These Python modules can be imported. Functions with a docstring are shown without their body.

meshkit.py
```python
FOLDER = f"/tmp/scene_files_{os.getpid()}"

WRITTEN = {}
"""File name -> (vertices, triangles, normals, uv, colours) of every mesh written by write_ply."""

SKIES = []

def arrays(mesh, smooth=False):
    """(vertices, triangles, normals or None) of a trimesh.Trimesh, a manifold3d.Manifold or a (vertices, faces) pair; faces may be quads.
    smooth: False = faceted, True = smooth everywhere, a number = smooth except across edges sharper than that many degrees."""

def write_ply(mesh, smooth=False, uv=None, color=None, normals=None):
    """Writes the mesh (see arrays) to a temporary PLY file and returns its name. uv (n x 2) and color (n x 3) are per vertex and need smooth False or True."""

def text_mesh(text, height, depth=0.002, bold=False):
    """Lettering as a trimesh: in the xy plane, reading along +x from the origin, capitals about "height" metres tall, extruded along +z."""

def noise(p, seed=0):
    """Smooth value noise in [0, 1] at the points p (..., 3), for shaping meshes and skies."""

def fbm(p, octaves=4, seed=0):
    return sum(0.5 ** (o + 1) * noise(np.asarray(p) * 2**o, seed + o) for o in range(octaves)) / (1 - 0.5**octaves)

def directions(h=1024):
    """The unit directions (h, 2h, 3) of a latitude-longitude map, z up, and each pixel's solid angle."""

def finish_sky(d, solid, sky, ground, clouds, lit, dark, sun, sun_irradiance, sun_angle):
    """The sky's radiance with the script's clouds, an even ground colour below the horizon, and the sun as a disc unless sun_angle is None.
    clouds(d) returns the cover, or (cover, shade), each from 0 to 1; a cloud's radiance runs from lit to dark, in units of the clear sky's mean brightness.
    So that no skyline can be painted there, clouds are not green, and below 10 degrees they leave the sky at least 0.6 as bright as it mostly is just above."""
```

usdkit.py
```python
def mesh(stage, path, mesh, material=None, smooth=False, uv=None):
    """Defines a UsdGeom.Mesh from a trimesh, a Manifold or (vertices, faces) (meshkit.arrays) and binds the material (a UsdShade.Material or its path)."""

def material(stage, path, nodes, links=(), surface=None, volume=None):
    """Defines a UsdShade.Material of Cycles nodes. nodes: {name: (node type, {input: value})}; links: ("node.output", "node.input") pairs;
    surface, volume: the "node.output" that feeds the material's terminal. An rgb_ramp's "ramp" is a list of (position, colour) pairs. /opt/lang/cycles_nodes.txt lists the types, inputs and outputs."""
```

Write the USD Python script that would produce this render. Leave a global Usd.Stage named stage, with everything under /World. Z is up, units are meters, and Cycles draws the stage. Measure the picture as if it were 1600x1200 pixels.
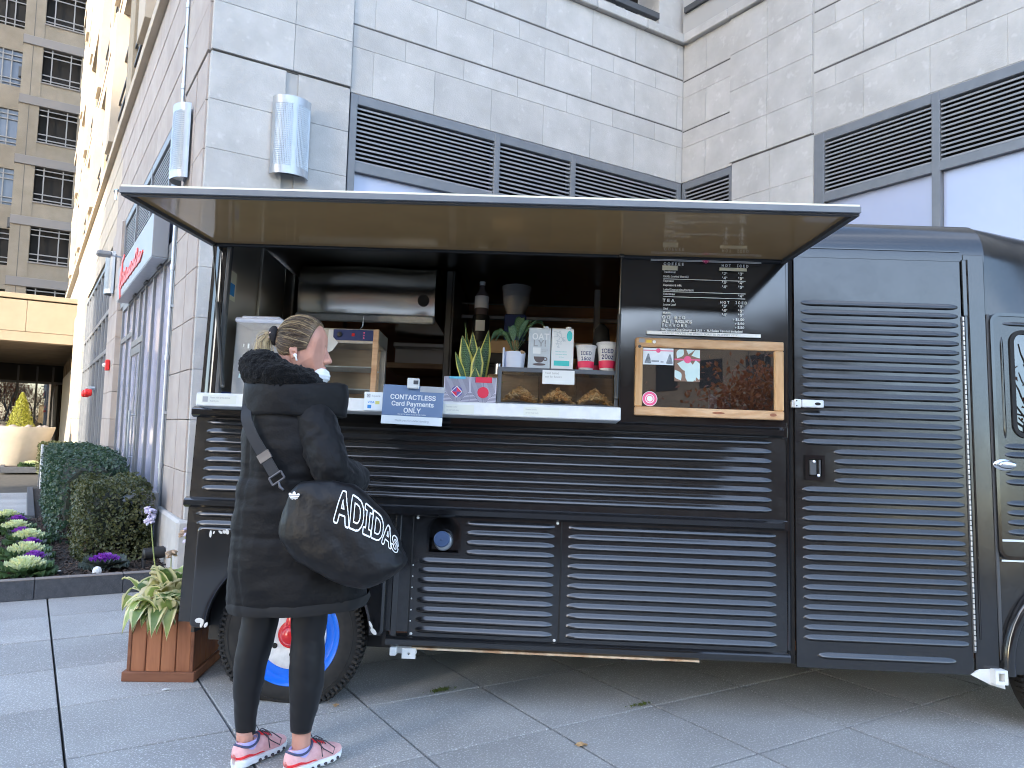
import math, random, numpy as np, trimesh, usdkit, meshkit
from pxr import Usd, UsdGeom, UsdLux, UsdShade, Sdf, Gf, Vt
import shapely, shapely.geometry as sg
from shapely import affinity
import manifold3d as m3

stage = Usd.Stage.CreateInMemory()
UsdGeom.SetStageUpAxis(stage, 'Z'); UsdGeom.SetStageMetersPerUnit(stage, 1.0)
UsdGeom.Xform.Define(stage, '/World'); UsdGeom.Scope.Define(stage, '/World/Looks')
random.seed(7); rng = np.random.default_rng(7)

# ------------------------------------------------------------------ camera, sky, sun, exposure
EXPOSURE = 2.72
SUN_AZ, SUN_EL = math.radians(-154.0), math.radians(20.0)     # azimuth from +Y towards +X
SKY_STRENGTH, SUN_INTENSITY = 0.145, 0.50
PITCH, ROLL, FPX = math.radians(3.72), math.radians(1.805), 1191.5
cam_pos = np.array([0, 0, 1.32])
_f = np.array([0, math.cos(PITCH), math.sin(PITCH)]); _u = np.array([0, -math.sin(PITCH), math.cos(PITCH)]); _x = np.array([1.0, 0, 0])
cr, cu = math.cos(ROLL) * _x + math.sin(ROLL) * _u, -math.sin(ROLL) * _x + math.cos(ROLL) * _u
cam = UsdGeom.Camera.Define(stage, '/World/camera')
cam.CreateHorizontalApertureAttr(36.0); cam.CreateVerticalApertureAttr(27.0); cam.CreateFocalLengthAttr(36.0 * FPX / 1600)
cam.CreateClippingRangeAttr(Gf.Vec2f(0.05, 2000)); cam.CreateExposureAttr(EXPOSURE)
M = np.eye(4); M[0, :3], M[1, :3], M[2, :3], M[3, :3] = cr, cu, -_f, cam_pos
UsdGeom.Xformable(cam).AddTransformOp().Set(Gf.Matrix4d(M.tolist()))

sun_dir = np.array([math.sin(SUN_AZ) * math.cos(SUN_EL), math.cos(SUN_AZ) * math.cos(SUN_EL), math.sin(SUN_EL)])
sky = UsdLux.DomeLight.Define(stage, '/World/sky')
skym = usdkit.material(stage, '/World/Looks/sky_look', {
    's': ('sky_texture', {'sky_type': 'single_scattering', 'sun_disc': False, 'sun_elevation': SUN_EL, 'sun_rotation': SUN_AZ % (2 * math.pi), 'altitude': 50.0, 'air_density': 1.0, 'aerosol_density': 1.0, 'ozone_density': 2.0}),
    'tc': ('texture_coordinate', {}),
    'mp': ('mapping', {'scale': (1.6, 1.6, 4.0)}),
    'n': ('noise_texture', {'scale': 1.6, 'detail': 6.0, 'roughness': 0.55}),
    'r': ('rgb_ramp', {'ramp': [(0.0, (0, 0, 0)), (0.50, (0.02, 0.02, 0.02)), (0.78, (0.22, 0.22, 0.22)), (1.0, (0.35, 0.35, 0.35))]}),
    'm': ('mix_color', {'b': (11.0, 11.2, 11.8), 'use_clamp': False}),
    'b': ('background_shader', {'strength': SKY_STRENGTH})},
    [('tc.generated', 'mp.vector'), ('mp.vector', 'n.vector'), ('n.fac', 'r.fac'), ('r.color', 'm.fac'), ('s.color', 'm.a'), ('m.result', 'b.color')], surface='b.background')
UsdShade.MaterialBindingAPI.Apply(sky.GetPrim()).Bind(skym)
sky.GetPrim().SetCustomDataByKey('kind', 'structure')
sun = UsdLux.DistantLight.Define(stage, '/World/sun')
sun.CreateIntensityAttr(SUN_INTENSITY); sun.CreateAngleAttr(0.5); sun.CreateColorAttr(Gf.Vec3f(1.0, 0.885, 0.73)); sun.GetPrim().CreateAttribute('inputs:normalize', Sdf.ValueTypeNames.Bool).Set(True)
zz = sun_dir; xx = np.cross([0, 0, 1.0], zz); xx /= np.linalg.norm(xx); yy = np.cross(zz, xx)
M = np.eye(4); M[0, :3], M[1, :3], M[2, :3] = xx, yy, zz
UsdGeom.Xformable(sun).AddTransformOp().Set(Gf.Matrix4d(M.tolist()))

# ------------------------------------------------------------------ helpers
used = {}
def numbered(parent, name):
    k = used.get((parent, name), 0); used[(parent, name)] = k + 1
    return name if k == 0 else f'{name}_{k:03d}'
def tag(p, label=None, cat=None, group=None, kind=None):
    p = p.GetPrim() if hasattr(p, 'GetPrim') else p
    for k, v in (('label', label), ('category', cat), ('group', group), ('kind', kind)):
        if v: p.SetCustomDataByKey(k, v)
    return p
def cat(ms):
    ms = [m for m in ms if m is not None]
    return trimesh.util.concatenate([m if isinstance(m, trimesh.Trimesh) else trimesh.Trimesh(*m, process=False) for m in ms]) if len(ms) > 1 else ms[0]
class Thing:
    """An Xform under /World at the thing's base; mat is a 3x3 rotation (columns = axes)."""
    def __init__(s, name, label=None, category=None, loc=(0, 0, 0), rot=np.eye(3), group=None, kind=None):
        s.path = '/World/' + numbered('/World', name)
        x = UsdGeom.Xform.Define(stage, s.path); s.prim = x.GetPrim()
        m = np.eye(4); m[:3, :3] = np.asarray(rot).T; m[3, :3] = loc
        x.AddTransformOp().Set(Gf.Matrix4d(m.tolist()))
        tag(s.prim, label, category, group, kind)
    def part(s, name, mesh, mat, smooth=False, under=None, label=None, kind=None):
        par = under or s.path
        p = par + '/' + numbered(par, name)
        usdkit.mesh(stage, p, mesh if not isinstance(mesh, list) else cat(mesh), mat, smooth)
        if label or kind: tag(stage.GetPrimAtPath(p), label, None, None, kind)
        return p
def single(name, mesh, mat, label=None, category=None, group=None, kind=None, smooth=False):
    p = '/World/' + numbered('/World', name)
    usdkit.mesh(stage, p, mesh if not isinstance(mesh, list) else cat(mesh), mat, smooth)
    tag(stage.GetPrimAtPath(p), label, category, group, kind); return p
def copy_of(src, name, label, category, loc, rot=np.eye(3), group=None):
    t = Thing(name, label, category, loc, rot, group)
    for c in stage.GetPrimAtPath(src.path).GetChildren():
        pass
    return t
def rz(deg):
    c, s = math.cos(math.radians(deg)), math.sin(math.radians(deg)); return np.array([[c, -s, 0], [s, c, 0], [0, 0, 1.0]])
def rx(deg):
    c, s = math.cos(math.radians(deg)), math.sin(math.radians(deg)); return np.array([[1, 0, 0], [0, c, -s], [0, s, c]])
def ry(deg):
    c, s = math.cos(math.radians(deg)), math.sin(math.radians(deg)); return np.array([[c, 0, s], [0, 1, 0], [-s, 0, c]])
def xf(m, rot=None, loc=None):
    m = m.copy() if isinstance(m, trimesh.Trimesh) else trimesh.Trimesh(*m, process=False)
    v = np.array(m.vertices)
    if rot is not None: v = v @ np.asarray(rot).T
    if loc is not None: v = v + np.asarray(loc)
    return trimesh.Trimesh(v, m.faces, process=False)
BF = np.array([[0, 3, 2, 1], [4, 5, 6, 7], [0, 1, 5, 4], [1, 2, 6, 5], [2, 3, 7, 6], [3, 0, 4, 7]])
BF3 = np.vstack([BF[:, [0, 1, 2]], BF[:, [0, 2, 3]]])
def box(x0, x1, y0, y1, z0, z1):
    x0, x1 = min(x0, x1), max(x0, x1); y0, y1 = min(y0, y1), max(y0, y1); z0, z1 = min(z0, z1), max(z0, z1)
    v = np.array([[x0, y0, z0], [x1, y0, z0], [x1, y1, z0], [x0, y1, z0], [x0, y0, z1], [x1, y0, z1], [x1, y1, z1], [x0, y1, z1]], float)
    return trimesh.Trimesh(v, BF3, process=False)
def rbox(x0, x1, y0, y1, z0, z1, c=0.004):
    x0, x1 = min(x0, x1), max(x0, x1); y0, y1 = min(y0, y1), max(y0, y1); z0, z1 = min(z0, z1), max(z0, z1)
    c = min(c, 0.45 * min(x1 - x0, y1 - y0, z1 - z0)); p = []
    for x, sx in ((x0, 1), (x1, -1)):
        for y, sy in ((y0, 1), (y1, -1)):
            for z, sz in ((z0, 1), (z1, -1)):
                p += [(x + sx * c, y + sy * c, z), (x + sx * c, y, z + sz * c), (x, y + sy * c, z + sz * c)]
    return trimesh.convex.convex_hull(np.array(p))
def tube(pts, r, n=8, caps=True):
    p = np.asarray(pts, float); r = np.broadcast_to(r, (len(p),))
    t = np.gradient(p, axis=0); t /= np.linalg.norm(t, axis=1, keepdims=True) + 1e-12
    a = np.zeros_like(p); ref = np.array([0, 0, 1.0]) if abs(t[0, 2]) < 0.9 else np.array([1.0, 0, 0])
    a[0] = np.cross(t[0], ref); a[0] /= np.linalg.norm(a[0])
    for i in range(1, len(p)):
        q = a[i - 1] - t[i] * (a[i - 1] @ t[i]); a[i] = q / (np.linalg.norm(q) + 1e-12)
    b = np.cross(t, a); ang = np.arange(n) * 2 * np.pi / n
    v = p[:, None] + r[:, None, None] * (np.cos(ang)[None, :, None] * a[:, None] + np.sin(ang)[None, :, None] * b[:, None])
    return loft(v, caps)
def loft(rings, caps=True):
    rings = np.asarray(rings, float); k, n = rings.shape[:2]
    v = rings.reshape(-1, 3); i, j = np.meshgrid(np.arange(k - 1), np.arange(n), indexing='ij')
    q = np.stack([i * n + j, i * n + (j + 1) % n, (i + 1) * n + (j + 1) % n, (i + 1) * n + j], -1).reshape(-1, 4)
    f = [q[:, [0, 1, 2]], q[:, [0, 2, 3]]]
    if caps:
        v = np.vstack([v, rings[0].mean(0), rings[-1].mean(0)]); c0, c1 = k * n, k * n + 1; jj = np.arange(n)
        f += [np.stack([(jj + 1) % n, jj, np.full(n, c0)], 1), np.stack([(k - 1) * n + jj, (k - 1) * n + (jj + 1) % n, np.full(n, c1)], 1)]
    return trimesh.Trimesh(v, np.vstack(f), process=False)
def cyl(p0, p1, r, n=16, r1=None):
    return tube([p0, p1], [r, r if r1 is None else r1], n)
def lathe(prof, n=24, axis='z', caps=True):
    pr = np.asarray(prof, float); ang = np.arange(n) * 2 * np.pi / n
    v = np.stack([pr[:, 0:1] * np.cos(ang), pr[:, 0:1] * np.sin(ang), np.repeat(pr[:, 1:2], n, 1)], -1)
    m = loft(v, caps)
    if axis == 'y': m = xf(m, rx(90))     # profile height runs towards -y
    return m
def grid(fn, us, vs):
    U, V = np.meshgrid(us, vs, indexing='ij'); P = np.asarray(fn(U, V), float)
    P = np.moveaxis(P, 0, -1) if P.shape[0] == 3 and P.ndim == 3 and P.shape[-1] != 3 else P
    a, b = U.shape; i, j = np.meshgrid(np.arange(a - 1), np.arange(b - 1), indexing='ij')
    q = np.stack([i * b + j, (i + 1) * b + j, (i + 1) * b + j + 1, i * b + j + 1], -1).reshape(-1, 4)
    return trimesh.Trimesh(P.reshape(-1, 3), np.vstack([q[:, [0, 1, 2]], q[:, [0, 2, 3]]]), process=False)
def extrude(poly, d):
    ps = [g for g in getattr(poly, 'geoms', [poly]) if g.area > 1e-9]
    return cat([trimesh.creation.extrude_polygon(g, d, engine='earcut') for g in ps])
def wall_poly(poly, y, d):
    """polygon drawn in (x, z), extruded from y towards -y by d (front face at y-d)"""
    m = extrude(poly, d); v = np.array(m.vertices); return trimesh.Trimesh(np.stack([v[:, 0], y - v[:, 2], v[:, 1]], 1), m.faces, process=False)
def text(s, x, y, z, h, stretch=1.0, bold=False, d=0.0012, anchor='l'):
    """lettering facing -y with its baseline's left end at (x, y, z)"""
    m = meshkit.text_mesh(s, h, d, bold); v = np.array(m.vertices); v[:, 0] *= stretch
    w = v[:, 0].max() - v[:, 0].min()
    if anchor == 'c': v[:, 0] -= v[:, 0].min() + w / 2
    if anchor == 'r': v[:, 0] -= v[:, 0].max()
    return trimesh.Trimesh(np.stack([x + v[:, 0], y - v[:, 2], z + v[:, 1]], 1), m.faces, process=False)
def sball(c, r, sub=2): 
    m = trimesh.creation.icosphere(sub, 1.0); return xf(m, np.diag(np.broadcast_to(r, 3)), c)
def leafcards(P, N, size, aspect=0.6, jitter=0.5, fold=0.25):
    """two-triangle-pair leaves (folded on the midrib) at P, roughly facing N"""
    k = len(P); N = N + rng.normal(0, jitter, (k, 3)); N /= np.linalg.norm(N, axis=1, keepdims=True)
    t = np.cross(N, rng.normal(0, 1, (k, 3))); t /= np.linalg.norm(t, axis=1, keepdims=True); b = np.cross(N, t)
    s = (np.broadcast_to(size, (k,)) * rng.uniform(0.7, 1.3, k))[:, None]; w = s * aspect * 0.5
    v = np.stack([P - t * s * 0.5, P + b * w + N * w * fold, P + t * s * 0.5, P - b * w + N * w * fold], 1).reshape(-1, 3)
    o = np.arange(k)[:, None] * 4
    return trimesh.Trimesh(v, np.vstack([o + [0, 1, 2], o + [0, 2, 3]]), process=False)

# ------------------------------------------------------------------ materials
MATS = {}
def mat(name, col, rough=0.5, metal=0.0, col2=None, vscale=4.0, bump=0.0, bscale=60.0, spec=0.5, coat=0.0, rand=0.0, stretch=(1, 1, 1), ramp=(0.35, 0.65), detail=5.0, bstretch=None, trans=0.0, extra=None, rough2=None, sheen=0.0, bdist=0.01, world=False, speck=None, alpha=None):
    """principled material: noise between col and col2, fine bump, per-object value shift"""
    n = {'p': ('principled_bsdf', {'base_color': col, 'roughness': rough, 'metallic': metal, 'specular_ior_level': spec, 'coat_weight': coat, 'coat_roughness': 0.08, 'transmission_weight': trans, 'sheen_weight': sheen, 'alpha': 1.0 if alpha is None else alpha})}
    l = []; n['tc'] = ('texture_coordinate', {}); n['geo'] = ('geometry', {})
    src = 'geo.position' if world else 'tc.object'
    out = None
    if col2 is not None:
        n['mp'] = ('mapping', {'scale': stretch}); n['nz'] = ('noise_texture', {'scale': vscale, 'detail': detail, 'roughness': 0.6})
        n['rp'] = ('rgb_ramp', {'ramp': [(ramp[0], col), (ramp[1], col2)]})
        l += [(src, 'mp.vector'), ('mp.vector', 'nz.vector'), ('nz.fac', 'rp.fac')]; out = 'rp.color'
    if speck is not None:   # (colour, scale, threshold, amount)
        n['sn'] = ('noise_texture', {'scale': speck[1], 'detail': 2.0, 'roughness': 0.7}); n['sr'] = ('map_range', {'from_min': speck[2], 'from_max': speck[2] + 0.12, 'to_min': 0.0, 'to_max': speck[3], 'clamp': True})
        n['sm'] = ('mix_color', {'a': col, 'b': speck[0]})
        l += [(src, 'sn.vector'), ('sn.fac', 'sr.value'), ('sr.result', 'sm.fac')]
        if out: l.append((out, 'sm.a'))
        out = 'sm.result'
    if rand:
        n['oi'] = ('object_info', {}); n['mr'] = ('map_range', {'to_min': 1 - rand, 'to_max': 1 + rand}); n['hs'] = ('hsv', {'color': col})
        n['mr'][1].update({'from_min': 0.0, 'from_max': 1.0})
        l += [('oi.random', 'mr.value'), ('mr.result', 'hs.value')]
        if out: l.append((out, 'hs.color'))
        out = 'hs.color'
    if out: l.append((out, 'p.base_color'))
    if bump:
        n['bm'] = ('mapping', {'scale': bstretch or (1, 1, 1)}); n['bn'] = ('noise_texture', {'scale': bscale, 'detail': 4.0, 'roughness': 0.6}); n['bp'] = ('bump', {'strength': bump, 'distance': bdist})
        l += [(src, 'bm.vector'), ('bm.vector', 'bn.vector'), ('bn.fac', 'bp.height'), ('bp.normal', 'p.normal')]
    if rough2 is not None:
        n['rn'] = ('noise_texture', {'scale': vscale * 1.7, 'detail': 4.0}); n['rm'] = ('map_range', {'from_min': 0.35, 'from_max': 0.65, 'to_min': rough, 'to_max': rough2, 'clamp': True})
        l += [(src, 'rn.vector'), ('rn.fac', 'rm.value'), ('rm.result', 'p.roughness')]
    m = usdkit.material(stage, '/World/Looks/' + name, n, l, surface='p.BSDF'); MATS[name] = m; return m
def leafmat(name, c1, c2, scale=9.0, trans=0.3, rough=0.45, rand=0.0):
    n = {'tc': ('texture_coordinate', {}), 'geo': ('geometry', {}), 'nz': ('noise_texture', {'scale': scale, 'detail': 3.0}), 'ad': ('math', {'math_type': 'multiply_add', 'value2': 0.55, 'value3': 0.0}), 'sm': ('math', {'math_type': 'multiply_add', 'value2': 0.6}),
         'rp': ('rgb_ramp', {'ramp': [(0.25, c1), (0.8, c2)]}), 'p': ('principled_bsdf', {'roughness': rough, 'specular_ior_level': 0.4}), 't': ('translucent_bsdf', {}), 'x': ('mix_closure', {'fac': trans})}
    l = [('tc.object', 'nz.vector'), ('geo.random_per_island', 'ad.value1'), ('nz.fac', 'sm.value1'), ('ad.value', 'sm.value3'), ('sm.value', 'rp.fac'), ('rp.color', 'p.base_color'), ('rp.color', 't.color'), ('p.BSDF', 'x.closure1'), ('t.BSDF', 'x.closure2')]
    MATS[name] = usdkit.material(stage, '/World/Looks/' + name, n, l, surface='x.closure'); return MATS[name]
def pane(name, tint=(0.9, 0.92, 0.95), ior=1.5, base=0.0, rough=0.0):
    """window pane: clear, with a mirror that grows towards grazing angles"""
    n = {'f': ('fresnel', {'IOR': ior}), 'a': ('math', {'math_type': 'add', 'value2': base, 'use_clamp': True}), 't': ('transparent_bsdf', {'color': tint}), 'g': ('glossy_bsdf', {'color': (1, 1, 1), 'roughness': rough}), 'x': ('mix_closure', {})}
    l = [('f.fac', 'a.value1'), ('a.value', 'x.fac'), ('t.BSDF', 'x.closure1'), ('g.BSDF', 'x.closure2')]
    MATS[name] = usdkit.material(stage, '/World/Looks/' + name, n, l, surface='x.closure'); return MATS[name]

# ------------------------------------------------------------------ material library
mat('stone', (0.40, 0.386, 0.366), 0.85, col2=(0.475, 0.46, 0.438), vscale=3.2, bump=0.25, bscale=70, rand=0.06, speck=((0.60, 0.59, 0.57), 9.0, 0.60, 0.35), spec=0.25)
mat('stone_warm', (0.34, 0.292, 0.262), 0.85, col2=(0.40, 0.35, 0.315), vscale=2.5, bump=0.2, bscale=70, rand=0.05, spec=0.25)
mat('stone_far', (0.43, 0.365, 0.285), 0.85, col2=(0.49, 0.42, 0.335), vscale=1.5, rand=0.06, spec=0.25)
mat('mortar', (0.10, 0.095, 0.09), 0.95)
mat('joint_light', (0.38, 0.37, 0.355), 0.95)
mat('wall_core', (0.33, 0.32, 0.30), 0.95)
mat('slate_metal', (0.135, 0.145, 0.16), 0.42, col2=(0.16, 0.17, 0.185), vscale=6, spec=0.5)
mat('slat_metal', (0.22, 0.225, 0.235), 0.5)
mat('slate_metal_dark', (0.06, 0.062, 0.066), 0.5)
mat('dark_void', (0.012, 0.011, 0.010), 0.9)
mat('aluminium', (0.36, 0.39, 0.42), 0.38, 0.6, col2=(0.42, 0.445, 0.47), vscale=5)
mat('galvanised', (0.42, 0.46, 0.50), 0.35, 0.7, col2=(0.5, 0.53, 0.56), vscale=14)
mat('brick_beige', (0.30, 0.25, 0.175), 0.9, col2=(0.37, 0.31, 0.23), vscale=6, spec=0.2)
mat('red_plastic', (0.62, 0.02, 0.02), 0.35)
mat('white_paint', (0.72, 0.72, 0.70), 0.5, col2=(0.64, 0.64, 0.62), vscale=12)
mat('black_plastic', (0.012, 0.012, 0.013), 0.45)
mat('sign_grey', (0.20, 0.205, 0.215), 0.3, spec=0.6)
mat('sign_red', (0.72, 0.10, 0.09), 0.4)
mat('granite', (0.045, 0.050, 0.060), 0.7, col2=(0.065, 0.07, 0.08), vscale=30, speck=((0.16, 0.17, 0.18), 180.0, 0.58, 0.6), spec=0.3)
mat('granite_top', (0.19, 0.165, 0.15), 0.8, speck=((0.3, 0.28, 0.26), 150.0, 0.58, 0.6), spec=0.3)
mat('paving', (0.255, 0.25, 0.243), 0.9, col2=(0.335, 0.33, 0.32), vscale=1.7, rand=0.09, speck=((0.66, 0.66, 0.65), 120.0, 0.555, 0.8), bump=0.7, bscale=160, bdist=0.004, spec=0.25, ramp=(0.3, 0.7), world=True, detail=8)
mat('paving_joint', (0.030, 0.028, 0.024), 0.95, col2=(0.06, 0.052, 0.04), vscale=14)
mat('soil', (0.025, 0.018, 0.014), 0.95, col2=(0.05, 0.037, 0.028), vscale=30, bump=1.0, bscale=60, bdist=0.02)
mat('mulch', (0.035, 0.024, 0.018), 0.9, col2=(0.09, 0.06, 0.045), vscale=20)
mat('pane_mirror', (0.36, 0.40, 0.53), 0.12, col2=(0.40, 0.435, 0.56), vscale=0.8, spec=0.6)
pane('pane_dark', (0.22, 0.22, 0.25), 1.7, 0.12)
mat('pane_lilac', (0.36, 0.365, 0.47), 0.10, col2=(0.39, 0.395, 0.50), vscale=0.7, spec=0.9)
mat('pane_tower', (0.085, 0.105, 0.145), 0.15, col2=(0.11, 0.13, 0.17), vscale=1.0)
mat('frosted_blue', (0.33, 0.35, 0.47), 0.25, col2=(0.36, 0.38, 0.50), vscale=2, spec=0.6)
mat('render_tan', (0.255, 0.208, 0.150), 0.9, col2=(0.285, 0.233, 0.17), vscale=2, spec=0.2)
mat('soffit', (0.20, 0.15, 0.10), 0.85)
mat('pot_white', (0.46, 0.41, 0.33), 0.7, col2=(0.41, 0.37, 0.30), vscale=5)

AXA = np.array([math.sin(math.radians(57.706)), math.cos(math.radians(57.706)), 0]); AXB = np.array([-AXA[1], AXA[0], 0])
B_ROT = np.stack([AXA, AXB, [0, 0, 1.0]], 1); B_ORG = np.array([-2.585, 6.143, 0.0])
def from_b(x, y, z=0.0): return B_ORG + B_ROT @ np.array([x, y, z])

# ------------------------------------------------------------------ ground and paving
gs = np.linspace(-400, 400, 21)
single('ground', box(-400, 400, -400, 400, -0.30, -0.045), 'paving_joint' if False else MATS['paving_joint'], kind='structure')
pav = Thing('paving', loc=B_ORG, rot=B_ROT, kind='structure')
PX, PY0, PS, GAP = -0.888, -0.535, 0.6265, 0.011
cells = []
bx0 = -1.5
for i in range(-14, 20):
    for j in range(-34, 16):
        x0, y0 = PX + i * 0.625, PY0 + j * 0.634
        cx, cy = x0 + 0.31, y0 + 0.32
        p = from_b(cx, cy) - cam_pos; dz = p @ _f
        if cx > 0.3 and cy > 0.1: continue
        vis = dz > 0.5 and abs(p @ cr / dz) < 0.78 and abs(p @ cu / dz) < 0.62
        cells.append((np.hypot(*p[:2]) + (0 if vis else 1000), x0, y0))
cells.sort()
stuff = []
for k, (d, x0, y0) in enumerate(cells):
    dz = rng.uniform(-0.0015, 0.0015)
    x1, y1 = x0 + 0.625 - GAP, y0 + 0.634 - GAP
    if d < 1000 and k < 300 and d < 40:
        m = rbox(x0, x1, y0, y1, -0.04, dz, 0.003); m = xf(m, loc=(0, 0, 0))
        pav.part('paver', m, MATS['paving'])
    else:
        stuff.append(box(x0, x1, y0, y1, -0.04, dz))
pav.part('far_pavers', cat(stuff), MATS['paving'], kind='stuff')

# ------------------------------------------------------------------ stone building (x along the wide wall, y up the side street)
bld = Thing('stone_building', 'pale grey stone-clad corner building with louvres behind the black truck', 'building', B_ORG, B_ROT)
LX, TOP = 5.385, 6.10
bld.part('wall', [box(0.035, LX + 30, 0.045, 30, 0, 3.0), box(0.035, LX + 9, 0.045, 30, 4.40, TOP), box(LX + 0.045, LX + 9, -9, 0.045, 4.40, TOP), box(0.035, 1.20, 0.03, 0.06, 0, 4.4), box(LX + 0.78, LX + 1.84, -1.84, -0.78, 0, 4.4), box(LX + 0.045, LX + 9, -1.82, -0.79, 0, 4.4)], MATS['wall_core'])
TH = 0.045
bld.part('joint_mortar', [box(1.212, LX + 0.03, 0.005, 0.04, 4.392, 6.10), box(LX + 0.005, LX + 0.04, -7, 0.02, 4.396, 6.75), box(0.012, 1.205, 0.003, 0.029, 0.55, 4.41), box(0.012, 1.205, 0.004, 0.029, 4.43, 7.4), box(LX + 0.004, LX + 0.04, -1.835, -0.785, 0.0, 4.40)], MATS['joint_light'])
dk = [box(1.212, LX, 0.0035, 0.005, z0, z1) for z0, z1 in ((5.032, 5.046), (5.660, 5.676))] + [box(LX + 0.0035, LX + 0.005, -0.78, -0.003, z0, z1) for z0, z1 in ((5.015, 5.03), (5.64, 5.656))] + [box(LX + 0.0032, LX + 0.005, -7, -1.835, z0, z1) for z0, z1 in ((5.035, 5.052), (5.665, 5.68), (6.30, 6.315))] + [box(0.0, 1.205, 0.002, 0.01, 4.414, 4.433), box(LX + 0.001, LX + 0.004, -1.84, -0.78, 4.407, 4.426)]
bld.part('shadow_joint', dk, MATS['mortar'])
def blockA(x0, x1, z0, z1, d=0.0, g=0.0012, gz=None, m='stone', name='stone_block'):
    gz = g if gz is None else gz
    bld.part(name, rbox(x0 + g, x1 - g, -d + rng.uniform(-0.0012, 0.0012), TH, z0 + gz, z1 - gz, 0.003), MATS[m])
def blockB(s0, s1, z0, z1, d=0.0, g=0.0012, m='stone'):
    bld.part('stone_block', rbox(LX - d + rng.uniform(-0.0012, 0.0012), LX + TH, -s1 + g, -s0 - g, z0 + g, z1 - g, 0.003), MATS[m])
def blockS(y0, y1, z0, z1, d=0.0, g=0.003, m='stone_warm'):
    bld.part('stone_block', rbox(-d + rng.uniform(-0.001, 0.001), 0.034, y0 + g, y1 - g, z0 + g, z1 - g, 0.003), MATS[m])
Lj = [1.215, 1.42, 2.055, 2.70, 3.345, 3.98, 4.615, 5.29, LX - 0.002]; Nj = [1.215, 1.735, 2.37, 3.01, 3.65, 4.295, 4.935, LX - 0.002]
rowsA = [(4.392, 4.826, Lj), (4.826, 5.032, Nj), (5.046, 5.455, Lj), (5.455, 5.660, Nj), (5.676, 6.095, Lj)]
for z0, z1, js in rowsA:
    for k in range(len(js) - 1): blockA(js[k], js[k + 1], z0, z1)
LjB = [0.002, 0.375, 0.775]
for z0, z1, js in [(4.395, 4.82, LjB), (4.82, 5.015, [0.002, 0.775]), (5.03, 5.44, LjB), (5.44, 5.64, [0.002, 0.775]), (5.656, 6.09, LjB)]:
    for k in range(len(js) - 1): blockB(js[k], js[k + 1], z0, z1)
pz = [0.0, 0.52, 0.93, 1.35, 1.77, 2.18, 2.6, 3.0, 3.57, 3.99, 4.408]
for z0, z1 in zip(pz[:-1], pz[1:]): blockB(0.785, 1.30, z0, z1, 0.006); blockB(1.30, 1.838, z0, z1, 0.006)
pz2 = [4.425, 4.81, 5.245, 5.67, 6.095]
for z0, z1 in zip(pz2[:-1], pz2[1:]): blockB(0.745, 1.262, z0, z1, 0.012); blockB(1.262, 1.815, z0, z1, 0.012)
LB2 = [1.835, 2.372, 3.005, 3.632, 4.27, 4.9, 5.53, 6.16]; NB2 = [1.835, 2.075, 2.695, 3.315, 3.95, 4.58, 5.2, 5.85]
for z0, z1, js in [(4.40, 4.83, LB2), (4.83, 5.035, NB2), (5.052, 5.46, LB2), (5.46, 5.665, NB2), (5.68, 6.10, LB2), (6.10, 6.30, NB2), (6.315, 6.75, LB2)]:
    for k in range(len(js) - 1): blockB(js[k], js[k + 1], z0, z1)
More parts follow.
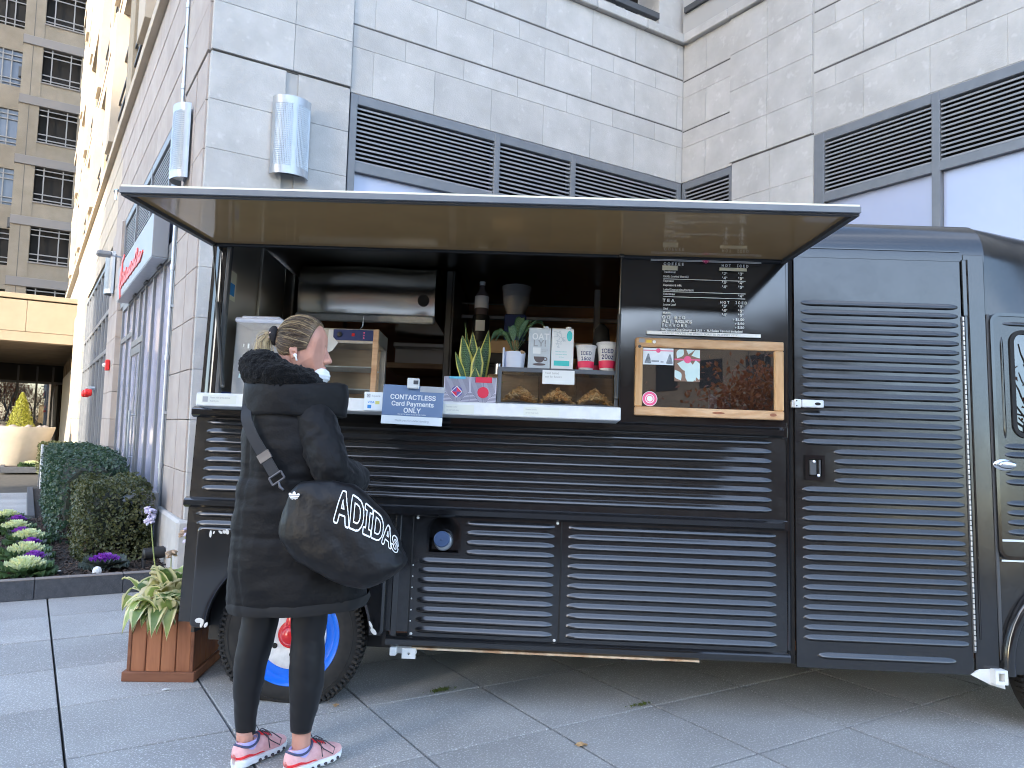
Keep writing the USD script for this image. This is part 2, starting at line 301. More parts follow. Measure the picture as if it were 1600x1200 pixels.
# corner pier on both faces
cz = [0.55, 0.93, 1.35, 1.76, 2.18, 2.60, 3.01, 3.18, 3.595, 4.01, 4.415]
for z0, z1 in zip(cz[:-1], cz[1:]):
    blockA(0.002, 0.625, z0, z1, 0.012); blockA(0.73, 1.205, z0, z1, 0.012); blockA(0.63, 0.725, z0, z1, -0.02)
    blockS(0.04, 0.50, z0, z1, 0.012, m='stone_warm'); blockS(0.53, 1.12, z0, z1, 0.012, m='stone_warm')
cz2 = [4.432, 4.85, 5.27, 5.68, 6.10, 6.52, 6.94, 7.4]
for z0, z1 in zip(cz2[:-1], cz2[1:]):
    blockA(0.002, 0.68, z0, z1, 0.02); blockA(0.68, 1.205, z0, z1, 0.02)
    blockS(0.03, 1.12, z0, z1, 0.02)
bld.part('wall', box(0.034, 1.21, 0.045, 1.2, TOP - 0.1, 9), MATS['wall_core'])
bld.part('plinth', rbox(-0.055, 1.25, -0.055, 1.16, 0.0, 0.55, 0.02), MATS['stone'])
# ledges over the wide walls
ledge = [1.21, 2.0, 3.0, 4.0, 4.75, LX - 0.055]
for k in range(len(ledge) - 1): bld.part('ledge_stone', rbox(ledge[k] + 0.002, ledge[k + 1] - 0.002, -0.06, 0.40, 6.105, 6.215, 0.008), MATS['stone'])
bld.part('ledge_stone', rbox(LX - 0.06, LX + 0.4, -0.74, -0.06, 6.105, 6.215, 0.008), MATS['stone'])
bld.part('ledge_stone', rbox(LX - 0.06, LX + 0.4, -0.058, 0.40, 6.107, 6.217, 0.008), MATS['stone'])
bld.part('ledge_stone', rbox(LX - 0.06, LX + 0.4, -1.25, -0.742, 6.105, 6.215, 0.008), MATS['stone']); bld.part('ledge_stone', rbox(LX - 0.06, LX + 0.4, -1.815, -1.254, 6.105, 6.215, 0.008), MATS['stone'])
# openings above the ledges: dark rooms, frames and rail bars
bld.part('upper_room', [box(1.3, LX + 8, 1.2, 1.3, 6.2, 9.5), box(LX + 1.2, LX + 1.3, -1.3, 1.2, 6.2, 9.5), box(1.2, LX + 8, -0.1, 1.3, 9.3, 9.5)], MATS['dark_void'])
bld.part('corner_pier', rbox(LX - 0.32, LX + 0.40, 0.10, 0.5, 6.217, 9.3, 0.006), MATS['stone'])
for x0, x1 in ((1.25, 3.35), (3.35, 4.55)):
    f = [box(x0, x1, 0.16, 0.22, 6.22, 6.30), box(x1 - 0.07, x1, 0.16, 0.22, 6.30, 9.2), box(x0, x0 + 0.07, 0.161, 0.219, 6.30, 9.2)]
    bld.part('window_frame', f, MATS['slate_metal_dark'])
for zz0 in (6.30, 6.85, 7.5): bld.part('rail_bar', rbox(2.2, LX - 0.42, -0.02, 0.05, zz0, zz0 + 0.075, 0.004), MATS['slate_metal_dark'])
bld.part('window_frame', [box(LX + 0.18, LX + 0.24, -1.25, 0.05, 6.22, 6.30), box(LX + 0.18, LX + 0.24, -0.25, -0.18, 6.3, 9.2), box(LX + 0.181, LX + 0.239, -0.85, -0.74, 6.3, 9.2)], MATS['slate_metal_dark'])
bld.part('wall', rbox(LX + 0.02, LX + 0.5, -1.35, -1.25, 6.22, 9.2), MATS['stone'])
for zz0 in (6.50, 7.05): bld.part('rail_bar', rbox(LX - 0.03, LX + 0.03, -1.24, -0.02, zz0, zz0 + 0.075, 0.004), MATS['slate_metal_dark'])

def louvre_bank(u0, u1, z0, z1, face, n=12):
    """slatted bank between mullions; face 'A' looks to -y, 'B' and 'S' look to -x"""
    pitch = (z1 - z0) / n
    for k in range(n):
        zc = z0 + (k + 0.5) * pitch
        prof = np.array([[0.012, zc - 0.46 * pitch], [0.085, zc + 0.22 * pitch], [0.085, zc + 0.32 * pitch], [0.016, zc - 0.02 * pitch], [0.012, zc - 0.04 * pitch]])
        r0 = np.stack([np.full(5, u0), prof[:, 0], prof[:, 1]], 1); r1 = r0.copy(); r1[:, 0] = u1
        m = loft([r0, r1])
        if face == 'B': m = xf(m, np.array([[0, 1, 0], [-1, 0, 0], [0, 0, 1.0]]), (LX, 0, 0))
        if face == 'S': m = xf(m, np.array([[0, 1, 0], [1, 0, 0], [0, 0, 1.0]])); m.invert()
        bld.part('louvre_slat', m, MATS['slat_metal'])
def onB(m): return xf(m, np.array([[0, 1, 0], [-1, 0, 0], [0, 0, 1.0]]), (LX, 0, 0))
def onS(m):
    m = xf(m, np.array([[0, 1, 0], [1, 0, 0], [0, 0, 1.0]])); m.invert(); return m
# wall A: frame members, louvres, panes
MA = [1.215, 2.79, 3.765, 5.34]
fr = [rbox(1.217, LX - 0.004, 0.0, 0.10, 4.295, 4.388), rbox(1.217, LX - 0.004, 0.001, 0.10, 3.665, 3.755)]
for x in (1.217, 2.757, 3.727, 5.31): fr.append(rbox(x, x + 0.068, -0.004, 0.101, 0.6, 4.386))
fr.append(rbox(1.217, LX - 0.004, 0.0, 0.1, 0.5, 0.6)); bld.part('window_frame', fr, MATS['slate_metal'])
for x0, x1 in ((1.287, 2.755), (2.827, 3.725), (3.797, 5.308)):
    louvre_bank(x0, x1, 3.757, 4.293, 'A', 13 if x1 < 3 else 12)
    bld.part('window_pane', box(x0, x1, 0.05, 0.056, 0.6, 3.664), MATS['pane_mirror'])
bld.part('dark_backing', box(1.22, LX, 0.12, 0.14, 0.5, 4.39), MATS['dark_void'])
# wall B
fr = [rbox(0.01, 0.782, 0.0, 0.10, 4.30, 4.39), rbox(0.002, 0.06, 0.002, 0.1, 0.5, 4.388), rbox(0.735, 0.782, 0.002, 0.1, 0.5, 4.388), rbox(0.01, 0.782, 0.001, 0.1, 3.66, 3.75)]
fr += [rbox(1.842, 7.0, 0.0, 0.10, 4.305, 4.395), rbox(1.842, 7.0, 0.001, 0.10, 3.69, 3.775), rbox(1.842, 7.0, 0.001, 0.10, 2.55, 2.65)]
for s in (1.842, 3.016, 4.25, 5.5): fr.append(rbox(s, s + (0.115 if s < 2 else 0.073), -0.004, 0.101, 0.5, 4.393))
bld.part('window_frame', [onB(m) for m in fr], MATS['slate_metal'])
louvre_bank(0.062, 0.733, 3.752, 4.298, 'B', 12)
for s0, s1 in ((1.96, 3.014), (3.092, 4.248), (4.325, 5.498)):
    louvre_bank(s0, s1, 3.777, 4.303, 'B', 13)
    bld.part('window_pane', onB(box(s0, s1, 0.05, 0.056, 2.652, 3.688)), MATS['pane_mirror'])
    bld.part('window_pane', onB(box(s0, s1, 0.05, 0.056, 0.6, 2.548)), MATS['pane_mirror'])
bld.part('tilted_sash', onB(xf(box(-0.40, 0, -0.012, 0.012, 0, 0.035), ry(-62), (3.0, 0.02, 3.12))), MATS['aluminium'])
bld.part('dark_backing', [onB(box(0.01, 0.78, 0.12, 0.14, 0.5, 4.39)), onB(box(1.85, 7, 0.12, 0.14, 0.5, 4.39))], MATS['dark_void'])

# ---- side street face (x = 0): shop front, louvres, piers
def S(y0, y1, x0, x1, z0, z1, c=0.004): return rbox(x0, x1, y0, y1, z0, z1, c)
fr = []
for y in (1.16, 1.92, 2.66, 3.36, 3.86, 4.50): fr.append(S(y, y + 0.055, -0.01, 0.06, 0.15, 3.0))
fr += [S(1.16, 6.0, -0.008, 0.058, 2.93, 3.02), S(1.16, 6.0, -0.008, 0.058, 0.10, 0.22), S(3.40, 4.5, -0.012, 0.062, 2.28, 2.36), S(4.5, 6.0, -0.006, 0.057, 2.45, 2.52), S(5.2, 5.25, -0.01, 0.06, 0.15, 3.0), S(5.95, 6.0, -0.01, 0.06, 0.15, 3.0)]
bld.part('window_frame', fr, MATS['slate_metal'])
for y0, y1 in ((1.215, 1.92), (1.975, 2.66), (2.715, 3.36), (4.555, 5.2), (5.25, 5.95)):
    bld.part('window_pane', box(0.02, 0.026, y0, y1, 0.22, 2.93), MATS['pane_lilac'])
bld.part('blind', box(0.12, 0.13, 1.2, 3.4, 0.15, 2.95), MATS['frosted_blue'])
bld.part('blind', box(0.13, 0.14, 3.4, 6.0, 0.15, 2.95), MATS['frosted_blue'])
dr = bld.part('door', [S(3.44, 3.52, -0.02, 0.03, 0.05, 2.26), S(4.40, 4.48, -0.02, 0.03, 0.05, 2.26), S(3.52, 4.40, -0.019, 0.029, 0.05, 0.28), S(3.52, 4.40, -0.019, 0.029, 2.16, 2.26)], MATS['slate_metal'])
bld.part('handle', [tube([(-0.07, 3.60, 0.85), (-0.07, 3.60, 1.45)], 0.014, 8), tube([(0, 3.60, 0.9), (-0.07, 3.60, 0.9)], 0.01, 6), tube([(0, 3.60, 1.4), (-0.07, 3.60, 1.4)], 0.01, 6)], MATS['aluminium'], under=dr, smooth=30)
bld.part('door_pane', box(0.0, 0.006, 3.52, 4.40, 0.28, 2.16), MATS['pane_lilac'])
bld.part('window_pane', box(0.02, 0.026, 3.42, 4.5, 2.36, 2.93), MATS['pane_lilac'])
fr = [S(1.16, 6.4, -0.01, 0.08, 4.295, 4.40), S(1.16, 6.4, -0.01, 0.08, 3.66, 3.74), S(1.16, 6.4, -0.008, 0.078, 3.02, 3.10)]
for y in (1.16, 1.9, 3.4, 4.9, 6.35): fr.append(S(y, y + 0.06, -0.014, 0.082, 3.05, 4.39))
bld.part('window_frame', fr, MATS['slate_metal'])
for y0, y1 in ((1.22, 1.9), (1.96, 3.4), (3.46, 4.9), (4.96, 6.35)): louvre_bank(y0, y1, 3.742, 4.293, 'S', 12); bld.part('window_pane', box(0.02, 0.026, y0, y1, 3.10, 3.66), MATS['pane_lilac'])
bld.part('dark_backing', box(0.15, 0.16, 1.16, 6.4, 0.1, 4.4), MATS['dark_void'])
pzs = [0.0, 0.5, 0.93, 1.35, 1.77, 2.18, 2.6, 3.01, 3.42, 3.84, 4.40]
for z0, z1 in zip(pzs[:-1], pzs[1:]): blockS(6.42, 7.2, z0, z1, 0.05); blockS(7.2, 7.95, z0, z1, 0.05)
# second bay and its glazing
fr = []
for k in range(9): fr.append(S(8.0 + k * 0.9, 8.06 + k * 0.9, -0.02, 0.06, 0.1, 4.2))
fr += [S(8.0, 15.3, -0.018, 0.058, z, z + 0.08) for z in (0.1, 2.5, 3.2, 4.2)]
bld.part('window_frame', fr, MATS['slate_metal'])
for k in range(8):
    bld.part('window_pane', box(0.02, 0.026, 8.06 + k * 0.9, 8.9 + k * 0.9, 0.18, 4.2), MATS['pane_dark'])
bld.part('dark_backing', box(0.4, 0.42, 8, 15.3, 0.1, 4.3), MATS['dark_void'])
for z0, z1 in zip(pzs[:-1], pzs[1:]):
    for y0, y1 in ((15.3, 17.0), (17.0, 18.7), (18.7, 20.4)): blockS(y0, y1, z0, z1, 0.06, m='stone_far')
# stone courses above the shop front, in deep-jointed strips
for z0, z1 in ((4.41, 4.84), (4.855, 5.28), (5.30, 5.75), (5.77, 6.20)):
    ys = np.arange(1.13, 21.0, 1.62) + (0.4 if int(z0 * 100) % 2 else 0)
    ys[0] = 1.13
    for y0, y1 in zip(ys[:-1], ys[1:]): blockS(y0, y1, z0, z1, 0.01, m='stone_warm' if y0 < 7 else 'stone_far')
bld.part('cornice', [S(1.13, 30, -0.10, 0.2, 6.21, 6.36)], MATS['stone_far'])
# storeys above: piers, recessed rooms, spandrels, rails
yk = [1.4, 4.0, 6.6, 9.2, 11.8, 14.4, 17.0, 19.6, 22.2, 24.8, 27.4, 30]
for fl in range(6):
    z0 = 6.36 + fl * 3.0
    bld.part('floor_band', S(1.13, 30, -0.10 if fl % 2 else -0.04, 0.2, z0 + 2.62, z0 + 2.98), MATS['stone_far'])
    bld.part('sill_band', S(1.13, 30, -0.06, 0.15, z0, z0 + 0.14), MATS['stone_far'])
    for k, y in enumerate(yk[:-1]):
        w = 0.85
        bld.part('brick_pier', S(y, y + w, -0.05 - 0.10 * (k % 2), 0.25, z0 + 0.14, z0 + 2.62), MATS['brick_beige'] if k % 2 == 0 else MATS['stone_far'])
        for zb in (0.55, 0.85): bld.part('rail_bar', box(-0.02, 0.01, y + w, yk[k + 1], z0 + zb, z0 + zb + 0.05), MATS['slate_metal_dark'])
        bld.part('window_frame', [box(0.03, 0.07, y + w, y + w + 0.06, z0 + 0.14, z0 + 2.62), box(0.03, 0.07, y + w + 0.8, y + w + 0.86, z0 + 0.14, z0 + 2.62), box(0.031, 0.069, y + w, yk[k + 1], z0 + 1.7, z0 + 1.76)], MATS['slate_metal_dark'])
        bld.part('brick_reveal', box(0.25, 0.28, y + w, yk[k + 1], z0 + 0.14, z0 + 2.62), MATS['dark_void'] if (k + fl) % 3 else MATS['brick_beige'])
bld.part('wall', box(0.26, LX, 1.13, 30, 6.3, 24.4), MATS['wall_core'])
bld.part('roof_parapet', S(0.9, 30, -0.12, 0.4, 24.4, 25.0), MATS['stone_far'])

# ---- things fixed to the building
def sconce(label, loc, rot):
    t = Thing('wall_lamp', label, 'wall lamp', loc, rot, 'perforated metal wall lamps')
    # local: +z up, -y away from the wall
    R, Hh, Dp = 0.165, 0.68, 0.125
    an = np.linspace(0, np.pi, 25)
    def shell(r0, r1, z0, z1, a0=0, a1=np.pi, n=25):
        a = np.linspace(a0, a1, n); o = np.stack([-R * np.cos(a) * r0, -Dp * np.sin(a) * r0], 1); i = np.stack([-R * np.cos(a) * r1, -Dp * np.sin(a) * r1], 1)
        ring = np.vstack([o, i[::-1]]); return extrude(sg.Polygon(ring), z1 - z0), z0
    sh = []
    for z0, z1, a0, a1 in ((0, 0.07, 0, np.pi), (Hh - 0.07, Hh, 0, np.pi), (0.07, Hh - 0.07, 0, 0.42), (0.07, Hh - 0.07, np.pi - 0.42, np.pi), (0.07, Hh - 0.07, np.pi / 2 - 0.10, np.pi / 2 + 0.10)):
        m, zb = shell(1.0, 0.97, z0, z1, a0, a1, 24 if a1 - a0 > 1 else 8); sh.append(xf(m, loc=(0, -0.02, zb)))
    t.part('shade', sh, MATS['aluminium'], smooth=40)
    wires = []
    for z in np.linspace(0.08, Hh - 0.08, 30):
        m, zb = shell(0.992, 0.975, z - 0.0045, z + 0.0045, 0.40, np.pi - 0.40, 20); wires.append(xf(m, loc=(0, -0.02, zb)))
    for a in np.linspace(0.45, np.pi - 0.45, 26):
        wires.append(box(-0.003, 0.003, -0.0015, 0.0015, 0.07, Hh - 0.07)); wires[-1] = xf(wires[-1], None, (-R * math.cos(a) * 0.983, -Dp * math.sin(a) * 0.983 - 0.02, 0))
    t.part('perforated_screen', wires, MATS['aluminium'], kind='stuff')
    t.part('diffuser', xf(extrude(sg.Polygon(np.stack([-R * 0.94 * np.cos(an), -Dp * 0.94 * np.sin(an)], 1)), Hh - 0.1), None, (0, -0.02, 0.05)), MATS['white_paint'], smooth=40)
    t.part('back_plate', rbox(-0.10, 0.10, -0.02, 0.0, 0.03, Hh - 0.03), MATS['slate_metal'])
    return t
sconce('silver perforated half-round wall lamp on the grey corner pier facing the truck', from_b(0.68, -0.012, 3.47), B_ROT)
S_ROT = B_ROT @ rz(-90)
sconce('silver perforated wall lamp just round the corner beside the thin conduit', from_b(-0.012, 0.78, 3.50), S_ROT)
sconce('silver perforated wall lamp on the street pier beyond the red-lettered shop sign', from_b(-0.05, 7.2, 3.35), S_ROT)
pipe = Thing('conduit', 'thin galvanised conduit running up the side street wall', 'conduit', from_b(-0.035, 1.135, 0), B_ROT)
pipe.part('pipe', tube([(0, 0, 0.45), (0, 0, 9)], 0.016, 10), MATS['galvanised'], smooth=40)
for z in (0.9, 1.9, 2.75, 3.3, 4.5, 5.3, 6.9): pipe.part('coupling', cyl((0, 0, z), (0, 0, z + 0.05), 0.022, 10), MATS['galvanised'], smooth=40)
for z in (1.4, 2.4, 4.9): pipe.part('clip', box(-0.006, 0.034, -0.03, 0.03, z, z + 0.025), MATS['galvanised'])
sgn = Thing('shop_sign', 'grey box sign with red script lettering over the side street shop', 'sign', from_b(-0.012, 3.4, 2.96), S_ROT)   # local x runs towards the camera side
sgn.part('box', rbox(-1.8, 1.75, -0.15, 0, 0, 0.46, 0.006), MATS['sign_grey'])
sgn.part('soffit', box(-1.79, 1.74, -0.145, -0.004, -0.006, -0.001), MATS['galvanised'])
def script_letters():
    out = []; x = 0.0
    hs = [0.26, 0.13, 0.14, 0.10, 0.12, 0.10, 0.16, 0.09]
    for k, h in enumerate(hs):
        a = np.linspace(0, 2 * np.pi, 18); c = sg.Polygon(np.stack([x + 0.075 * np.cos(a) + 0.25 * h * np.sin(a), h * 0.5 + h * 0.5 * np.sin(a)], 1))
        out.append(c.difference(c.buffer(-0.022)).union(sg.LineString([(x + 0.06, 0.0), (x + 0.2, 0.03 + 0.02 * (k % 2))]).buffer(0.012))); x += 0.19
    s = shapely.union_all(out).union(sg.LineString([(0.02, -0.10), (-0.04, 0.02), (0.06, 0.27), (0.2, 0.3)]).buffer(0.016))
    return s
sgn.part('lettering', xf(wall_poly(affinity.scale(script_letters().buffer(0.006), 1.5, 1.25, origin=(0, 0)), -0.151, 0.012), None, (-1.3, 0, 0.12)), MATS['sign_red'], label='red script lettering')
sgn.part('small_lettering', text('market cafe', -0.35, -0.151, 0.06, 0.05, 1.1), MATS['white_paint']) if False else None
for xh in (1.2, 0.1, -1.0): sgn.part('bracket', box(xh, xh + 0.25, -0.03, -0.01, -0.03, -0.006), MATS['slate_metal_dark'])
fl = Thing('flood_light', 'small grey flood light on an arm above the shop sign', 'flood light', from_b(-0.01, 5.8, 3.70), S_ROT)
fl.part('arm', tube([(0, 0, 0), (0, -0.22, 0.02)], 0.012, 8), MATS['galvanised'])
fl.part('head', rbox(-0.09, 0.09, -0.40, -0.2, -0.01, 0.06, 0.02), MATS['sign_grey'])
fc = Thing('fire_connection', 'wall hydrant with two red caps on the side street glazing', 'hydrant', from_b(-0.02, 10.4, 1.85), S_ROT)
for xo in (0.28, -0.5): fc.part('cap', lathe([(0.0, 0), (0.11, 0.01), (0.13, 0.05), (0.13, 0.16), (0.08, 0.19), (0, 0.2)], 20, 'y'), MATS['red_plastic'], smooth=40) if False else fc.part('cap', xf(lathe([(0.001, 0), (0.06, 0.01), (0.07, 0.03), (0.07, 0.12), (0.045, 0.14), (0.001, 0.145)], 20), rx(90), (xo, -0.06, 0)), MATS['red_plastic'], smooth=40)
fc.part('pipe', [tube([(0.28, -0.1, 0.1), (-0.5, -0.1, 0.1)], 0.03, 8), tube([(-0.1, 0, 0.1), (-0.1, -0.1, 0.1)], 0.035, 8)], MATS['galvanised'])
fa = Thing('fire_alarm', 'small red fire alarm horn box on the street pier', 'alarm', from_b(-0.055, 7.05, 2.2), S_ROT)
fa.part('box', rbox(-0.085, 0.085, -0.06, 0, -0.085, 0.085, 0.010), MATS['red_plastic']); fa.part('strobe', sball((0.0, -0.065, 0), (0.045, 0.04, 0.035)), MATS['white_paint'], smooth=True)
eb = Thing('electrical_box', 'blue-grey electrical box with a tilted lid by the corner pier', 'electrical box', from_b(-0.15, 0.95, 0.50), S_ROT)
eb.part('cabinet', rbox(-0.09, 0.09, -0.06, 0.08, 0, 0.2, 0.008), MATS['slate_metal'])
eb.part('lid', xf(rbox(-0.13, 0.13, -0.16, 0.03, 0.0, 0.02), rx(32), (-0.03, -0.06, 0.20)), MATS['slate_metal'])
eb.part('leg', cyl((0, 0.04, -0.5), (0, 0.04, 0.01), 0.018, 8), MATS['black_plastic'])

# ------------------------------------------------------------------ tower and entrance canopy at the end of the side street
tw = Thing('brick_tower', 'tall beige brick apartment tower with grilled dark windows at upper left', 'building', from_b(0, 34, 0), B_ROT)
mat('tower_brick', (0.205, 0.18, 0.142), 0.9, col2=(0.245, 0.217, 0.175), vscale=1.2, rand=0.05, spec=0.2, bump=0.3, bscale=25, bstretch=(1, 1, 4), bdist=0.02)
mat('tower_band', (0.20, 0.19, 0.185), 0.9, rand=0.05, spec=0.2)
mat('grille', (0.22, 0.22, 0.22), 0.5)
STO, ZS = 2.78, 8.4
for k in range(-1, 6):
    z = ZS + k * STO
    # bay with window x -1.5..0, window sill at z, height 1.62
    tw.part('wall_panel', [box(-1.52, 2.5, 0, 0.3, z - 0.75, z - 0.06), box(0.02, 2.5, 0.001, 0.3, z - 0.06, z + 1.62), box(-2.3, -1.52, -0.02, 0.3, z - 0.75, z + 2.03)], MATS['tower_brick'])
    tw.part('band', rbox(-2.32, 2.5, -0.09, 0.28, z + 1.62, z + 2.02, 0.01), MATS['tower_band'])
    tw.part('sill', rbox(-1.55, 0.05, -0.05, 0.1, z - 0.07, z, 0.01), MATS['tower_band'])
    w = tw.part('window', box(-1.5, 0.02, 0.30, 0.32, z, z + 1.62), MATS['dark_void'])
    bars = []
    for zb in (0.10, 0.34, 1.22, 1.46): bars.append(box(-1.5, 0.02, 0.03, 0.07, z + zb, z + zb + 0.045))
    for xb in (-1.18, -0.42): bars.append(box(xb, xb + 0.05, 0.02, 0.06, z + 0.02, z + 1.6))
    tw.part('grille', bars, MATS['grille'], under=w)
    # recessed bay further left
    z2 = z - 0.15
    tw.part('wall_panel', [box(-6, -2.3, 0.9, 1.2, z2 - 1.1, z2)], MATS['tower_brick'])
    w = tw.part('window', box(-6, -2.3, 1.0, 1.02, z2, z2 + 1.68), MATS['pane_tower'] if k > 0 and k < 4 else MATS['dark_void'])
    bars = [box(-6, -2.3, 0.93, 0.97, z2 + zb, z2 + zb + 0.045) for zb in (0.12, 0.34, 1.2, 1.44)] + [box(xb, xb + 0.05, 0.92, 0.96, z2, z2 + 1.68) for xb in (-3.1, -2.75, -3.9)]
    tw.part('grille', bars, MATS['grille'], under=w)
    tw.part('vertical_joint', box(-1.93, -1.90, -0.024, -0.019, z - 0.75, z + 1.6), MATS['mortar'])
tw.part('core', [box(-6, 8, 1.25, 10, 5.2, 27), box(-2.3, -2.28, 0, 1.3, 5, 27)], MATS['tower_brick'])
for z in (9.9, 16.9, 23.0): tw.part('wall_light', box(-2.42, -2.30, 0.3, 0.55, z, z + 0.45), MATS['slate_metal_dark'])
en = Thing('entrance_canopy', 'tan rendered entrance canopy across the end of the side street', 'canopy', from_b(0, 20.5, 0), B_ROT)
en.part('coping', [rbox(-14, 0.02, -0.05, 0.6, 4.90, 5.05, 0.01)], MATS['render_tan'])
for x0, x1 in ((-14, -1.32), (-1.31, 0.0)): en.part('fascia', [rbox(x0, x1, 0, 0.5, 3.92, 4.86, 0.004)], MATS['render_tan'])
en.part('fascia_strip', rbox(-14, 0.0, 0.02, 0.5, 3.62, 3.915, 0.004), MATS['render_tan'])
en.part('roof', box(-14, 6, 0.5, 13, 4.5, 4.8), MATS['render_tan'])
for k in range(7): en.part('soffit_board', rbox(-14, 0.3, 0.52 + k * 1.8, 2.2 + k * 1.8, 3.70, 3.82, 0.01), MATS['soffit'])
en.part('rear_wall', box(-14, 6, 12.5, 12.7, 0, 4.5), MATS['dark_void'])
en.part('rear_glazing', box(-6, 1.5, 12.3, 12.32, 0.2, 2.9), MATS['pane_dark'])
for x in (-5.5, -4.2, -2.9, -1.6, -0.9, -0.3, 0.2): en.part('mullion', box(x, x + 0.08, 12.2, 12.28, 0, 3.6), MATS['slate_metal_dark'])
en.part('transom', box(-6, 1.5, 12.19, 12.29, 2.85, 2.95), MATS['slate_metal_dark'])
en.part('pier', [rbox(-0.02, 0.5, -0.3, 0.5, 0, 4.5)], MATS['stone_far'])
for y in (3, 5, 7, 9, 11): en.part('side_pier', rbox(0.1, 0.5, y, y + 0.5, 0, 3.7), MATS['soffit'])
en.part('side_wall', box(0.5, 0.6, 0.5, 12.5, 0, 3.7), MATS['dark_void'])

# ------------------------------------------------------------------ buildings and trees on the other side of the plaza (they shade it and show in the glass and paint)
mat('far_facade', (0.12, 0.075, 0.05), 0.9, col2=(0.15, 0.095, 0.06), vscale=0.3)
mat('far_facade2', (0.30, 0.26, 0.21), 0.9, col2=(0.34, 0.30, 0.25), vscale=0.3)
def far_block(name, label, x0, x1, y0, y1, h, m, fl=3.3, step=3.0):
    t = Thing(name, label, 'building', from_b((x0 + x1) / 2, (y0 + y1) / 2), B_ROT); X, Y = (x1 - x0) / 2, (y1 - y0) / 2
    t.part('wall', box(-X, X, -Y, Y, 0, h), MATS[m]); w = []
    for z in np.arange(3.5, h - 2, fl):
        for x in np.arange(-X + 1, X - 2, step): w.append(box(x, x + 1.5, Y + 0.0, Y + 0.03, z, z + 1.8))
        for y in np.arange(-Y + 1, Y - 2, step): w.append(box(X, X + 0.03, y, y + 1.5, z, z + 1.8))
    t.part('windows', w, MATS['dark_void'], kind='stuff'); t.part('parapet', rbox(-X - 0.3, X + 0.3, -Y - 0.3, Y + 0.3, h, h + 0.8, 0.05), MATS[m])
far_block('apartment_block', 'tall brick apartment block across the plaza, behind the viewer to the left', -77, -38, -60, -35, 37, 'far_facade')
far_block('apartment_block', 'tall pale apartment block down the street, far to the left of the viewer', -104, -80, -19, 12, 56, 'far_facade2')
far_block('low_block', 'low brick row behind the plaza trees, behind the viewer', -40, -8, -62, -46, 13.5, 'far_facade')
mat('bark', (0.06, 0.045, 0.035), 0.9, col2=(0.10, 0.08, 0.065), vscale=12, bump=0.6, bscale=30)
leafmat('autumn', (0.20, 0.055, 0.018), (0.36, 0.17, 0.05), 2.0, 0.35)
def branchy(seed, h):
    r = np.random.default_rng(seed); segs = []; tips = []
    def grow(p, d, L, rad, lev):
        pts = [p]; q = p
        for k in range(4):
            d = d + r.normal(0, 0.12, 3) + np.array([0, 0, 0.05]); d /= np.linalg.norm(d); q = q + d * L / 4; pts.append(q)
        segs.append(tube(pts, np.linspace(rad, rad * 0.6, 5), 5 if lev else 8))
        if lev == 3: tips.append(q); tips.append(pts[2]); return
        for c in range(3 if lev else 5):
            dd = d + r.normal(0, 0.55, 3); dd[2] = abs(dd[2]) * 0.7 + 0.15; dd /= np.linalg.norm(dd)
            grow(pts[int(r.integers(2, 5))], dd, L * r.uniform(0.6, 0.78), rad * 0.55, lev + 1)
    grow(np.zeros(3), np.array([0, 0, 1.0]), h * 0.38, h * 0.018, 0)
    return cat(segs), np.array(tips)
for k, (x, y, h) in enumerate([(1.0, -13.5, 6.6), (5.0, -12, 6.8), (9.0, -13, 6.4), (14.5, -12, 9.2), (-3, -15, 6.4), (20.5, -13, 9)]):
    tr_, tips = branchy(20 + k, h)
    t = Thing('plaza_tree', ['half-bare autumn tree opposite the serving hatch', 'half-bare autumn tree opposite the menu board', 'half-bare autumn tree opposite the side door', 'tall bare tree opposite the cab', 'half-bare autumn tree opposite the wheel', 'bare tree far right of the plaza'][k], 'tree', (x, y, 0), group='trees across the plaza')
    t.part('trunk', tr_, MATS['bark'], smooth=40)
    P = np.repeat(tips, 46, 0) + rng.normal(0, 0.42, (len(tips) * 46, 3)); P = P[(P[:, 2] < h * 0.72) | (rng.uniform(size=len(P)) < 0.06)]; P = P[rng.uniform(size=len(P)) < (0.04 if k in (3, 5) else 1.0)]
    t.part('crown', leafcards(P, rng.normal(0, 1, P.shape), 0.15), MATS['autumn'], kind='stuff')
for k in range(7):
    x = -3 + k * 3.4; P = rng.normal(0, 1, (1500, 3)) * [1.3, 0.5, 0.6] + [0, 0, 1.0]; P = P[P[:, 2] > 0.02]
    t = Thing('plaza_shrub', 'russet shrub in the planting across the plaza', 'shrub', (x, -12.5, 0), group='shrubs across the plaza'); t.part('foliage', leafcards(P, rng.normal(0, 1, P.shape), 0.16), MATS['autumn'])

# ------------------------------------------------------------------ planting bed by the corner
bed = Thing('planting_bed', loc=B_ORG, rot=B_ROT, kind='structure')
bed.part('soil', [box(-1.62, -0.01, 0.12, 4.4, -0.02, 0.115), box(-0.95, -0.012, 4.4, 9.0, -0.02, 0.114)], MATS['soil'])
curb = Thing('granite_curb', 'low dark granite curb along the front of the flower bed', 'curb', B_ORG, B_ROT)
xs = [-1.75, -0.98, -0.40, 0.62]
for k in range(3):
    curb.part('stone', rbox(xs[k] + 0.002, xs[k + 1] - 0.002, 0.045, 0.125, 0.0, 0.143, 0.003), MATS['granite'])
    curb.part('cap', rbox(xs[k] + 0.002, xs[k + 1] - 0.002, 0.043, 0.127, 0.1435, 0.150, 0.003), MATS['granite_top'])
for x0, x1, y0, y1 in ((-1.70, -1.62, 0.128, 2.2), (-1.70, -1.62, 2.204, 4.4), (-1.70, -0.95, 4.402, 4.48), (-1.03, -0.95, 4.482, 9.0)):
    curb.part('stone', rbox(x0, x1, y0, y1, 0.0, 0.149, 0.004), MATS['granite'])
N = 3600
ch = []
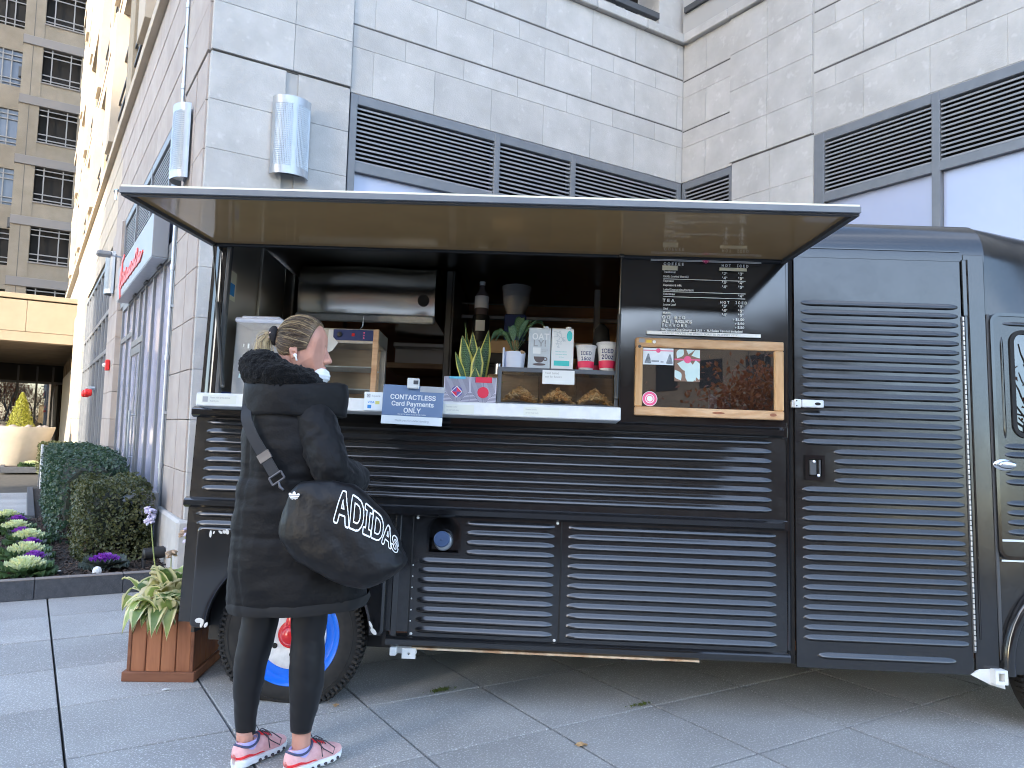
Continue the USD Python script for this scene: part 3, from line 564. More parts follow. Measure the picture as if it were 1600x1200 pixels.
P = np.stack([rng.uniform(-1.58, -0.02, N), rng.uniform(0.14, 4.3, N) ** 1.0, rng.uniform(0.115, 0.14, N)], 1)
nn = rng.normal(0, 0.35, (N, 3)) + [0, 0, 1]
def chips(P, N_, L=0.035, W=0.012, T=0.004):
    N_ = N_ / np.linalg.norm(N_, axis=1, keepdims=True); t = np.cross(N_, rng.normal(size=N_.shape)); t /= np.linalg.norm(t, axis=1, keepdims=True); b = np.cross(N_, t)
    k = len(P); l = L * rng.uniform(0.4, 1.3, k)[:, None] / 2; w = W * rng.uniform(0.5, 1.4, k)[:, None] / 2; h = T
    v = []
    for sz in (-h, h):
        for sx, sy in ((-1, -1), (1, -1), (1, 1), (-1, 1)): v.append(P + t * l * sx + b * w * sy + N_ * sz)
    v = np.stack(v, 1).reshape(-1, 3); o = np.arange(k)[:, None, None] * 8
    return trimesh.Trimesh(v, (o + BF3[None]).reshape(-1, 3), process=False)
mul = Thing('mulch', 'dark bark mulch over the flower bed', 'mulch', B_ORG, B_ROT, kind='stuff')
mul.part('chips', chips(P, nn), MATS['mulch'])

leafmat('hedge_leaf', (0.026, 0.052, 0.028), (0.085, 0.135, 0.072), 5.0, 0.2, 0.4)
leafmat('hedge_leaf_brown', (0.05, 0.060, 0.022), (0.19, 0.18, 0.075), 5.0, 0.2, 0.4)
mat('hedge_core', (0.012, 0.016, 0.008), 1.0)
mat('twig', (0.07, 0.05, 0.035), 0.9)
def hedge(label, x0, x1, y0, y1, h, n, m, size, seed):
    r = np.random.default_rng(seed); cx, cy = (x0 + x1) / 2, (y0 + y1) / 2; X, Y = (x1 - x0) / 2, (y1 - y0) / 2
    t = Thing('hedge', label, 'hedge', from_b(cx, cy, 0.11), B_ROT)
    # points on a rounded box, displaced by lumps
    q = r.uniform(-1, 1, (n * 4, 3)); q[:, 2] = r.uniform(0, 1, n * 4)
    d = np.stack([q[:, 0] * X, q[:, 1] * Y, q[:, 2] * h], 1)
    dist = np.minimum.reduce([X - abs(d[:, 0]), Y - abs(d[:, 1]), h - d[:, 2]]); keep = dist < r.exponential(0.05, n * 4)
    d = d[keep][:n]; nrm = np.zeros_like(d)
    dd = np.stack([X - abs(d[:, 0]), Y - abs(d[:, 1]), h - d[:, 2]], 1); ax = dd.argmin(1)
    for a in range(3): nrm[ax == a, a] = 1 if a == 2 else 0
    for a in (0, 1): nrm[ax == a, a] = np.sign(d[ax == a, a])
    lump = (meshkit.fbm(d * 6 + seed, 3) - 0.5) * 0.16
    # round the corners
    c = np.array([0, 0, h * 0.45]); sc = np.abs((d - c) / [X, Y, h * 0.55]); rr = (sc ** 6).sum(1) ** (1 / 6); d = c + (d - c) / np.maximum(rr, 1)[:, None] + nrm * lump[:, None]
    d[:, 2] = np.maximum(d[:, 2], 0.03)
    t.part('foliage', leafcards(d, nrm + np.array([0, 0, 0.3]), size, 0.62, 0.75), MATS[m])
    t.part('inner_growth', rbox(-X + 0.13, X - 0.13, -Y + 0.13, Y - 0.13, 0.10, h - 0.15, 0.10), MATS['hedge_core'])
    st = [tube([(px, py, -0.05), (px + r.normal(0, 0.03), py + r.normal(0, 0.03), 0.2)], 0.010, 5) for px, py in zip(r.uniform(-X * 0.8, X * 0.8, 14), r.uniform(-Y * 0.9, Y * 0.9, 14))]
    t.part('stems', st, MATS['twig'])
    return t
hedge('clipped box hedge with brownish leaves, nearest the corner pier', -0.70, -0.12, 0.72, 1.80, 0.70, 7500, 'hedge_leaf_brown', 0.036, 3)
hedge('longer dark green clipped hedge running along the shop front', -0.86, -0.16, 1.85, 7.4, 0.86, 15000, 'hedge_leaf', 0.046, 4)

leafmat('cab_green', (0.045, 0.085, 0.030), (0.16, 0.24, 0.085), 14.0, 0.25)
leafmat('cab_grey', (0.06, 0.075, 0.06), (0.15, 0.17, 0.14), 14.0, 0.2)
leafmat('cab_white', (0.62, 0.66, 0.36), (0.80, 0.80, 0.60), 10.0, 0.3)
leafmat('cab_purple', (0.20, 0.03, 0.34), (0.42, 0.16, 0.55), 16.0, 0.3)
def ruffled(n, r0, r1, up, seed, tilt, nu=5, nv=9):
    r = np.random.default_rng(seed); out = []
    for k in range(n):
        a0 = 2 * np.pi * (k + r.uniform(-0.3, 0.3)) / n; ph = r.uniform(0, 6.28)
        def fn(U, V):
            rad = r0 + (r1 - r0) * U; w = (0.25 + 0.75 * np.sin(np.pi * (0.15 + 0.62 * U))) * 1.5 / n * np.pi
            ang = a0 + (V - 0.5) * 2 * w; z = up * U ** 1.2 * tilt + 0.16 * (r1) * U ** 2 * np.sin(V * 22 + ph) * 0.8 + (1 - tilt) * 0.5 * up * np.sin(np.pi * U * 0.8)
            return np.stack([rad * np.cos(ang), rad * np.sin(ang), z], -1)
        out.append(grid(fn, np.linspace(0, 1, nu), np.linspace(0, 1, nv)))
    return cat(out)
def cabbage(label, x, y, kind, s, seed):
    t = Thing('ornamental_cabbage', label, 'cabbage', from_b(x, y, 0.105), B_ROT @ rz(seed * 47), group='ornamental cabbages in the bed')
    h = 0.10 if kind == 'white' else 0.07
    g = 'cab_green' if kind == 'white' else 'cab_grey'
    t.part('outer_leaves', [xf(ruffled(9, 0.03 * s, 0.185 * s, 0.05, seed, 0.6), None, (0, 0, 0.02)), xf(ruffled(9, 0.03 * s, 0.16 * s, 0.09, seed + 1, 0.8), None, (0, 0, 0.03))], MATS[g], smooth=True)
    m = 'cab_white' if kind == 'white' else 'cab_purple'
    t.part('heart', [xf(ruffled(8, 0.01 * s, 0.115 * s, h * 0.7, seed + 2, 0.9), None, (0, 0, 0.055)), xf(ruffled(7, 0.005, 0.085 * s, h * 0.75, seed + 3, 1.0), None, (0, 0, 0.07)), xf(ruffled(6, 0.004, 0.05 * s, h * 0.7, seed + 4, 1.2), None, (0, 0, 0.085)), sball((0, 0, 0.10), (0.05 * s, 0.05 * s, 0.035))], MATS[m], smooth=True)
cl = [('white', -1.045, 0.36, 1.2, 'creamy white ornamental cabbage nearest the front granite curb'), ('purple', -0.98, 0.80, 0.75, 'purple ornamental cabbage just behind the front white one'), ('white', -1.04, 1.15, 1.2, 'second creamy white ornamental cabbage from the curb'),
      ('purple', -1.0, 1.62, 0.75, 'purple ornamental cabbage between the second and third white ones'), ('white', -1.02, 2.05, 1.15, 'third creamy white ornamental cabbage from the curb'), ('purple', -1.08, 2.45, 0.75, 'purple ornamental cabbage behind the third white one'),
      ('white', -1.13, 2.85, 1.15, 'fourth creamy white ornamental cabbage from the curb'), ('purple', -1.12, 3.55, 0.75, 'dull purple ornamental cabbage near the back of the row'), ('white', -1.22, 3.95, 1.0, 'hindmost creamy white ornamental cabbage of the row'),
      ('purple', -0.50, 0.46, 1.0, 'lone purple ornamental cabbage before the brownish hedge')]
for k, (kd, x, y, s, lb) in enumerate(cl): cabbage(lb, x, y, kd, s, 10 + k * 7)
bl_ = Thing('ground_light', 'white domed ground light at the front of the bed', 'light', from_b(-0.565, 0.27, 0.10), B_ROT); bl_.part('dome', lathe([(0.03, 0), (0.035, 0.03), (0.034, 0.05), (0.026, 0.068), (0.012, 0.077), (0.001, 0.08)], 18), MATS['white_paint'], smooth=True)
sp = Thing('spot_light', 'small round well light set in the mulch', 'light', from_b(-0.83, 0.36, 0.115), B_ROT); sp.part('housing', lathe([(0.04, -0.02), (0.04, 0.03), (0.032, 0.032)], 18), MATS['black_plastic'], smooth=40); sp.part('lens', lathe([(0.030, 0.02), (0.022, 0.034), (0.001, 0.04)], 16), MATS['white_paint'], smooth=True)
fo = Thing('garden_flood', 'black cylindrical flood light lying by the building plinth', 'flood light', from_b(-0.16, 0.42, 0.11), B_ROT)
fo.part('housing', tube([(-0.07, 0, 0.12), (-0.06, 0, 0.12), (0.09, 0.02, 0.13), (0.11, 0.02, 0.13)], [0.035, 0.05, 0.05, 0.03], 16), MATS['black_plastic'], smooth=40); fo.part('stake', cyl((-0.06, -0.02, -0.03), (-0.06, 0, 0.09), 0.018, 10), MATS['black_plastic'])
fo.part('cable', tube([(0.08, -0.03, 0.03), (0.16, -0.12, 0.05), (0.24, -0.22, 0.055), (0.32, -0.3, 0.02)], 0.008, 6), MATS['black_plastic'])
bo = Thing('bollard_light', 'short black bollard at the left edge of the flower bed', 'bollard', from_b(-1.30, 1.3, 0.10), B_ROT); bo.part('post', lathe([(0.03, 0), (0.03, 0.22), (0.05, 0.23), (0.05, 0.26), (0.001, 0.28)], 14), MATS['black_plastic'], smooth=40)

# A-board, small second bed and the big round pot further up the street
ab = Thing('sandwich_board', 'grey-blue folding sandwich board standing behind the hedge', 'sandwich board', from_b(-0.58, 10.2, 0), B_ROT @ rz(8))
pn = ab.part('panel', xf(rbox(-0.28, 0.28, -0.012, 0.012, 0.05, 0.84, 0.006), rx(-10), (0, -0.22, 0)), MATS['slate_metal'])
ab.part('poster', xf(box(-0.22, 0.22, -0.016, -0.0135, 0.12, 0.76), rx(-10), (0, -0.22, 0)), MATS['frosted_blue'], under=pn)
ab.part('panel', xf(rbox(-0.28, 0.28, -0.012, 0.012, 0.05, 0.84, 0.006), rx(10), (0, 0.08, 0)), MATS['slate_metal'])
for xo in (-0.27, 0.27): ab.part('leg', xf(rbox(xo - 0.02, xo + 0.02, -0.02, 0.02, 0, 0.86, 0.004), rx(-10), (0, -0.22, 0)), MATS['galvanised'])
b2 = Thing('small_bed', 'small square planting bed with a cabbage before the round pot', 'planter', from_b(-1.0, 16.0, 0), B_ROT)
b2.part('curb', [rbox(-0.6, 0.6, -0.6, -0.5, 0, 0.14), rbox(-0.6, -0.5, -0.5, 0.6, 0, 0.14), rbox(0.5, 0.6, -0.5, 0.6, 0, 0.14)], MATS['granite']); b2.part('soil', box(-0.5, 0.5, -0.5, 0.6, 0, 0.11), MATS['soil'])
cabbage('distant pink and white ornamental cabbage before the round pot', -0.95, 15.85, 'white', 1.6, 99)
pt = Thing('round_pot', 'huge pale round pot with stones, sunlit, before the entrance canopy', 'planter', from_b(-1.45, 17.6, 0), B_ROT)
pt.part('pot', lathe([(0.55, 0), (0.62, 0.05), (0.95, 0.85), (1.0, 1.02), (1.02, 1.10), (0.93, 1.10), (0.90, 1.0), (0.001, 0.98)], 40), MATS['pot_white'], smooth=40)
pt.part('stones', [sball((0.75 * math.cos(a), 0.75 * math.sin(a), 1.05), rng.uniform(0.08, 0.14, 3), 1) for a in np.linspace(0, 6.2, 14)], MATS['granite_top'], kind='stuff')
leafmat('gold_conifer', (0.22, 0.22, 0.02), (0.46, 0.46, 0.06), 3.0, 0.3)
cn = Thing('conifer', 'small golden cone-shaped conifer growing in the round pot', 'conifer', from_b(-1.25, 17.6, 1.0), B_ROT)
zc = rng.uniform(0, 1, 3200) ** 1.3; an = rng.uniform(0, 6.283, 3200); rr_ = 0.29 * (1 - zc) ** 0.8 * rng.uniform(0.75, 1.08, 3200) * (1 + 0.12 * np.sin(an * 5 + zc * 30)) + 0.02
Pc = np.stack([rr_ * np.cos(an), rr_ * np.sin(an), 0.05 + zc * 0.95], 1); cn.part('foliage', leafcards(Pc, np.stack([np.cos(an), np.sin(an), np.full(3200, 0.5)], 1), 0.05, 0.4), MATS['gold_conifer']); cn.part('trunk', cyl((0, 0, -0.05), (0, 0, 0.9), 0.025, 6, 0.01), MATS['twig'])
hd2 = hedge('low small hedge between the sandwich board and the round pot', -0.85, -0.2, 12.4, 13.4, 0.72, 2500, 'hedge_leaf_brown', 0.05, 8)

# ------------------------------------------------------------------ wooden planter with a hosta
mat('cedar', (0.22, 0.075, 0.032), 0.65, col2=(0.34, 0.135, 0.06), vscale=5, stretch=(3, 3, 0.35), rand=0.14, bump=0.15, bscale=30, bstretch=(4, 4, 0.4))
mat('cedar_dark', (0.13, 0.045, 0.02), 0.7, col2=(0.2, 0.08, 0.04), vscale=5, stretch=(0.5, 3, 3), rand=0.1)
PLR = rz(3.5); PL = np.array([-1.775, 4.27, 0])
wp = Thing('wooden_planter', 'red-brown slatted wooden planter box beside the rear wheel', 'planter', PL, PLR)
W2, D2, HT = 0.150, 0.27, 0.34
fx = np.linspace(-W2, W2, 5)
for k in range(4): wp.part('plank', rbox(fx[k] + 0.002, fx[k + 1] - 0.002, -D2, -D2 + 0.018, 0.045, HT - rng.uniform(0, 0.004), 0.003), MATS['cedar'])
fy = np.linspace(-D2 + 0.02, D2, 7)
for k in range(6): wp.part('plank', rbox(W2 - 0.004, W2 + 0.014, fy[k] + 0.002, fy[k + 1] - 0.002, 0.045, HT, 0.003), MATS['cedar'])
for k in range(6): wp.part('plank', rbox(-W2 - 0.014, -W2 + 0.004, fy[k] + 0.002, fy[k + 1] - 0.002, 0.045, HT, 0.003), MATS['cedar'])
wp.part('corner_post', [rbox(W2 - 0.002, W2 + 0.016, -D2 - 0.004, -D2 + 0.018, 0.045, HT, 0.003), rbox(-W2 - 0.016, -W2 + 0.002, -D2 - 0.004, -D2 + 0.018, 0.045, HT, 0.003)], MATS['cedar_dark'])
wp.part('base_trim', [rbox(-W2 - 0.032, W2 + 0.032, -D2 - 0.024, -D2 - 0.005, 0, 0.05, 0.004), rbox(W2 + 0.015, W2 + 0.033, -D2 - 0.004, D2 + 0.02, 0, 0.0495, 0.004), rbox(-W2 - 0.033, -W2 - 0.015, -D2 - 0.004, D2 + 0.02, 0, 0.0495, 0.004)], MATS['cedar_dark'])
wp.part('rear_board', box(-W2, W2, D2 - 0.02, D2, 0.02, HT), MATS['cedar_dark']); wp.part('soil', box(-W2, W2, -D2 + 0.02, D2 - 0.02, HT - 0.06, HT - 0.03), MATS['soil'])
def uvleaf_mat(name, inner1, inner2, edge, e0, e1, band=None, trans=0.25):
    n = {'uv': ('uvmap', {'attribute': 'st'}), 'sx': ('separate_xyz', {}), 'ab': ('math', {'math_type': 'multiply_add', 'value2': 2.0, 'value3': -1.0}), 'a2': ('math', {'math_type': 'absolute'}), 'tc': ('texture_coordinate', {}), 'nz': ('noise_texture', {'scale': 18.0, 'detail': 3.0}),
         'jn': ('math', {'math_type': 'multiply_add', 'value2': 0.35, 'value3': -0.17}), 'ad': ('math', {'math_type': 'add'}), 'mr': ('map_range', {'from_min': e0, 'from_max': e1, 'to_min': 0.0, 'to_max': 1.0, 'clamp': True}),
         'rp': ('rgb_ramp', {'ramp': [(0.3, inner1), (0.7, inner2)]}), 'mx': ('mix_color', {'b': edge}), 'p': ('principled_bsdf', {'roughness': 0.4}), 't': ('translucent_bsdf', {}), 'x': ('mix_closure', {'fac': trans})}
    l = [('uv.UV', 'sx.vector'), ('sx.y', 'ab.value1'), ('ab.value', 'a2.value1'), ('tc.object', 'nz.vector'), ('nz.fac', 'jn.value1'), ('a2.value', 'ad.value1'), ('jn.value', 'ad.value2'), ('ad.value', 'mr.value'), ('mr.result', 'mx.fac'), ('mx.result', 'p.base_color'), ('mx.result', 't.color'), ('p.BSDF', 'x.closure1'), ('t.BSDF', 'x.closure2')]
    if band:
        n['wv'] = ('wave_texture', {'wave_type': 'bands', 'bands_direction': 'x', 'scale': band, 'distortion': 9.0, 'detail': 2.0, 'detail_scale': 2.5}); l += [('uv.UV', 'wv.vector'), ('wv.fac', 'rp.fac')]
    else: l += [('nz.fac', 'rp.fac')]
    l.append(('rp.color', 'mx.a')); MATS[name] = usdkit.material(stage, '/World/Looks/' + name, n, l, surface='x.closure')
uvleaf_mat('hosta_leaf', (0.075, 0.14, 0.035), (0.19, 0.27, 0.075), (0.66, 0.62, 0.36), 0.52, 0.72)
uvleaf_mat('hosta_leaf_pale', (0.20, 0.28, 0.06), (0.36, 0.42, 0.12), (0.72, 0.66, 0.36), 0.56, 0.74)
uvleaf_mat('hosta_leaf_old', (0.20, 0.19, 0.05), (0.34, 0.30, 0.10), (0.66, 0.58, 0.38), 0.35, 0.62)
def uvmesh(parent, name, fn, us, vs, m):
    g = grid(fn, us, vs); U, V = np.meshgrid(us, vs, indexing='ij'); p = parent + '/' + numbered(parent, name)
    usdkit.mesh(stage, p, g, MATS[m], True, uv=np.stack([U.ravel(), V.ravel()], 1)); return p
def arch_leaf(base, az, L, wid, rise, droop, twist, seed):
    r = np.random.default_rng(seed); d = np.array([math.cos(az), math.sin(az), 0]); s = np.array([-d[1], d[0], 0])
    def fn(U, V):
        t = U; out = L * (t - 0.10 * t ** 2); z = rise * L * (1.9 * t - (1.0 + droop) * t ** 2.1)
        w = wid * np.where(t < 0.25, 0.10 + 0.06 * t, 0.11 + 0.95 * np.sin(np.pi * np.clip((t - 0.25) / 0.75, 0, 1) ** 0.66) ** 0.9 - 0.11 * np.clip((t - 0.8) / 0.2, 0, 1))
        v = (V - 0.5) * 2; cup = -0.12 * wid * (1 - v ** 2) + 0.03 * wid * np.sin(U * 26 + v * 3 + seed)
        P = np.asarray(base) + d * out[..., None] + s * (w * v * 0.5)[..., None] + np.array([0, 0, 1.0]) * (z + cup + twist * v * w * 0.5)[..., None]
        return P
    return fn
ho = Thing('hosta', 'variegated green and cream hosta spilling over the wooden planter', 'plant', PL + [0, -0.03, HT - 0.04], PLR)
rr2 = np.random.default_rng(5)
us, vs = np.linspace(0, 1, 13), np.linspace(0, 1, 7)
for k in range(150):
    az = rr2.uniform(0, 6.283); inner = k % 3 == 0
    if k % 2: az = rr2.uniform(math.pi * 0.92, math.pi * 1.8)
    L = rr2.uniform(0.13, 0.19) if inner else rr2.uniform(0.17, 0.235); base = np.array([rr2.normal(0, 0.05), rr2.normal(-0.06, 0.08), 0])
    uvmesh(ho.path, 'leaf', arch_leaf(base, az, L, rr2.uniform(0.085, 0.125), rr2.uniform(1.2, 1.8) if inner else rr2.uniform(0.8, 1.3), rr2.uniform(0.0, 0.35) if inner else rr2.uniform(0.45, 1.15), rr2.normal(0, 0.3), k), us, vs, ['hosta_leaf', 'hosta_leaf_pale', 'hosta_leaf_old'][int(rr2.choice(3, p=[0.5, 0.32, 0.18]))])
mat('stalk', (0.26, 0.30, 0.10), 0.6); mat('hosta_flower', (0.50, 0.42, 0.62), 0.6, col2=(0.72, 0.68, 0.76), vscale=40, rand=0.1); mat('dry_flower', (0.42, 0.30, 0.20), 0.8)
def stalk(b0, tip, lean, flowers, dry, seed):
    r = np.random.default_rng(seed); b0, tip = np.array(b0, float), np.array(tip, float); pts = [b0 + (tip - b0) * t + np.array([lean * math.sin(t * 3.14), 0, 0]) for t in np.linspace(0, 1, 8)]
    p = ho.part('flower_stalk', tube(pts, np.linspace(0.0042, 0.0028, 8), 6), MATS['stalk'], smooth=40); ms = []
    for k in range(flowers):
        f = r.uniform(0.0, 0.085 if not dry else 0.03); a = r.uniform(0, 6.28); q = tip - np.array([0, 0, f]) + np.array([0, 0, 0.012]); d = np.array([math.cos(a), math.sin(a), -0.3 - 4 * f]); d /= np.linalg.norm(d)
        ms.append(tube([q, q + d * 0.012, q + d * 0.026, q + d * 0.034], [0.002, 0.005, 0.0075, 0.004] if not dry else [0.003, 0.007, 0.008, 0.003], 6))
    ho.part('flower_head', ms, MATS['dry_flower' if dry else 'hosta_flower'], under=p, smooth=40)
stalk((-0.075, -0.06, 0.02), (-0.165, -0.06, 0.555), -0.01, 40, False, 1)
stalk((-0.05, -0.04, 0.02), (-0.045, -0.05, 0.325), 0.004, 14, True, 2)
stalk((0.06, -0.10, 0.02), (0.045, -0.12, 0.44), 0.01, 8, True, 3)
stalk((0.07, -0.10, 0.02), (0.068, -0.12, 0.47), 0.02, 26, False, 4)

# litter and weeds on the paving
mat('dry_leaf', (0.36, 0.20, 0.08), 0.7, col2=(0.5, 0.33, 0.17), vscale=40)
def litter(name, label, cat_, x, y, m, s, seed):
    r = np.random.default_rng(seed); t = Thing(name, label, cat_, (x, y, 0.003), rz(r.uniform(0, 360)))
    def fn(U, V):
        v = V - 0.5; w = 0.35 * np.sin(np.pi * np.clip(U, 0.02, 0.98)) * (1 + 0.25 * np.sin(U * 19)); return np.stack([(U - 0.5) * s, v * s * 2 * w, 0.10 * s * np.abs(v) + 0.12 * s * np.sin(3 * U + 4 * V) ** 2], -1)
    t.part('blade', grid(fn, np.linspace(0, 1, 9), np.linspace(0, 1, 5)), MATS[m], smooth=True)
litter('fallen_leaf', 'dry tan leaf curled on the paving in front of the truck', 'leaf', 0.343, 3.343, 'dry_leaf', 0.055, 1)
litter('fallen_leaf', 'brown leaf scrap by the rear tyre, right of it', 'leaf', -0.79, 3.72, 'dry_leaf', 0.045, 2)
litter('fallen_leaf', 'pale leaf scrap on the paving before the wooden planter', 'leaf', -1.66, 3.86, 'white_paint', 0.04, 3)
leafmat('weed', (0.10, 0.13, 0.03), (0.28, 0.28, 0.09), 20.0, 0.3)
def weed(label, x, y, ax, n, L, seed):
    r = np.random.default_rng(seed); t = Thing('weed', label, 'weed', (x, y, 0)); c = r.normal(0, 1, (n, 1)) * 0.035 * np.array([[ax[0], ax[1], 0]]) + r.normal(0, 0.006, (n, 3)) * [1, 1, 0] + [0, 0, 0.008]
    t.part('blades', leafcards(c, r.normal(0, 1, (n, 3)) + [0, 0, 0.6], L, 0.25), MATS['weed'], kind='stuff')
weed('tuft of yellow-green weed in the joint under the fuel panel', -0.309, 3.978, (0.85, 0.53), 80, 0.03, 1)
weed('small tuft of weed in the paving joint left of the fallen leaf', 0.681, 3.856, (0.85, 0.53), 50, 0.022, 2)

# ------------------------------------------------------------------ the black coffee truck (local x along its side, y into it, z up; its side leans in slightly)
def paint(name, col, rough, wav, spec=0.5):
    n = {'p': ('principled_bsdf', {'base_color': col, 'roughness': rough, 'specular_ior_level': spec}), 'geo': ('texture_coordinate', {}), 'n1': ('noise_texture', {'scale': 2.3, 'detail': 1.5}), 'n2': ('noise_texture', {'scale': 260.0, 'detail': 2.0}),
         'b1': ('bump', {'strength': wav, 'distance': 0.03}), 'b2': ('bump', {'strength': 0.06, 'distance': 0.001}), 'n3': ('noise_texture', {'scale': 7.0, 'detail': 6.0, 'roughness': 0.7}), 'mr': ('map_range', {'from_min': 0.35, 'from_max': 0.7, 'to_min': rough * 0.85, 'to_max': rough * 1.35, 'clamp': True}),
         'n4': ('noise_texture', {'scale': 55.0, 'detail': 4.0, 'roughness': 0.7}), 'dr': ('map_range', {'from_min': 0.63, 'from_max': 0.80, 'to_min': 0.0, 'to_max': 0.22, 'clamp': True}), 'dm': ('mix_color', {'a': col, 'b': (0.05, 0.045, 0.04)})}
    l = [('geo.object', 'n1.vector'), ('geo.object', 'n2.vector'), ('geo.object', 'n3.vector'), ('geo.object', 'n4.vector'), ('n4.fac', 'dr.value'), ('dr.result', 'dm.fac'), ('dm.result', 'p.base_color'), ('n1.fac', 'b1.height'), ('n2.fac', 'b2.height'), ('b1.normal', 'b2.normal'), ('b2.normal', 'p.normal'), ('n3.fac', 'mr.value'), ('mr.result', 'p.roughness')]
    MATS[name] = usdkit.material(stage, '/World/Looks/' + name, n, l, surface='p.BSDF')
paint('truck_black', (0.0055, 0.0055, 0.006), 0.15, 0.10, 0.92)
paint('truck_black_gloss', (0.0045, 0.0045, 0.005), 0.08, 0.08, 1.0)
mat('hatch_beige', (0.345, 0.218, 0.098), 0.07, col2=(0.38, 0.243, 0.112), vscale=1.5, spec=0.9)
mat('cream_edge', (0.78, 0.72, 0.55), 0.5)
mat('rubber', (0.012, 0.012, 0.0125), 0.7, col2=(0.022, 0.021, 0.020), vscale=20, spec=0.3)
mat('rim_blue', (0.004, 0.13, 0.66), 0.25, coat=0.4); mat('rim_white', (0.70, 0.70, 0.69), 0.3, coat=0.3, col2=(0.58, 0.58, 0.57), vscale=25); mat('rim_red', (0.52, 0.012, 0.016), 0.25, coat=0.4)
mat('steel', (0.50, 0.47, 0.42), 0.33, 0.85, bump=0.05, bscale=3.0, bdist=0.03)
mat('steel_bright', (0.72, 0.68, 0.60), 0.16, 1.0); mat('steel_dark', (0.12, 0.115, 0.105), 0.30, 1.0)
mat('counter_metal', (0.66, 0.68, 0.69), 0.45, 0.15, col2=(0.58, 0.60, 0.61), vscale=18)
mat('ply', (0.45, 0.245, 0.10), 0.6, col2=(0.58, 0.33, 0.15), vscale=3, stretch=(1, 1, 9)); mat('ply_dark', (0.22, 0.085, 0.04), 0.6)
mat('pine', (0.48, 0.28, 0.15), 0.6, col2=(0.62, 0.40, 0.24), vscale=4, stretch=(0.6, 4, 9), rand=0.08)
mat('frame_wood', (0.42, 0.21, 0.075), 0.5, col2=(0.64, 0.42, 0.24), vscale=3.5, stretch=(1.2, 4, 7), rand=0.10, ramp=(0.38, 0.66), bump=0.1, bscale=40, bstretch=(1, 4, 6))
mat('frame_wood_v', (0.46, 0.24, 0.09), 0.5, col2=(0.60, 0.38, 0.19), vscale=3.5, stretch=(7, 4, 1.0), rand=0.10, bump=0.1, bscale=40, bstretch=(6, 4, 1))
mat('decal_white', (0.80, 0.80, 0.78), 0.5); mat('decal_cream', (0.62, 0.60, 0.46), 0.6); mat('decal_grey', (0.30, 0.31, 0.33), 0.5); mat('decal_pink', (0.78, 0.10, 0.24), 0.45)
mat('chrome', (0.75, 0.76, 0.78), 0.18, 1.0)
mat('paper_label', (0.60, 0.62, 0.56), 0.6); mat('scuff', (0.62, 0.60, 0.56), 0.7); mat('rust_edge', (0.62, 0.50, 0.34), 0.7, col2=(0.36, 0.2, 0.1), vscale=12)
pane('clear_glass', (0.86, 0.88, 0.88), 1.5, 0.02); pane('cab_glass', (0.4, 0.4, 0.4), 1.5, 0.07); pane('window_glass', (0.6, 0.6, 0.6), 1.6, 0.20)
TRM = np.array([])
T_ROT = rz(-1.70) @ ry(0.31) @ rx(-3.56); T_ORG = np.array([-1.037, 3.687, 0.0])
def from_t(x, y, z): return T_ORG + T_ROT @ np.array([x, y, z], float)
tk = Thing('coffee_truck', 'matt black corrugated-metal vintage coffee truck with its serving hatch raised', 'truck', T_ORG, T_ROT)
from scipy.interpolate import PchipInterpolator
RIBP = PchipInterpolator([-1, -0.80, -0.62, -0.46, -0.25, 0.70, 0.88, 1.0], [0, 0.42, 0.84, 1.0, 0.93, 0.17, 0.045, 0])
def rib(x0, x1, zc, h=0.0118, w=0.037, tip=0.06, y=0.0):
    us = np.concatenate([np.linspace(0, 1, 8) ** 1.3 * tip, [tip * 1.6], np.linspace(x0 + tip * 2, x1 - tip * 2, 6) - x0, [x1 - x0 - tip * 1.6], x1 - x0 - np.linspace(1, 0, 8) ** 1.3 * tip])
    def fn(U, V):
        e = np.clip(np.minimum(U, (x1 - x0) - U) / tip, 0, 1); ew = np.sqrt(np.clip(1 - (1 - e) ** 2, 0, 1)); v = V
        return np.stack([x0 + U, y + 0.0015 - (h * ew ** 1.2) * RIBP(v), zc + v * w / 2 * (0.16 + 0.84 * ew)], -1)
    g = grid(fn, us, np.linspace(-1, 1, 25)); g.invert(); 
    nrm = g.face_normals
    if nrm[:, 1].mean() > 0: g.invert()
    return g
def panel(name, poly, ribs, y=0.0, d=0.012, m='truck_black', label=None, under=None, holes=None):
    ms = [wall_poly(poly, y + d, d)] + [rib(*r, y=y) for r in ribs]
    return tk.part(name, cat(ms), MATS[m], smooth=32, under=under, label=label)
RB = sg.box
# side panels
mid = [(-0.475, 2.295, 1.333 - 0.0463 * k) for k in range(8)]
panel('side_panel', RB(-0.53, 0.955, 2.362, 1.40), mid, label='long ribbed panel under the serving hatch')
low_z = [0.888 - 0.0458 * k for k in range(12)]
fuel = sg.box(0.655, 0.70, 0.80, 0.845).union(sg.Point(0.7275, 0.845).buffer(0.0725)).intersection(sg.box(0.6, 0.745, 0.85, 0.92))
panel('fuel_panel', RB(0.580, 0.345, 1.288, 0.918).difference(fuel), [(0.83 if k < 4 else 0.605, 1.262, z) for k, z in enumerate(low_z)], label='lower ribbed panel with the fuel filler')
panel('lower_panel', RB(1.296, 0.345, 2.362, 0.918), [(1.322, 2.315, z) for z in low_z])
panel('rear_corner_panel', sg.box(-0.53, 0.37, 0.574, 0.918).difference(sg.Point(0, 0.33).buffer(0.405, 48)).difference(sg.box(-0.405, 0.30, 0.405, 0.33)), [(-0.49, 0.28, 0.885), (-0.485, 0.28, 0.839)])
fb = sg.box(-0.44, 0.375, 0.44, 0.80).buffer(0.03, 16).intersection(sg.box(-0.5, 0.345, 0.5, 0.9)).difference(sg.Point(0, 0.33).buffer(0.392, 64)).difference(sg.box(-0.392, 0.2, 0.392, 0.33))
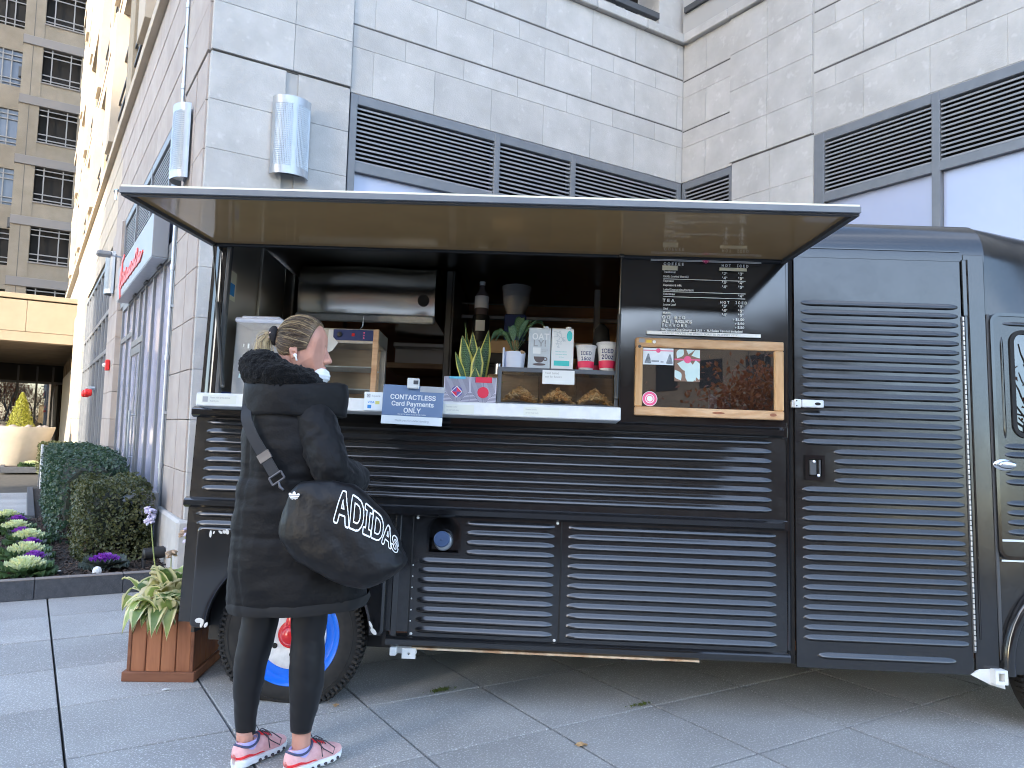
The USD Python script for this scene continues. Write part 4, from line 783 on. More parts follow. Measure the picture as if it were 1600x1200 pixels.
fl_ = []
for k in range(7):
    t = k / 6 * math.pi / 2; fl_.append((fb.buffer(-0.028 * (1 - math.cos(t))), 0.034 * math.sin(t)))
bl0 = fb.exterior; NB = 420; sp0 = np.array([bl0.interpolate(t, normalized=True).coords[0] for t in np.linspace(0, 1, NB, endpoint=False)]); tg0 = np.roll(sp0, -1, 0) - np.roll(sp0, 1, 0); tg0 /= np.linalg.norm(tg0, axis=1, keepdims=True); nr0 = np.stack([-tg0[:, 1], tg0[:, 0]], 1)
nr0 = nr0 if sg.Polygon(sp0 + nr0 * 0.004).area < sg.Polygon(sp0).area else -nr0
rg0 = [np.column_stack([(sp0 + nr0 * 0.020 * (1 - math.cos(t)))[:, 0], np.full(NB, -0.034 * math.sin(t)), (sp0 + nr0 * 0.020 * (1 - math.cos(t)))[:, 1]]) for t in np.linspace(0, math.pi / 2, 8)]
tk.part('wheel_arch', [loft(np.array(rg0), False), wall_poly(sg.Polygon(sp0 + nr0 * 0.0198).buffer(0), -0.030, 0.0042)], MATS['truck_black_gloss'], smooth=40)
sc = [(-0.395, 0.79, 0.006, 0.018), (-0.38, 0.797, 0.004, 0.008), (-0.348, 0.80, 0.012, 0.006), (-0.33, 0.802, 0.010, 0.007), (-0.315, 0.803, 0.013, 0.009), (-0.415, 0.385, 0.012, 0.02), (-0.40, 0.372, 0.02, 0.008), (-0.38, 0.366, 0.014, 0.008), (0.42, 0.37, 0.010, 0.02), (0.405, 0.40, 0.006, 0.02)]
tk.part('paint_chips', [xf(sball((0, 0, 0), (w, 0.0012, h), 1), ry(17 * i), (x, -0.0355, z)) for i, (x, z, w, h) in enumerate(sc)], MATS['scuff'], kind='stuff')
# rails and sill
def rail(x0, x1, z0, z1, name, p=0.026):
    prof = [(0.0, z0), (-p * 0.5, z0 + 0.003), (-p, z0 + 0.012), (-p * 1.03, z1 - 0.010), (-p * 0.6, z1 - 0.001), (0, z1 + 0.006)]
    r0 = np.array([[x0, y, z] for y, z in prof]); r1 = r0.copy(); r1[:, 0] = x1
    m = loft([r0, r1]); 
    tk.part(name, m, MATS['truck_black_gloss'], smooth=28)
rail(-0.545, 2.345, 1.352, 1.400, 'belt_rail', 0.03); rail(-0.545, 2.345, 0.912, 0.957, 'lower_rail', 0.03)
tk.part('rail_end', [rbox(2.338, 2.366, -0.022, 0, 1.352, 1.405, 0.004), rbox(2.338, 2.366, -0.022, 0, 0.912, 0.96, 0.004)], MATS['truck_black_gloss'])
rail(0.475, 2.372, 0.302, 0.345, 'sill', 0.022)
tk.part('sill_flange', box(0.60, 1.95, -0.016, 0.02, 0.293, 0.3015), MATS['rust_edge'])
tk.part('jack_bracket', [rbox(0.500, 0.530, -0.03, 0.04, 0.262, 0.300), rbox(0.500, 0.62, 0.03, 0.045, 0.262, 0.3), wall_poly(sg.box(0.558, 0.252, 0.622, 0.299).difference(sg.Point(0.59, 0.275).buffer(0.006)), -0.02, 0.006)], MATS['white_paint'])
tk.part('rivet', [sball((x, -0.003, z), (0.007, 0.004, 0.007), 1) for x, z in ((0.597, 0.905), (0.592, 0.362), (1.272, 0.905), (1.272, 0.36))] + [sball((0.586, -0.002, z), (0.0035, 0.002, 0.0035), 1) for z in np.arange(0.42, 0.70, 0.052)], MATS['scuff'])
tk.part('panel_seam', box(0.5745, 0.5795, -0.004, 0.012, 0.345, 0.918), MATS['dark_void']); tk.part('panel_seam', box(1.2885, 1.2955, -0.003, 0.012, 0.345, 0.918), MATS['dark_void'])
tk.part('body_seam_post', [rbox(0.49, 0.52, -0.006, 0.01, 0.345, 0.918, 0.005)], MATS['truck_black_gloss'])
# fuel filler
f = tk.part('fuel_recess', [wall_poly(fuel.buffer(0.010).difference(fuel.buffer(-0.001)), 0.002, 0.006), wall_poly(fuel.buffer(0.008), 0.075, 0.01)], MATS['truck_black_gloss'])
tk.part('filler_neck', xf(lathe([(0.042, 0), (0.042, 0.05), (0.036, 0.055), (0.001, 0.055)], 24), rx(90), (0.722, 0.066, 0.793)), MATS['galvanised'], under=f, smooth=40)
mat('cap_blue', (0.05, 0.085, 0.17), 0.4)
tk.part('fuel_cap', [xf(lathe([(0.036, 0), (0.038, 0.006), (0.038, 0.028), (0.033, 0.033), (0.001, 0.034)], 26), rx(90), (0.718, 0.012, 0.808)), sball((0.718, -0.024, 0.808), (0.006, 0.003, 0.006), 1)], MATS['cap_blue'], under=f, smooth=40)
# menu panel
panel('menu_panel', RB(1.555, 1.402, 2.372, 2.250), [], y=-0.002, d=0.014, m='truck_black_gloss', label='flat black panel carrying the menu lettering')
tk.part('door_gap', box(2.372, 2.404, 0.015, 0.06, 0.30, 2.30), MATS['dark_void'])
tk.part('gap_post', rbox(2.364, 2.380, -0.004, 0.02, 0.36, 2.25, 0.004), MATS['truck_black_gloss'])
# lettering
def mz(cy): return 2.2775 - cy * 0.0004815
def mx(cx): return 1.695 + (1000 + cx / 6.667 - 1016) * 0.003175
YM = -0.0165
L = []
def ml(s, cx, cy, h, st=1.0, b=False, anchor='l'): L.append(text(s, mx(cx), YM, mz(cy) - h / 2, h, st, b, 0.0006, anchor))
ml('C O F F E E', 240, 158, 0.0135, 1.05, True); ml('H O T', 843, 158, 0.0125, 1.0, True); ml('I C E D', 1003, 158, 0.0125, 1.0, True)
rows = [('Traditional', 243, '2', '25', '3', '25'), ('Exotic (varied blends)', 290, '4', '00', '5', '00'), ('Espresso', 338, '3', '25', '4', '25'), ('Espresso & milk', 383, '4', '50', '5', '50'), ('Latte/Cappuccino/Cortado', 430, None, None, None, None), ('Cold Brew', 477, None, None, '4', '75')]
rows += [('Loose Leaf', 588, '3', '25', '3', '25'), ('Chai', 632, '4', '50', '5', '50'), ('Matcha', 676, '4', '50', '5', '50')]
for s, cy, a, a2, c, c2 in rows:
    ml(s, 240, cy, 0.0100, 0.88, True)
    for v, v2, cx in ((a, a2, 862), (c, c2, 1030)):
        if v: ml('$', cx - 14, cy - 8, 0.0065, 1, True); ml(v, cx, cy, 0.0135, 1.1, True); ml(v2, cx + 18, cy - 8, 0.0062, 1, True)
ml('T E A', 235, 545, 0.0150, 1.15, True); ml('H O T', 828, 547, 0.0125, 1.0, True); ml('I C E D', 988, 547, 0.0125, 1.0, True)
ml('G O   B I G', 232, 720, 0.0150, 1.12, True); ml('ALT  MILKS', 232, 762, 0.0150, 1.28, True); ml('F L A V O R S', 230, 803, 0.0150, 0.98, True)
for s, cy in (('+ $1.00', 722), ('+ $.50', 765), ('+ $.50', 805)): ml(s, 1078, cy, 0.0110, 1.0, True, 'r')
ml('Single use Cup Charge + $.25  \u2022  NJ Sales Tax not included', 225, 848, 0.0105, 0.98, True)
for cy, x0, x1, w in ((318, 240, 1092, 0.0015), (452, 240, 1092, 0.0015), (505, 240, 1088, 0.0015), (103, 108, 1255, 0.0012), (113, 108, 1255, 0.0012), (124, 108, 1255, 0.0012)): L.append(box(mx(x0), mx(x1), YM - 0.0006, YM, mz(cy) - w, mz(cy) + w))
tk.part('menu_lettering', L, MATS['decal_white'], label='white menu lettering with prices')
tk.part('menu_band', box(mx(78), mx(1248), YM - 0.0006, YM, mz(905), mz(868)), MATS['decal_white'])
tk.part('band_lettering', text('SOURCED AROUND THE WORLD. ROASTED IN JERSEY CITY.', mx(232), YM - 0.0006, mz(897), 0.0095, 0.98, False, 0.0006), MATS['decal_grey'])
tk.part('menu_tape', [box(mx(228), mx(388), YM - 0.0012, YM - 0.0006, mz(226), mz(176)), box(mx(822), mx(1105), YM - 0.0012, YM - 0.0006, mz(214), mz(180))], MATS['decal_cream'])
em = sg.Polygon([(mx(638), mz(88)), (mx(722), mz(88)), (mx(716), mz(120)), (mx(680), mz(146)), (mx(644), mz(120))])
tk.part('menu_emblem', [wall_poly(em.difference(em.buffer(-0.0022)), YM - 0.0006, 0.0006), wall_poly(em.buffer(-0.005), YM - 0.0006, 0.0006)], MATS['decal_pink'])
# wooden framed display window
fw = tk.part('display_frame', [rbox(1.627, 2.345, -0.034, -0.002, 1.776, 1.821, 0.004), rbox(1.627, 2.345, -0.034, -0.002, 1.439, 1.482, 0.004)], MATS['frame_wood'], label='wooden frame of the display window')
tk.part('frame_stile', rbox(1.6272, 1.662, -0.0345, -0.002, 1.483, 1.7755, 0.004), MATS['frame_wood_v'], under=fw); tk.part('frame_stile', rbox(2.300, 2.3448, -0.0345, -0.002, 1.483, 1.7755, 0.004), MATS['frame_wood_v'], under=fw)
for x, z, a in ((2.29, 1.459, 0.018), (2.03, 1.462, 0.03)): pass
tk.part('knot', [xf(sball((0, 0, 0), (0.017, 0.0009, 0.008), 2), None, (2.292, -0.0342, 1.462)), xf(sball((0, 0, 0), (0.030, 0.0008, 0.006), 2), None, (2.03, -0.0342, 1.462))], MATS['cedar'], under=fw)
tk.part('display_back', box(1.662, 2.30, -0.0075, -0.0055, 1.482, 1.776), MATS['ply_dark'])
tk.part('display_glass', box(1.662, 2.30, -0.0215, -0.0185, 1.482, 1.776), MATS['window_glass'])
mat('poster_sky', (0.60, 0.66, 0.72), 0.5, col2=(0.78, 0.82, 0.86), vscale=7); mat('poster_dark', (0.10, 0.12, 0.15), 0.6, col2=(0.28, 0.32, 0.36), vscale=40)
mat('poster_brown', (0.22, 0.13, 0.09), 0.6); mat('poster_aqua', (0.50, 0.66, 0.66), 0.5, col2=(0.58, 0.73, 0.72), vscale=10)
YP = -0.0225
p1 = tk.part('snow_poster', wall_poly(sg.box(1.664, 1.690, 1.812, 1.772), YP, 0.0008), MATS['poster_sky'], label='small blue and white winter picture')
tk.part('poster_print', [wall_poly(sg.Polygon([(1.676 + o, 1.70), (1.69 + o, 1.74), (1.70 + o, 1.70)]).buffer(0.004), YP - 0.0008, 0.0005) for o in (0.0, 0.105)] + [wall_poly(sg.box(1.705, 1.704, 1.742, 1.711), YP - 0.0008, 0.0005), wall_poly(sg.box(1.75, 1.702, 1.764, 1.707), YP - 0.0008, 0.0005)], MATS['poster_dark'], under=p1)
tk.part('poster_band', [wall_poly(sg.box(1.665, 1.758, 1.811, 1.762), YP - 0.0013, 0.0005), wall_poly(sg.Point(1.738, 1.760).buffer(0.011), YP - 0.0014, 0.0008)], MATS['decal_pink'], under=p1)
p2 = tk.part('leaf_poster', wall_poly(sg.box(1.818, 1.612, 1.942, 1.770), YP, 0.0008), MATS['poster_brown'], label='brown poster with pale aqua leaf shapes')
def lf(x, z, L_, a): 
    t = np.linspace(0, np.pi, 16); w = 0.30; p = np.concatenate([np.stack([t / np.pi, w * np.sin(t) ** 1.2], 1), np.stack([t[::-1] / np.pi, -w * np.sin(t[::-1]) ** 1.2], 1)])
    return affinity.translate(affinity.rotate(affinity.scale(sg.Polygon(p), L_, L_, origin=(0, 0)), a, origin=(0, 0)), x, z)
lv = shapely.union_all([lf(1.90, 1.740, 0.09, 20), lf(1.885, 1.745, 0.08, 75), lf(1.83, 1.725, 0.06, 60), lf(1.83, 1.70, 0.09, -12), lf(1.87, 1.69, 0.09, -55), lf(1.92, 1.72, 0.10, -80), lf(1.90, 1.68, 0.085, -95), lf(1.82, 1.668, 0.06, -60)]).intersection(sg.box(1.819, 1.613, 1.941, 1.769)).buffer(0)
tk.part('poster_leaves', wall_poly(lv, YP - 0.0008, 0.0005), MATS['poster_aqua'], under=p2)
tk.part('poster_band', [wall_poly(sg.box(1.818, 1.716, 1.942, 1.723), YP - 0.0013, 0.0005), wall_poly(sg.Point(1.881, 1.720).buffer(0.018), YP - 0.0014, 0.0008)], MATS['decal_pink'], under=p2)
st = tk.part('round_sticker', wall_poly(sg.Point(1.698, 1.520).buffer(0.036), -0.0345, 0.0008), MATS['decal_pink'], label='round pink and white sticker')
tk.part('sticker_rings', [wall_poly(sg.Point(1.698, 1.520).buffer(0.0362).difference(sg.Point(1.698, 1.52).buffer(0.034)), -0.0353, 0.0005), wall_poly(sg.Point(1.698, 1.520).buffer(0.022).difference(sg.Point(1.698, 1.52).buffer(0.0185)), -0.0353, 0.0005), wall_poly(sg.Point(1.698, 1.520).buffer(0.014), -0.0353, 0.0005)], MATS['decal_white'], under=st)
for k, (x, z, w, h, m) in enumerate(((1.655, 1.806, 0.014, 0.010, 'decal_grey'), (1.69, 1.803, 0.013, 0.007, None), (1.716, 1.801, 0.008, 0.008, 'decal_white'), (1.645, 1.776, 0.008, 0.008, 'slate_metal_dark'))):
    if m is None: mat('decal_yellow', (0.75, 0.48, 0.03), 0.5); m = 'decal_yellow'
    tk.part('frame_sticker', wall_poly(affinity.scale(sg.Point(x, z).buffer(1.0, 8), w, h, origin=(x, z)) if False else (sg.box(x - w, z - h, x + w, z + h) if k in (0, 1) else sg.Point(x, z).buffer(w)), -0.0345, 0.0008), MATS[m], under=fw)
tk.part('cup_behind_glass', xf(lathe([(0.020, 0), (0.026, 0.078), (0.024, 0.078)], 18), None, (2.005, -0.0140, 1.485)) if False else box(1.985, 2.025, -0.0165, -0.008, 1.484, 1.555), MATS['poster_sky'], label='pale cup standing behind the display glass')

# side door
dz = [2.030 - 0.0458 * k for k in range(37)]
dribs = [((2.588 if 1.14 < z < 1.31 else 2.436), 3.205, z) for z in dz if z > 0.40] + [(2.50, 3.14, 0.348)]
dpoly = RB(2.406, 0.290, 3.218, 2.260)
dr = panel('side_door', dpoly, dribs, y=-0.004, d=0.016, label='tall ribbed side door with a hasp')
tk.part('hinge_strip', [rbox(3.2165, 3.229, -0.012, -0.001, 0.39, 1.985, 0.003)], MATS['slate_metal_dark'], under=dr)
tk.part('hinge_knuckles', [cyl((3.2227, -0.013, z), (3.2227, -0.013, z + 0.018), 0.0045, 6) for z in np.arange(0.40, 1.97, 0.024)], MATS['galvanised'], under=dr, kind='stuff')
tk.part('hasp', [rbox(2.396, 2.428, -0.030, -0.018, 1.503, 1.545, 0.003), rbox(2.430, 2.536, -0.032, -0.016, 1.506, 1.543, 0.004), box(2.388, 2.43, -0.018, 0.0, 1.505, 1.54)], MATS['counter_metal'], under=dr)
tk.part('hasp_slot', [wall_poly(affinity.scale(sg.Point(2.506, 1.524).buffer(0.012), 1.2, 0.6), -0.0322, 0.0006)] + [wall_poly(sg.Point(2.406, 1.524 + o).buffer(0.0035), -0.0302, 0.0006) for o in (-0.012, 0.012)], MATS['dark_void'], under=dr)
hd = tk.part('handle_plate', wall_poly(sg.box(2.449, 1.158, 2.542, 1.277).difference(sg.box(2.464, 1.176, 2.527, 1.259)), -0.004, 0.014), MATS['truck_black_gloss'], under=dr)
tk.part('handle_recess', wall_poly(sg.box(2.463, 1.175, 2.528, 1.26), 0.0, 0.0052), MATS['dark_void'], under=dr)
tk.part('handle_lever', [rbox(2.470, 2.502, -0.017, -0.006, 1.182, 1.254, 0.003), box(2.514, 2.522, -0.016, -0.006, 1.18, 1.255)], MATS['slate_metal_dark'], under=dr)
tk.part('lock', [xf(lathe([(0.007, 0), (0.007, 0.006), (0.001, 0.007)], 14), rx(90), (2.488, -0.016, 1.245)), xf(lathe([(0.007, 0), (0.007, 0.006), (0.001, 0.007)], 14), rx(90), (2.510, -0.014, 1.18))], MATS['chrome'], under=dr)
tk.part('pillar', [rbox(3.230, 3.338, -0.006, 0.02, 0.275, 2.300, 0.006)], MATS['truck_black'])
tk.part('pillar_bead', [tube([(3.252, -0.008, 0.45), (3.252, -0.008, 2.27)], 0.004, 6), rbox(3.226, 3.249, -0.010, -0.003, 1.985, 2.27, 0.003)], MATS['truck_black_gloss'])
tk.part('step_bracket', [wall_poly(sg.Polygon([(3.20, 0.292), (3.24, 0.318), (3.345, 0.325), (3.352, 0.235), (3.29, 0.25)]), 0.0, 0.012), wall_poly(sg.box(3.287, 0.262, 3.343, 0.325).difference(sg.box(3.302, 0.276, 3.328, 0.312)), -0.012, 0.04)], MATS['white_paint'])
# rear post and rounded corner, roof shell
def arc(cx, cz, r, a0, a1, n): a = np.radians(np.linspace(a0, a1, n)); return np.stack([cx + r * np.cos(a), cz + r * np.sin(a)], 1)
sec = np.vstack([[(-0.003, 2.262)], arc(0.217, 2.285, 0.22, 180, 90, 14), [(0.6, 2.52), (1.0, 2.53), (1.4, 2.52)], arc(1.78, 2.285, 0.22, 90, 0, 14), [(2.0, 2.262)]])
inn = sec.copy(); inn = (inn - [1.0, 2.262]) * [0.975, 0.93] + [1.0, 2.262]
ring = np.vstack([sec, inn[::-1]])
tk.part('roof', [loft([np.column_stack([np.full(len(ring), x), ring]) for x in (-0.52, 3.34)])], MATS['truck_black'], smooth=35)
tk.part('roof_seam', box(2.41, 3.22, -0.0062, -0.002, 2.3085, 2.313), MATS['truck_black_gloss'])
pr = np.vstack([[(-0.445, 0.0)], arc(-0.47, 0.06, 0.06, 270, 180, 8), [(-0.53, 0.20), (-0.50, 0.20), (-0.50, 0.07), (-0.47, 0.03), (-0.445, 0.03)]])
tk.part('rear_post', [xf(extrude(sg.Polygon(pr), 0.86), None, (0, 0, 1.40))], MATS['truck_black_gloss'], smooth=35)
tk.part('post_trim', rbox(-0.449, -0.430, -0.006, 0.03, 1.45, 2.25, 0.003), MATS['slate_metal_dark'])
tk.part('rear_wall', box(-0.53, -0.50, 0.02, 2.0, 0.40, 2.35), MATS['truck_black'])
tk.part('far_side_wall', box(-0.53, 3.3, 1.97, 2.0, 0.35, 2.25), MATS['truck_black'])
# inside
tk.part('floor', [box(0.48, 3.3, 0.02, 1.97, 0.36, 0.40), box(-0.52, 0.48, 0.25, 1.97, 0.50, 0.54)], MATS['ply_dark']); tk.part('ceiling', box(-0.5, 3.3, 0.06, 1.95, 2.415, 2.43), MATS['steel_dark'])
tk.part('back_wall', [box(0.62, 3.3, 1.90, 1.93, 0.4, 2.42)], MATS['ply']); tk.part('back_wall', box(-0.5, 0.62, 1.90, 1.92, 0.4, 2.42), MATS['ply_dark'])
tk.part('partition', box(2.42, 2.44, 0.03, 1.9, 0.4, 2.4), MATS['ply_dark'])
tk.part('steel_lining', [box(-0.498, -0.485, 0.03, 0.30, 1.40, 2.40), box(-0.498, -0.487, 0.305, 1.0, 1.4, 2.4), box(-0.498, -0.486, 1.005, 1.9, 1.4, 2.4)], MATS['steel'])
tk.part('lining_strip', [rbox(-0.487, -0.470, y, y + 0.05, 1.4, 2.4, 0.004) for y in (0.55, 1.15)], MATS['steel'])
hp = np.array([(0.912, 2.085), (0.904, 2.11), (0.897, 2.14), (0.891, 2.17), (0.886, 2.20), (0.883, 2.23), (0.881, 2.26), (0.882, 2.29), (0.885, 2.32), (0.892, 2.35), (0.905, 2.38), (0.93, 2.405), (1.6, 2.41), (1.6, 2.085)])
hood = tk.part('hood', loft([np.column_stack([np.full(len(hp), x), hp + np.array([0.004 * math.sin(x * 11), 0.006 * math.sin(x * 9 + 1)])]) for x in np.linspace(-0.36, 0.50, 24)]), MATS['steel_bright'], smooth=35, label='stainless extractor hood')
tk.part('hood_lip', [rbox(-0.36, 0.505, 0.86, 0.90, 2.04, 2.085, 0.008)], MATS['counter_metal'], under=hood); tk.part('hood_vent', xf(lathe([(0.04, 0), (0.035, 0.01), (0.001, 0.01)], 20), rx(90), (0.43, 0.889, 2.19)), MATS['black_plastic'], under=hood)
tk.part('door_post', [rbox(0.56, 0.60, 0.95, 1.0, 0.4, 2.4), rbox(0.60, 0.615, 0.95, 1.9, 1.4, 2.4)], MATS['steel_dark'])
tk.part('serving_ledge', [rbox(0.12, 0.55, 1.4, 1.8, 1.835, 1.872, 0.004), rbox(0.545, 0.59, 1.38, 1.41, 1.5, 2.03, 0.004)], MATS['pine'])
tk.part('rear_hatch_pane', [box(0.12, 0.54, 1.70, 1.71, 1.89, 2.03)], MATS['decal_cream'] if False else MATS['steel'])
tk.part('rear_hatch_rail', [rbox(0.12, 0.55, 1.60, 1.70, 2.015, 2.05, 0.006)], MATS['steel'])
for z in (2.19, 2.02): tk.part('shelf_edge', rbox(0.62, 2.4, 1.38, 1.41, z, z + 0.028, 0.004), MATS['steel'])
tk.part('shelf_board', box(0.62, 2.4, 1.41, 1.9, 2.02, 2.04), MATS['ply'])
tk.part('shelf_rod', [tube([(0.62, 1.40, 2.30), (2.4, 1.40, 2.30)], 0.006, 6), tube([(0.7, 0.3, 2.36), (2.3, 0.3, 2.36)], 0.006, 6)], MATS['steel'])
tk.part('shelf_upright', rbox(1.52, 1.56, 1.30, 1.34, 0.4, 2.4), MATS['steel'])
tk.part('back_counter', [box(-0.48, 2.4, 1.3, 1.9, 0.4, 1.36)], MATS['steel_dark'])
# counter shelf
tk.part('counter', [box(-0.47, 1.552, 0.013, 0.48, 1.43, 1.452)], MATS['counter_metal'])
sh = tk.part('serving_shelf', [rbox(-0.452, 1.541, -0.20, 0.012, 1.394, 1.4555, 0.004)], MATS['counter_metal'], label='pale metal serving shelf')
for x0, x1, z0, z1 in ((-0.425, -0.26, 1.405, 1.445), (0.72, 0.86, 1.40, 1.442), (1.09, 1.255, 1.402, 1.443)): tk.part('shelf_label', box(x0, x1, -0.2008, -0.2000, z0, z1), MATS['paper_label'], under=sh)
tk.part('label_print', [text('Please order at the window', -0.385, -0.2009, 1.430, 0.0075, 0.72, False, 0.0004), text('thank you', -0.385, -0.2009, 1.414, 0.0075, 0.9, False, 0.0004), box(-0.42, -0.395, -0.2012, -0.2009, 1.412, 1.438)] + [text(s, x, -0.2009, z, 0.0065, 0.8, False, 0.0004) for x in (0.73, 1.10) for s, z in (('Roasted locally', 1.428), ('served fresh daily', 1.412))], MATS['decal_grey'], under=sh)
# hatch
OUT, ZO, ZI = -0.88, 2.176, 2.240
def hq(x, y, dz): t = y / OUT; return (x, y, ZI + (ZO - ZI) * t + dz)
def slab(x0, x1, y0, y1, z0, z1):
    v = [hq(x0, y0, z0), hq(x1, y0, z0), hq(x1, y1, z0), hq(x0, y1, z0), hq(x0, y0, z1), hq(x1, y0, z1), hq(x1, y1, z1), hq(x0, y1, z1)]; m = trimesh.Trimesh(np.array(v), BF3, process=False); m.fix_normals(); return m
HL, HR = -0.527, 2.365
ht = tk.part('hatch', slab(HL + 0.012, HR - 0.012, -0.025, OUT + 0.014, 0.0, 0.010), MATS['hatch_beige'], label='raised serving hatch with glossy beige underside')
tk.part('hatch_top', slab(HL + 0.004, HR - 0.004, 0, OUT - 0.001, 0.0165, 0.0245), MATS['cream_edge'], under=ht)
tk.part('hatch_core', slab(HL + 0.002, HR - 0.002, -0.002, OUT + 0.004, 0.0102, 0.0163), MATS['slate_metal_dark'], under=ht)
tk.part('hatch_front_edge', [slab(HL, HR, OUT + 0.012, OUT - 0.004, -0.0075, 0.0162)], MATS['slate_metal'], under=ht)
tk.part('hatch_lip', [slab(HL + 0.01, HR - 0.01, OUT + 0.036, OUT + 0.0125, -0.014, -0.0005)], MATS['slate_metal_dark'], under=ht)
tk.part('hatch_side_edge', [slab(HL, HL + 0.024, -0.004, OUT + 0.0128, -0.016, 0.0161)], MATS['slate_metal_dark'], under=ht); tk.part('hatch_side_edge', slab(HR - 0.024, HR, -0.004, OUT + 0.0128, -0.016, 0.0161), MATS['slate_metal_dark'], under=ht)
tk.part('hinge', [rbox(HL, HR, -0.026, 0.004, 2.226, 2.248, 0.004)], MATS['black_plastic'], under=ht)
tk.part('corner_catch', [tube([hq(HL - 0.005, OUT, 0.0), hq(HL - 0.022, OUT + 0.01, 0.004), hq(HL - 0.03, OUT + 0.02, 0.0)], 0.005, 6), tube([hq(HL - 0.012, OUT, 0.0), hq(HL - 0.012, OUT, -0.04)], 0.004, 6)], MATS['chrome'], under=ht)
tk.part('hatch_patch', [xf(box(0.55, 0.68, -0.20, -0.13, 0, 0.0005), None, (0, 0, 2.2525 - 0.02)), ] if False else [box(0.62, 0.70, -0.075, -0.035, 2.2325, 2.2340), box(1.10, 1.19, -0.075, -0.035, 2.2325, 2.2340)], MATS['cream_edge'], under=ht) if False else None
for nm, (a, b_) in {'l': ((-0.512, -0.035, 2.236), (-0.405, -0.022, 1.510)), 'r': ((1.548, -0.03, 2.236), (1.538, -0.022, 1.52))}.items():
    a, b_ = np.array(a), np.array(b_); mpt = a + (b_ - a) * 0.42
    s_ = tk.part('gas_strut', [tube([a, mpt], 0.0045, 8)], MATS['steel_dark'], smooth=40); tk.part('strut_body', [tube([mpt, b_], 0.010, 10), ], MATS['black_plastic'], under=s_, smooth=40); tk.part('strut_end', sball(b_, 0.011, 1), MATS['steel_dark'], under=s_); tk.part('strut_bracket', rbox(a[0] - 0.012, a[0] + 0.012, -0.05, -0.018, 2.22, 2.238), MATS['steel_dark'], under=s_)
# wheels
def wheel(x, y0, zc, R=0.356):
    prof = [(0.225, 0.02), (0.245, 0.006), (0.275, 0.0), (0.315, 0.006), (0.340, 0.022), (0.352, 0.04), (R, 0.09), (0.352, 0.14), (0.335, 0.165), (0.28, 0.18), (0.23, 0.17)]
    m = lathe(prof, 72, caps=False); ty = xf(m, np.array([[1, 0, 0], [0, 0, 1], [0, 1, 0.0]]), (x, y0, zc)); ty.invert(); ty.vertices[:, 2] = np.maximum(ty.vertices[:, 2], 0.003 + 0.062 * np.maximum(0, ty.vertices[:, 1]))
    w = tk.part('tyre', ty, MATS['rubber'], smooth=35)
    blk = []
    for k in range(84):
        a = 2 * np.pi * k / 84; b0 = xf(rbox(-0.008, 0.008, 0.020, 0.085, R - 0.012, R + 0.004, 0.002), ry(math.degrees(a)), (x, y0, zc))
        if b0.vertices[:, 2].min() > 0.004: blk.append(b0)
    for k in range(84):
        a = 2 * np.pi * (k + 0.5) / 84; b0 = xf(rbox(-0.007, 0.007, 0.008, 0.024, R - 0.032, R - 0.006, 0.002), ry(math.degrees(a)), (x, y0, zc))
        if b0.vertices[:, 2].min() > 0.004: blk.append(b0)
    tk.part('tread_block', blk, MATS['rubber'], under=w, kind='stuff')
    tk.part('sidewall_ring', [xf(trimesh.creation.torus(r, 0.0022, 64, 6), rx(90), (x, y0 + 0.004, zc)) for r in (0.268, 0.305)], MATS['rubber'], under=w, smooth=True)
    L_ = lambda pr, n=64: xf(lathe(pr, n), rx(90), (x, y0 + 0.075, zc))
    rm = tk.part('rim', L_([(0.228, 0.0), (0.238, 0.05), (0.243, 0.062), (0.236, 0.066), (0.222, 0.055), (0.205, 0.030), (0.186, 0.026), (0.168, 0.030)]), MATS['rim_blue'], smooth=35, label='blue painted rim')
    tk.part('disc', L_([(0.169, 0.024), (0.165, 0.036), (0.150, 0.046), (0.11, 0.052), (0.07, 0.046), (0.06, 0.04), (0.001, 0.04)]), MATS['rim_white'], under=rm, smooth=35)
    tk.part('vent_hole', [xf(lathe([(0.013, 0), (0.013, 0.0015), (0.001, 0.002)], 16), rx(90), (x + 0.094 * math.sin(a), y0 + 0.075 - 0.051, zc - 0.094 * math.cos(a))) for a in np.arange(6) * math.pi / 3 + 0.1], MATS['dark_void'], under=rm)
    tk.part('hub', [L_([(0.066, 0.044), (0.064, 0.054), (0.05, 0.060), (0.046, 0.075), (0.034, 0.088), (0.016, 0.094), (0.001, 0.095)], 32), xf(sball((0, 0, 0), (0.030, 0.016, 0.060)), None, (x, y0 + 0.022, zc + 0.055))], MATS['rim_red'], under=rm, smooth=35)
    return w
wheel(0.0, 0.045, 0.318)
wheel(3.83, 0.045, 0.318)
for x in (0.0, 3.83): tk.part('far_wheel', xf(xf(lathe([(0.2, 0), (0.34, 0.02), (0.35, 0.09), (0.34, 0.16), (0.2, 0.18)], 32), np.array([[1, 0, 0], [0, 0, 1], [0, 1, 0.0]])), None, (x, 1.78, 0.47)), MATS['rubber'], smooth=35)
tk.part('wheel_well', [box(-0.46, 0.46, 0.20, 0.22, 0.25, 0.95), box(-0.46, 0.46, 0.014, 0.22, 0.90, 0.915), box(-0.47, -0.455, 0.014, 0.22, 0.32, 0.9), box(0.455, 0.47, 0.014, 0.22, 0.30, 0.9)], MATS['black_plastic'])
tk.part('chassis', [box(0.5, 3.2, 0.03, 1.9, 0.335, 0.36), box(0.5, 3.3, 0.35, 0.43, 0.27, 0.335), box(-0.5, 3.3, 1.5, 1.58, 0.30, 0.36), box(1.6, 1.75, 0.1, 0.2, 0.262, 0.335), box(1.0, 1.16, 0.12, 0.3, 0.275, 0.335), box(2.9, 3.0, 0.2, 0.3, 0.25, 0.335), box(0.7, 0.76, 0.05, 0.2, 0.28, 0.335)], MATS['black_plastic'])
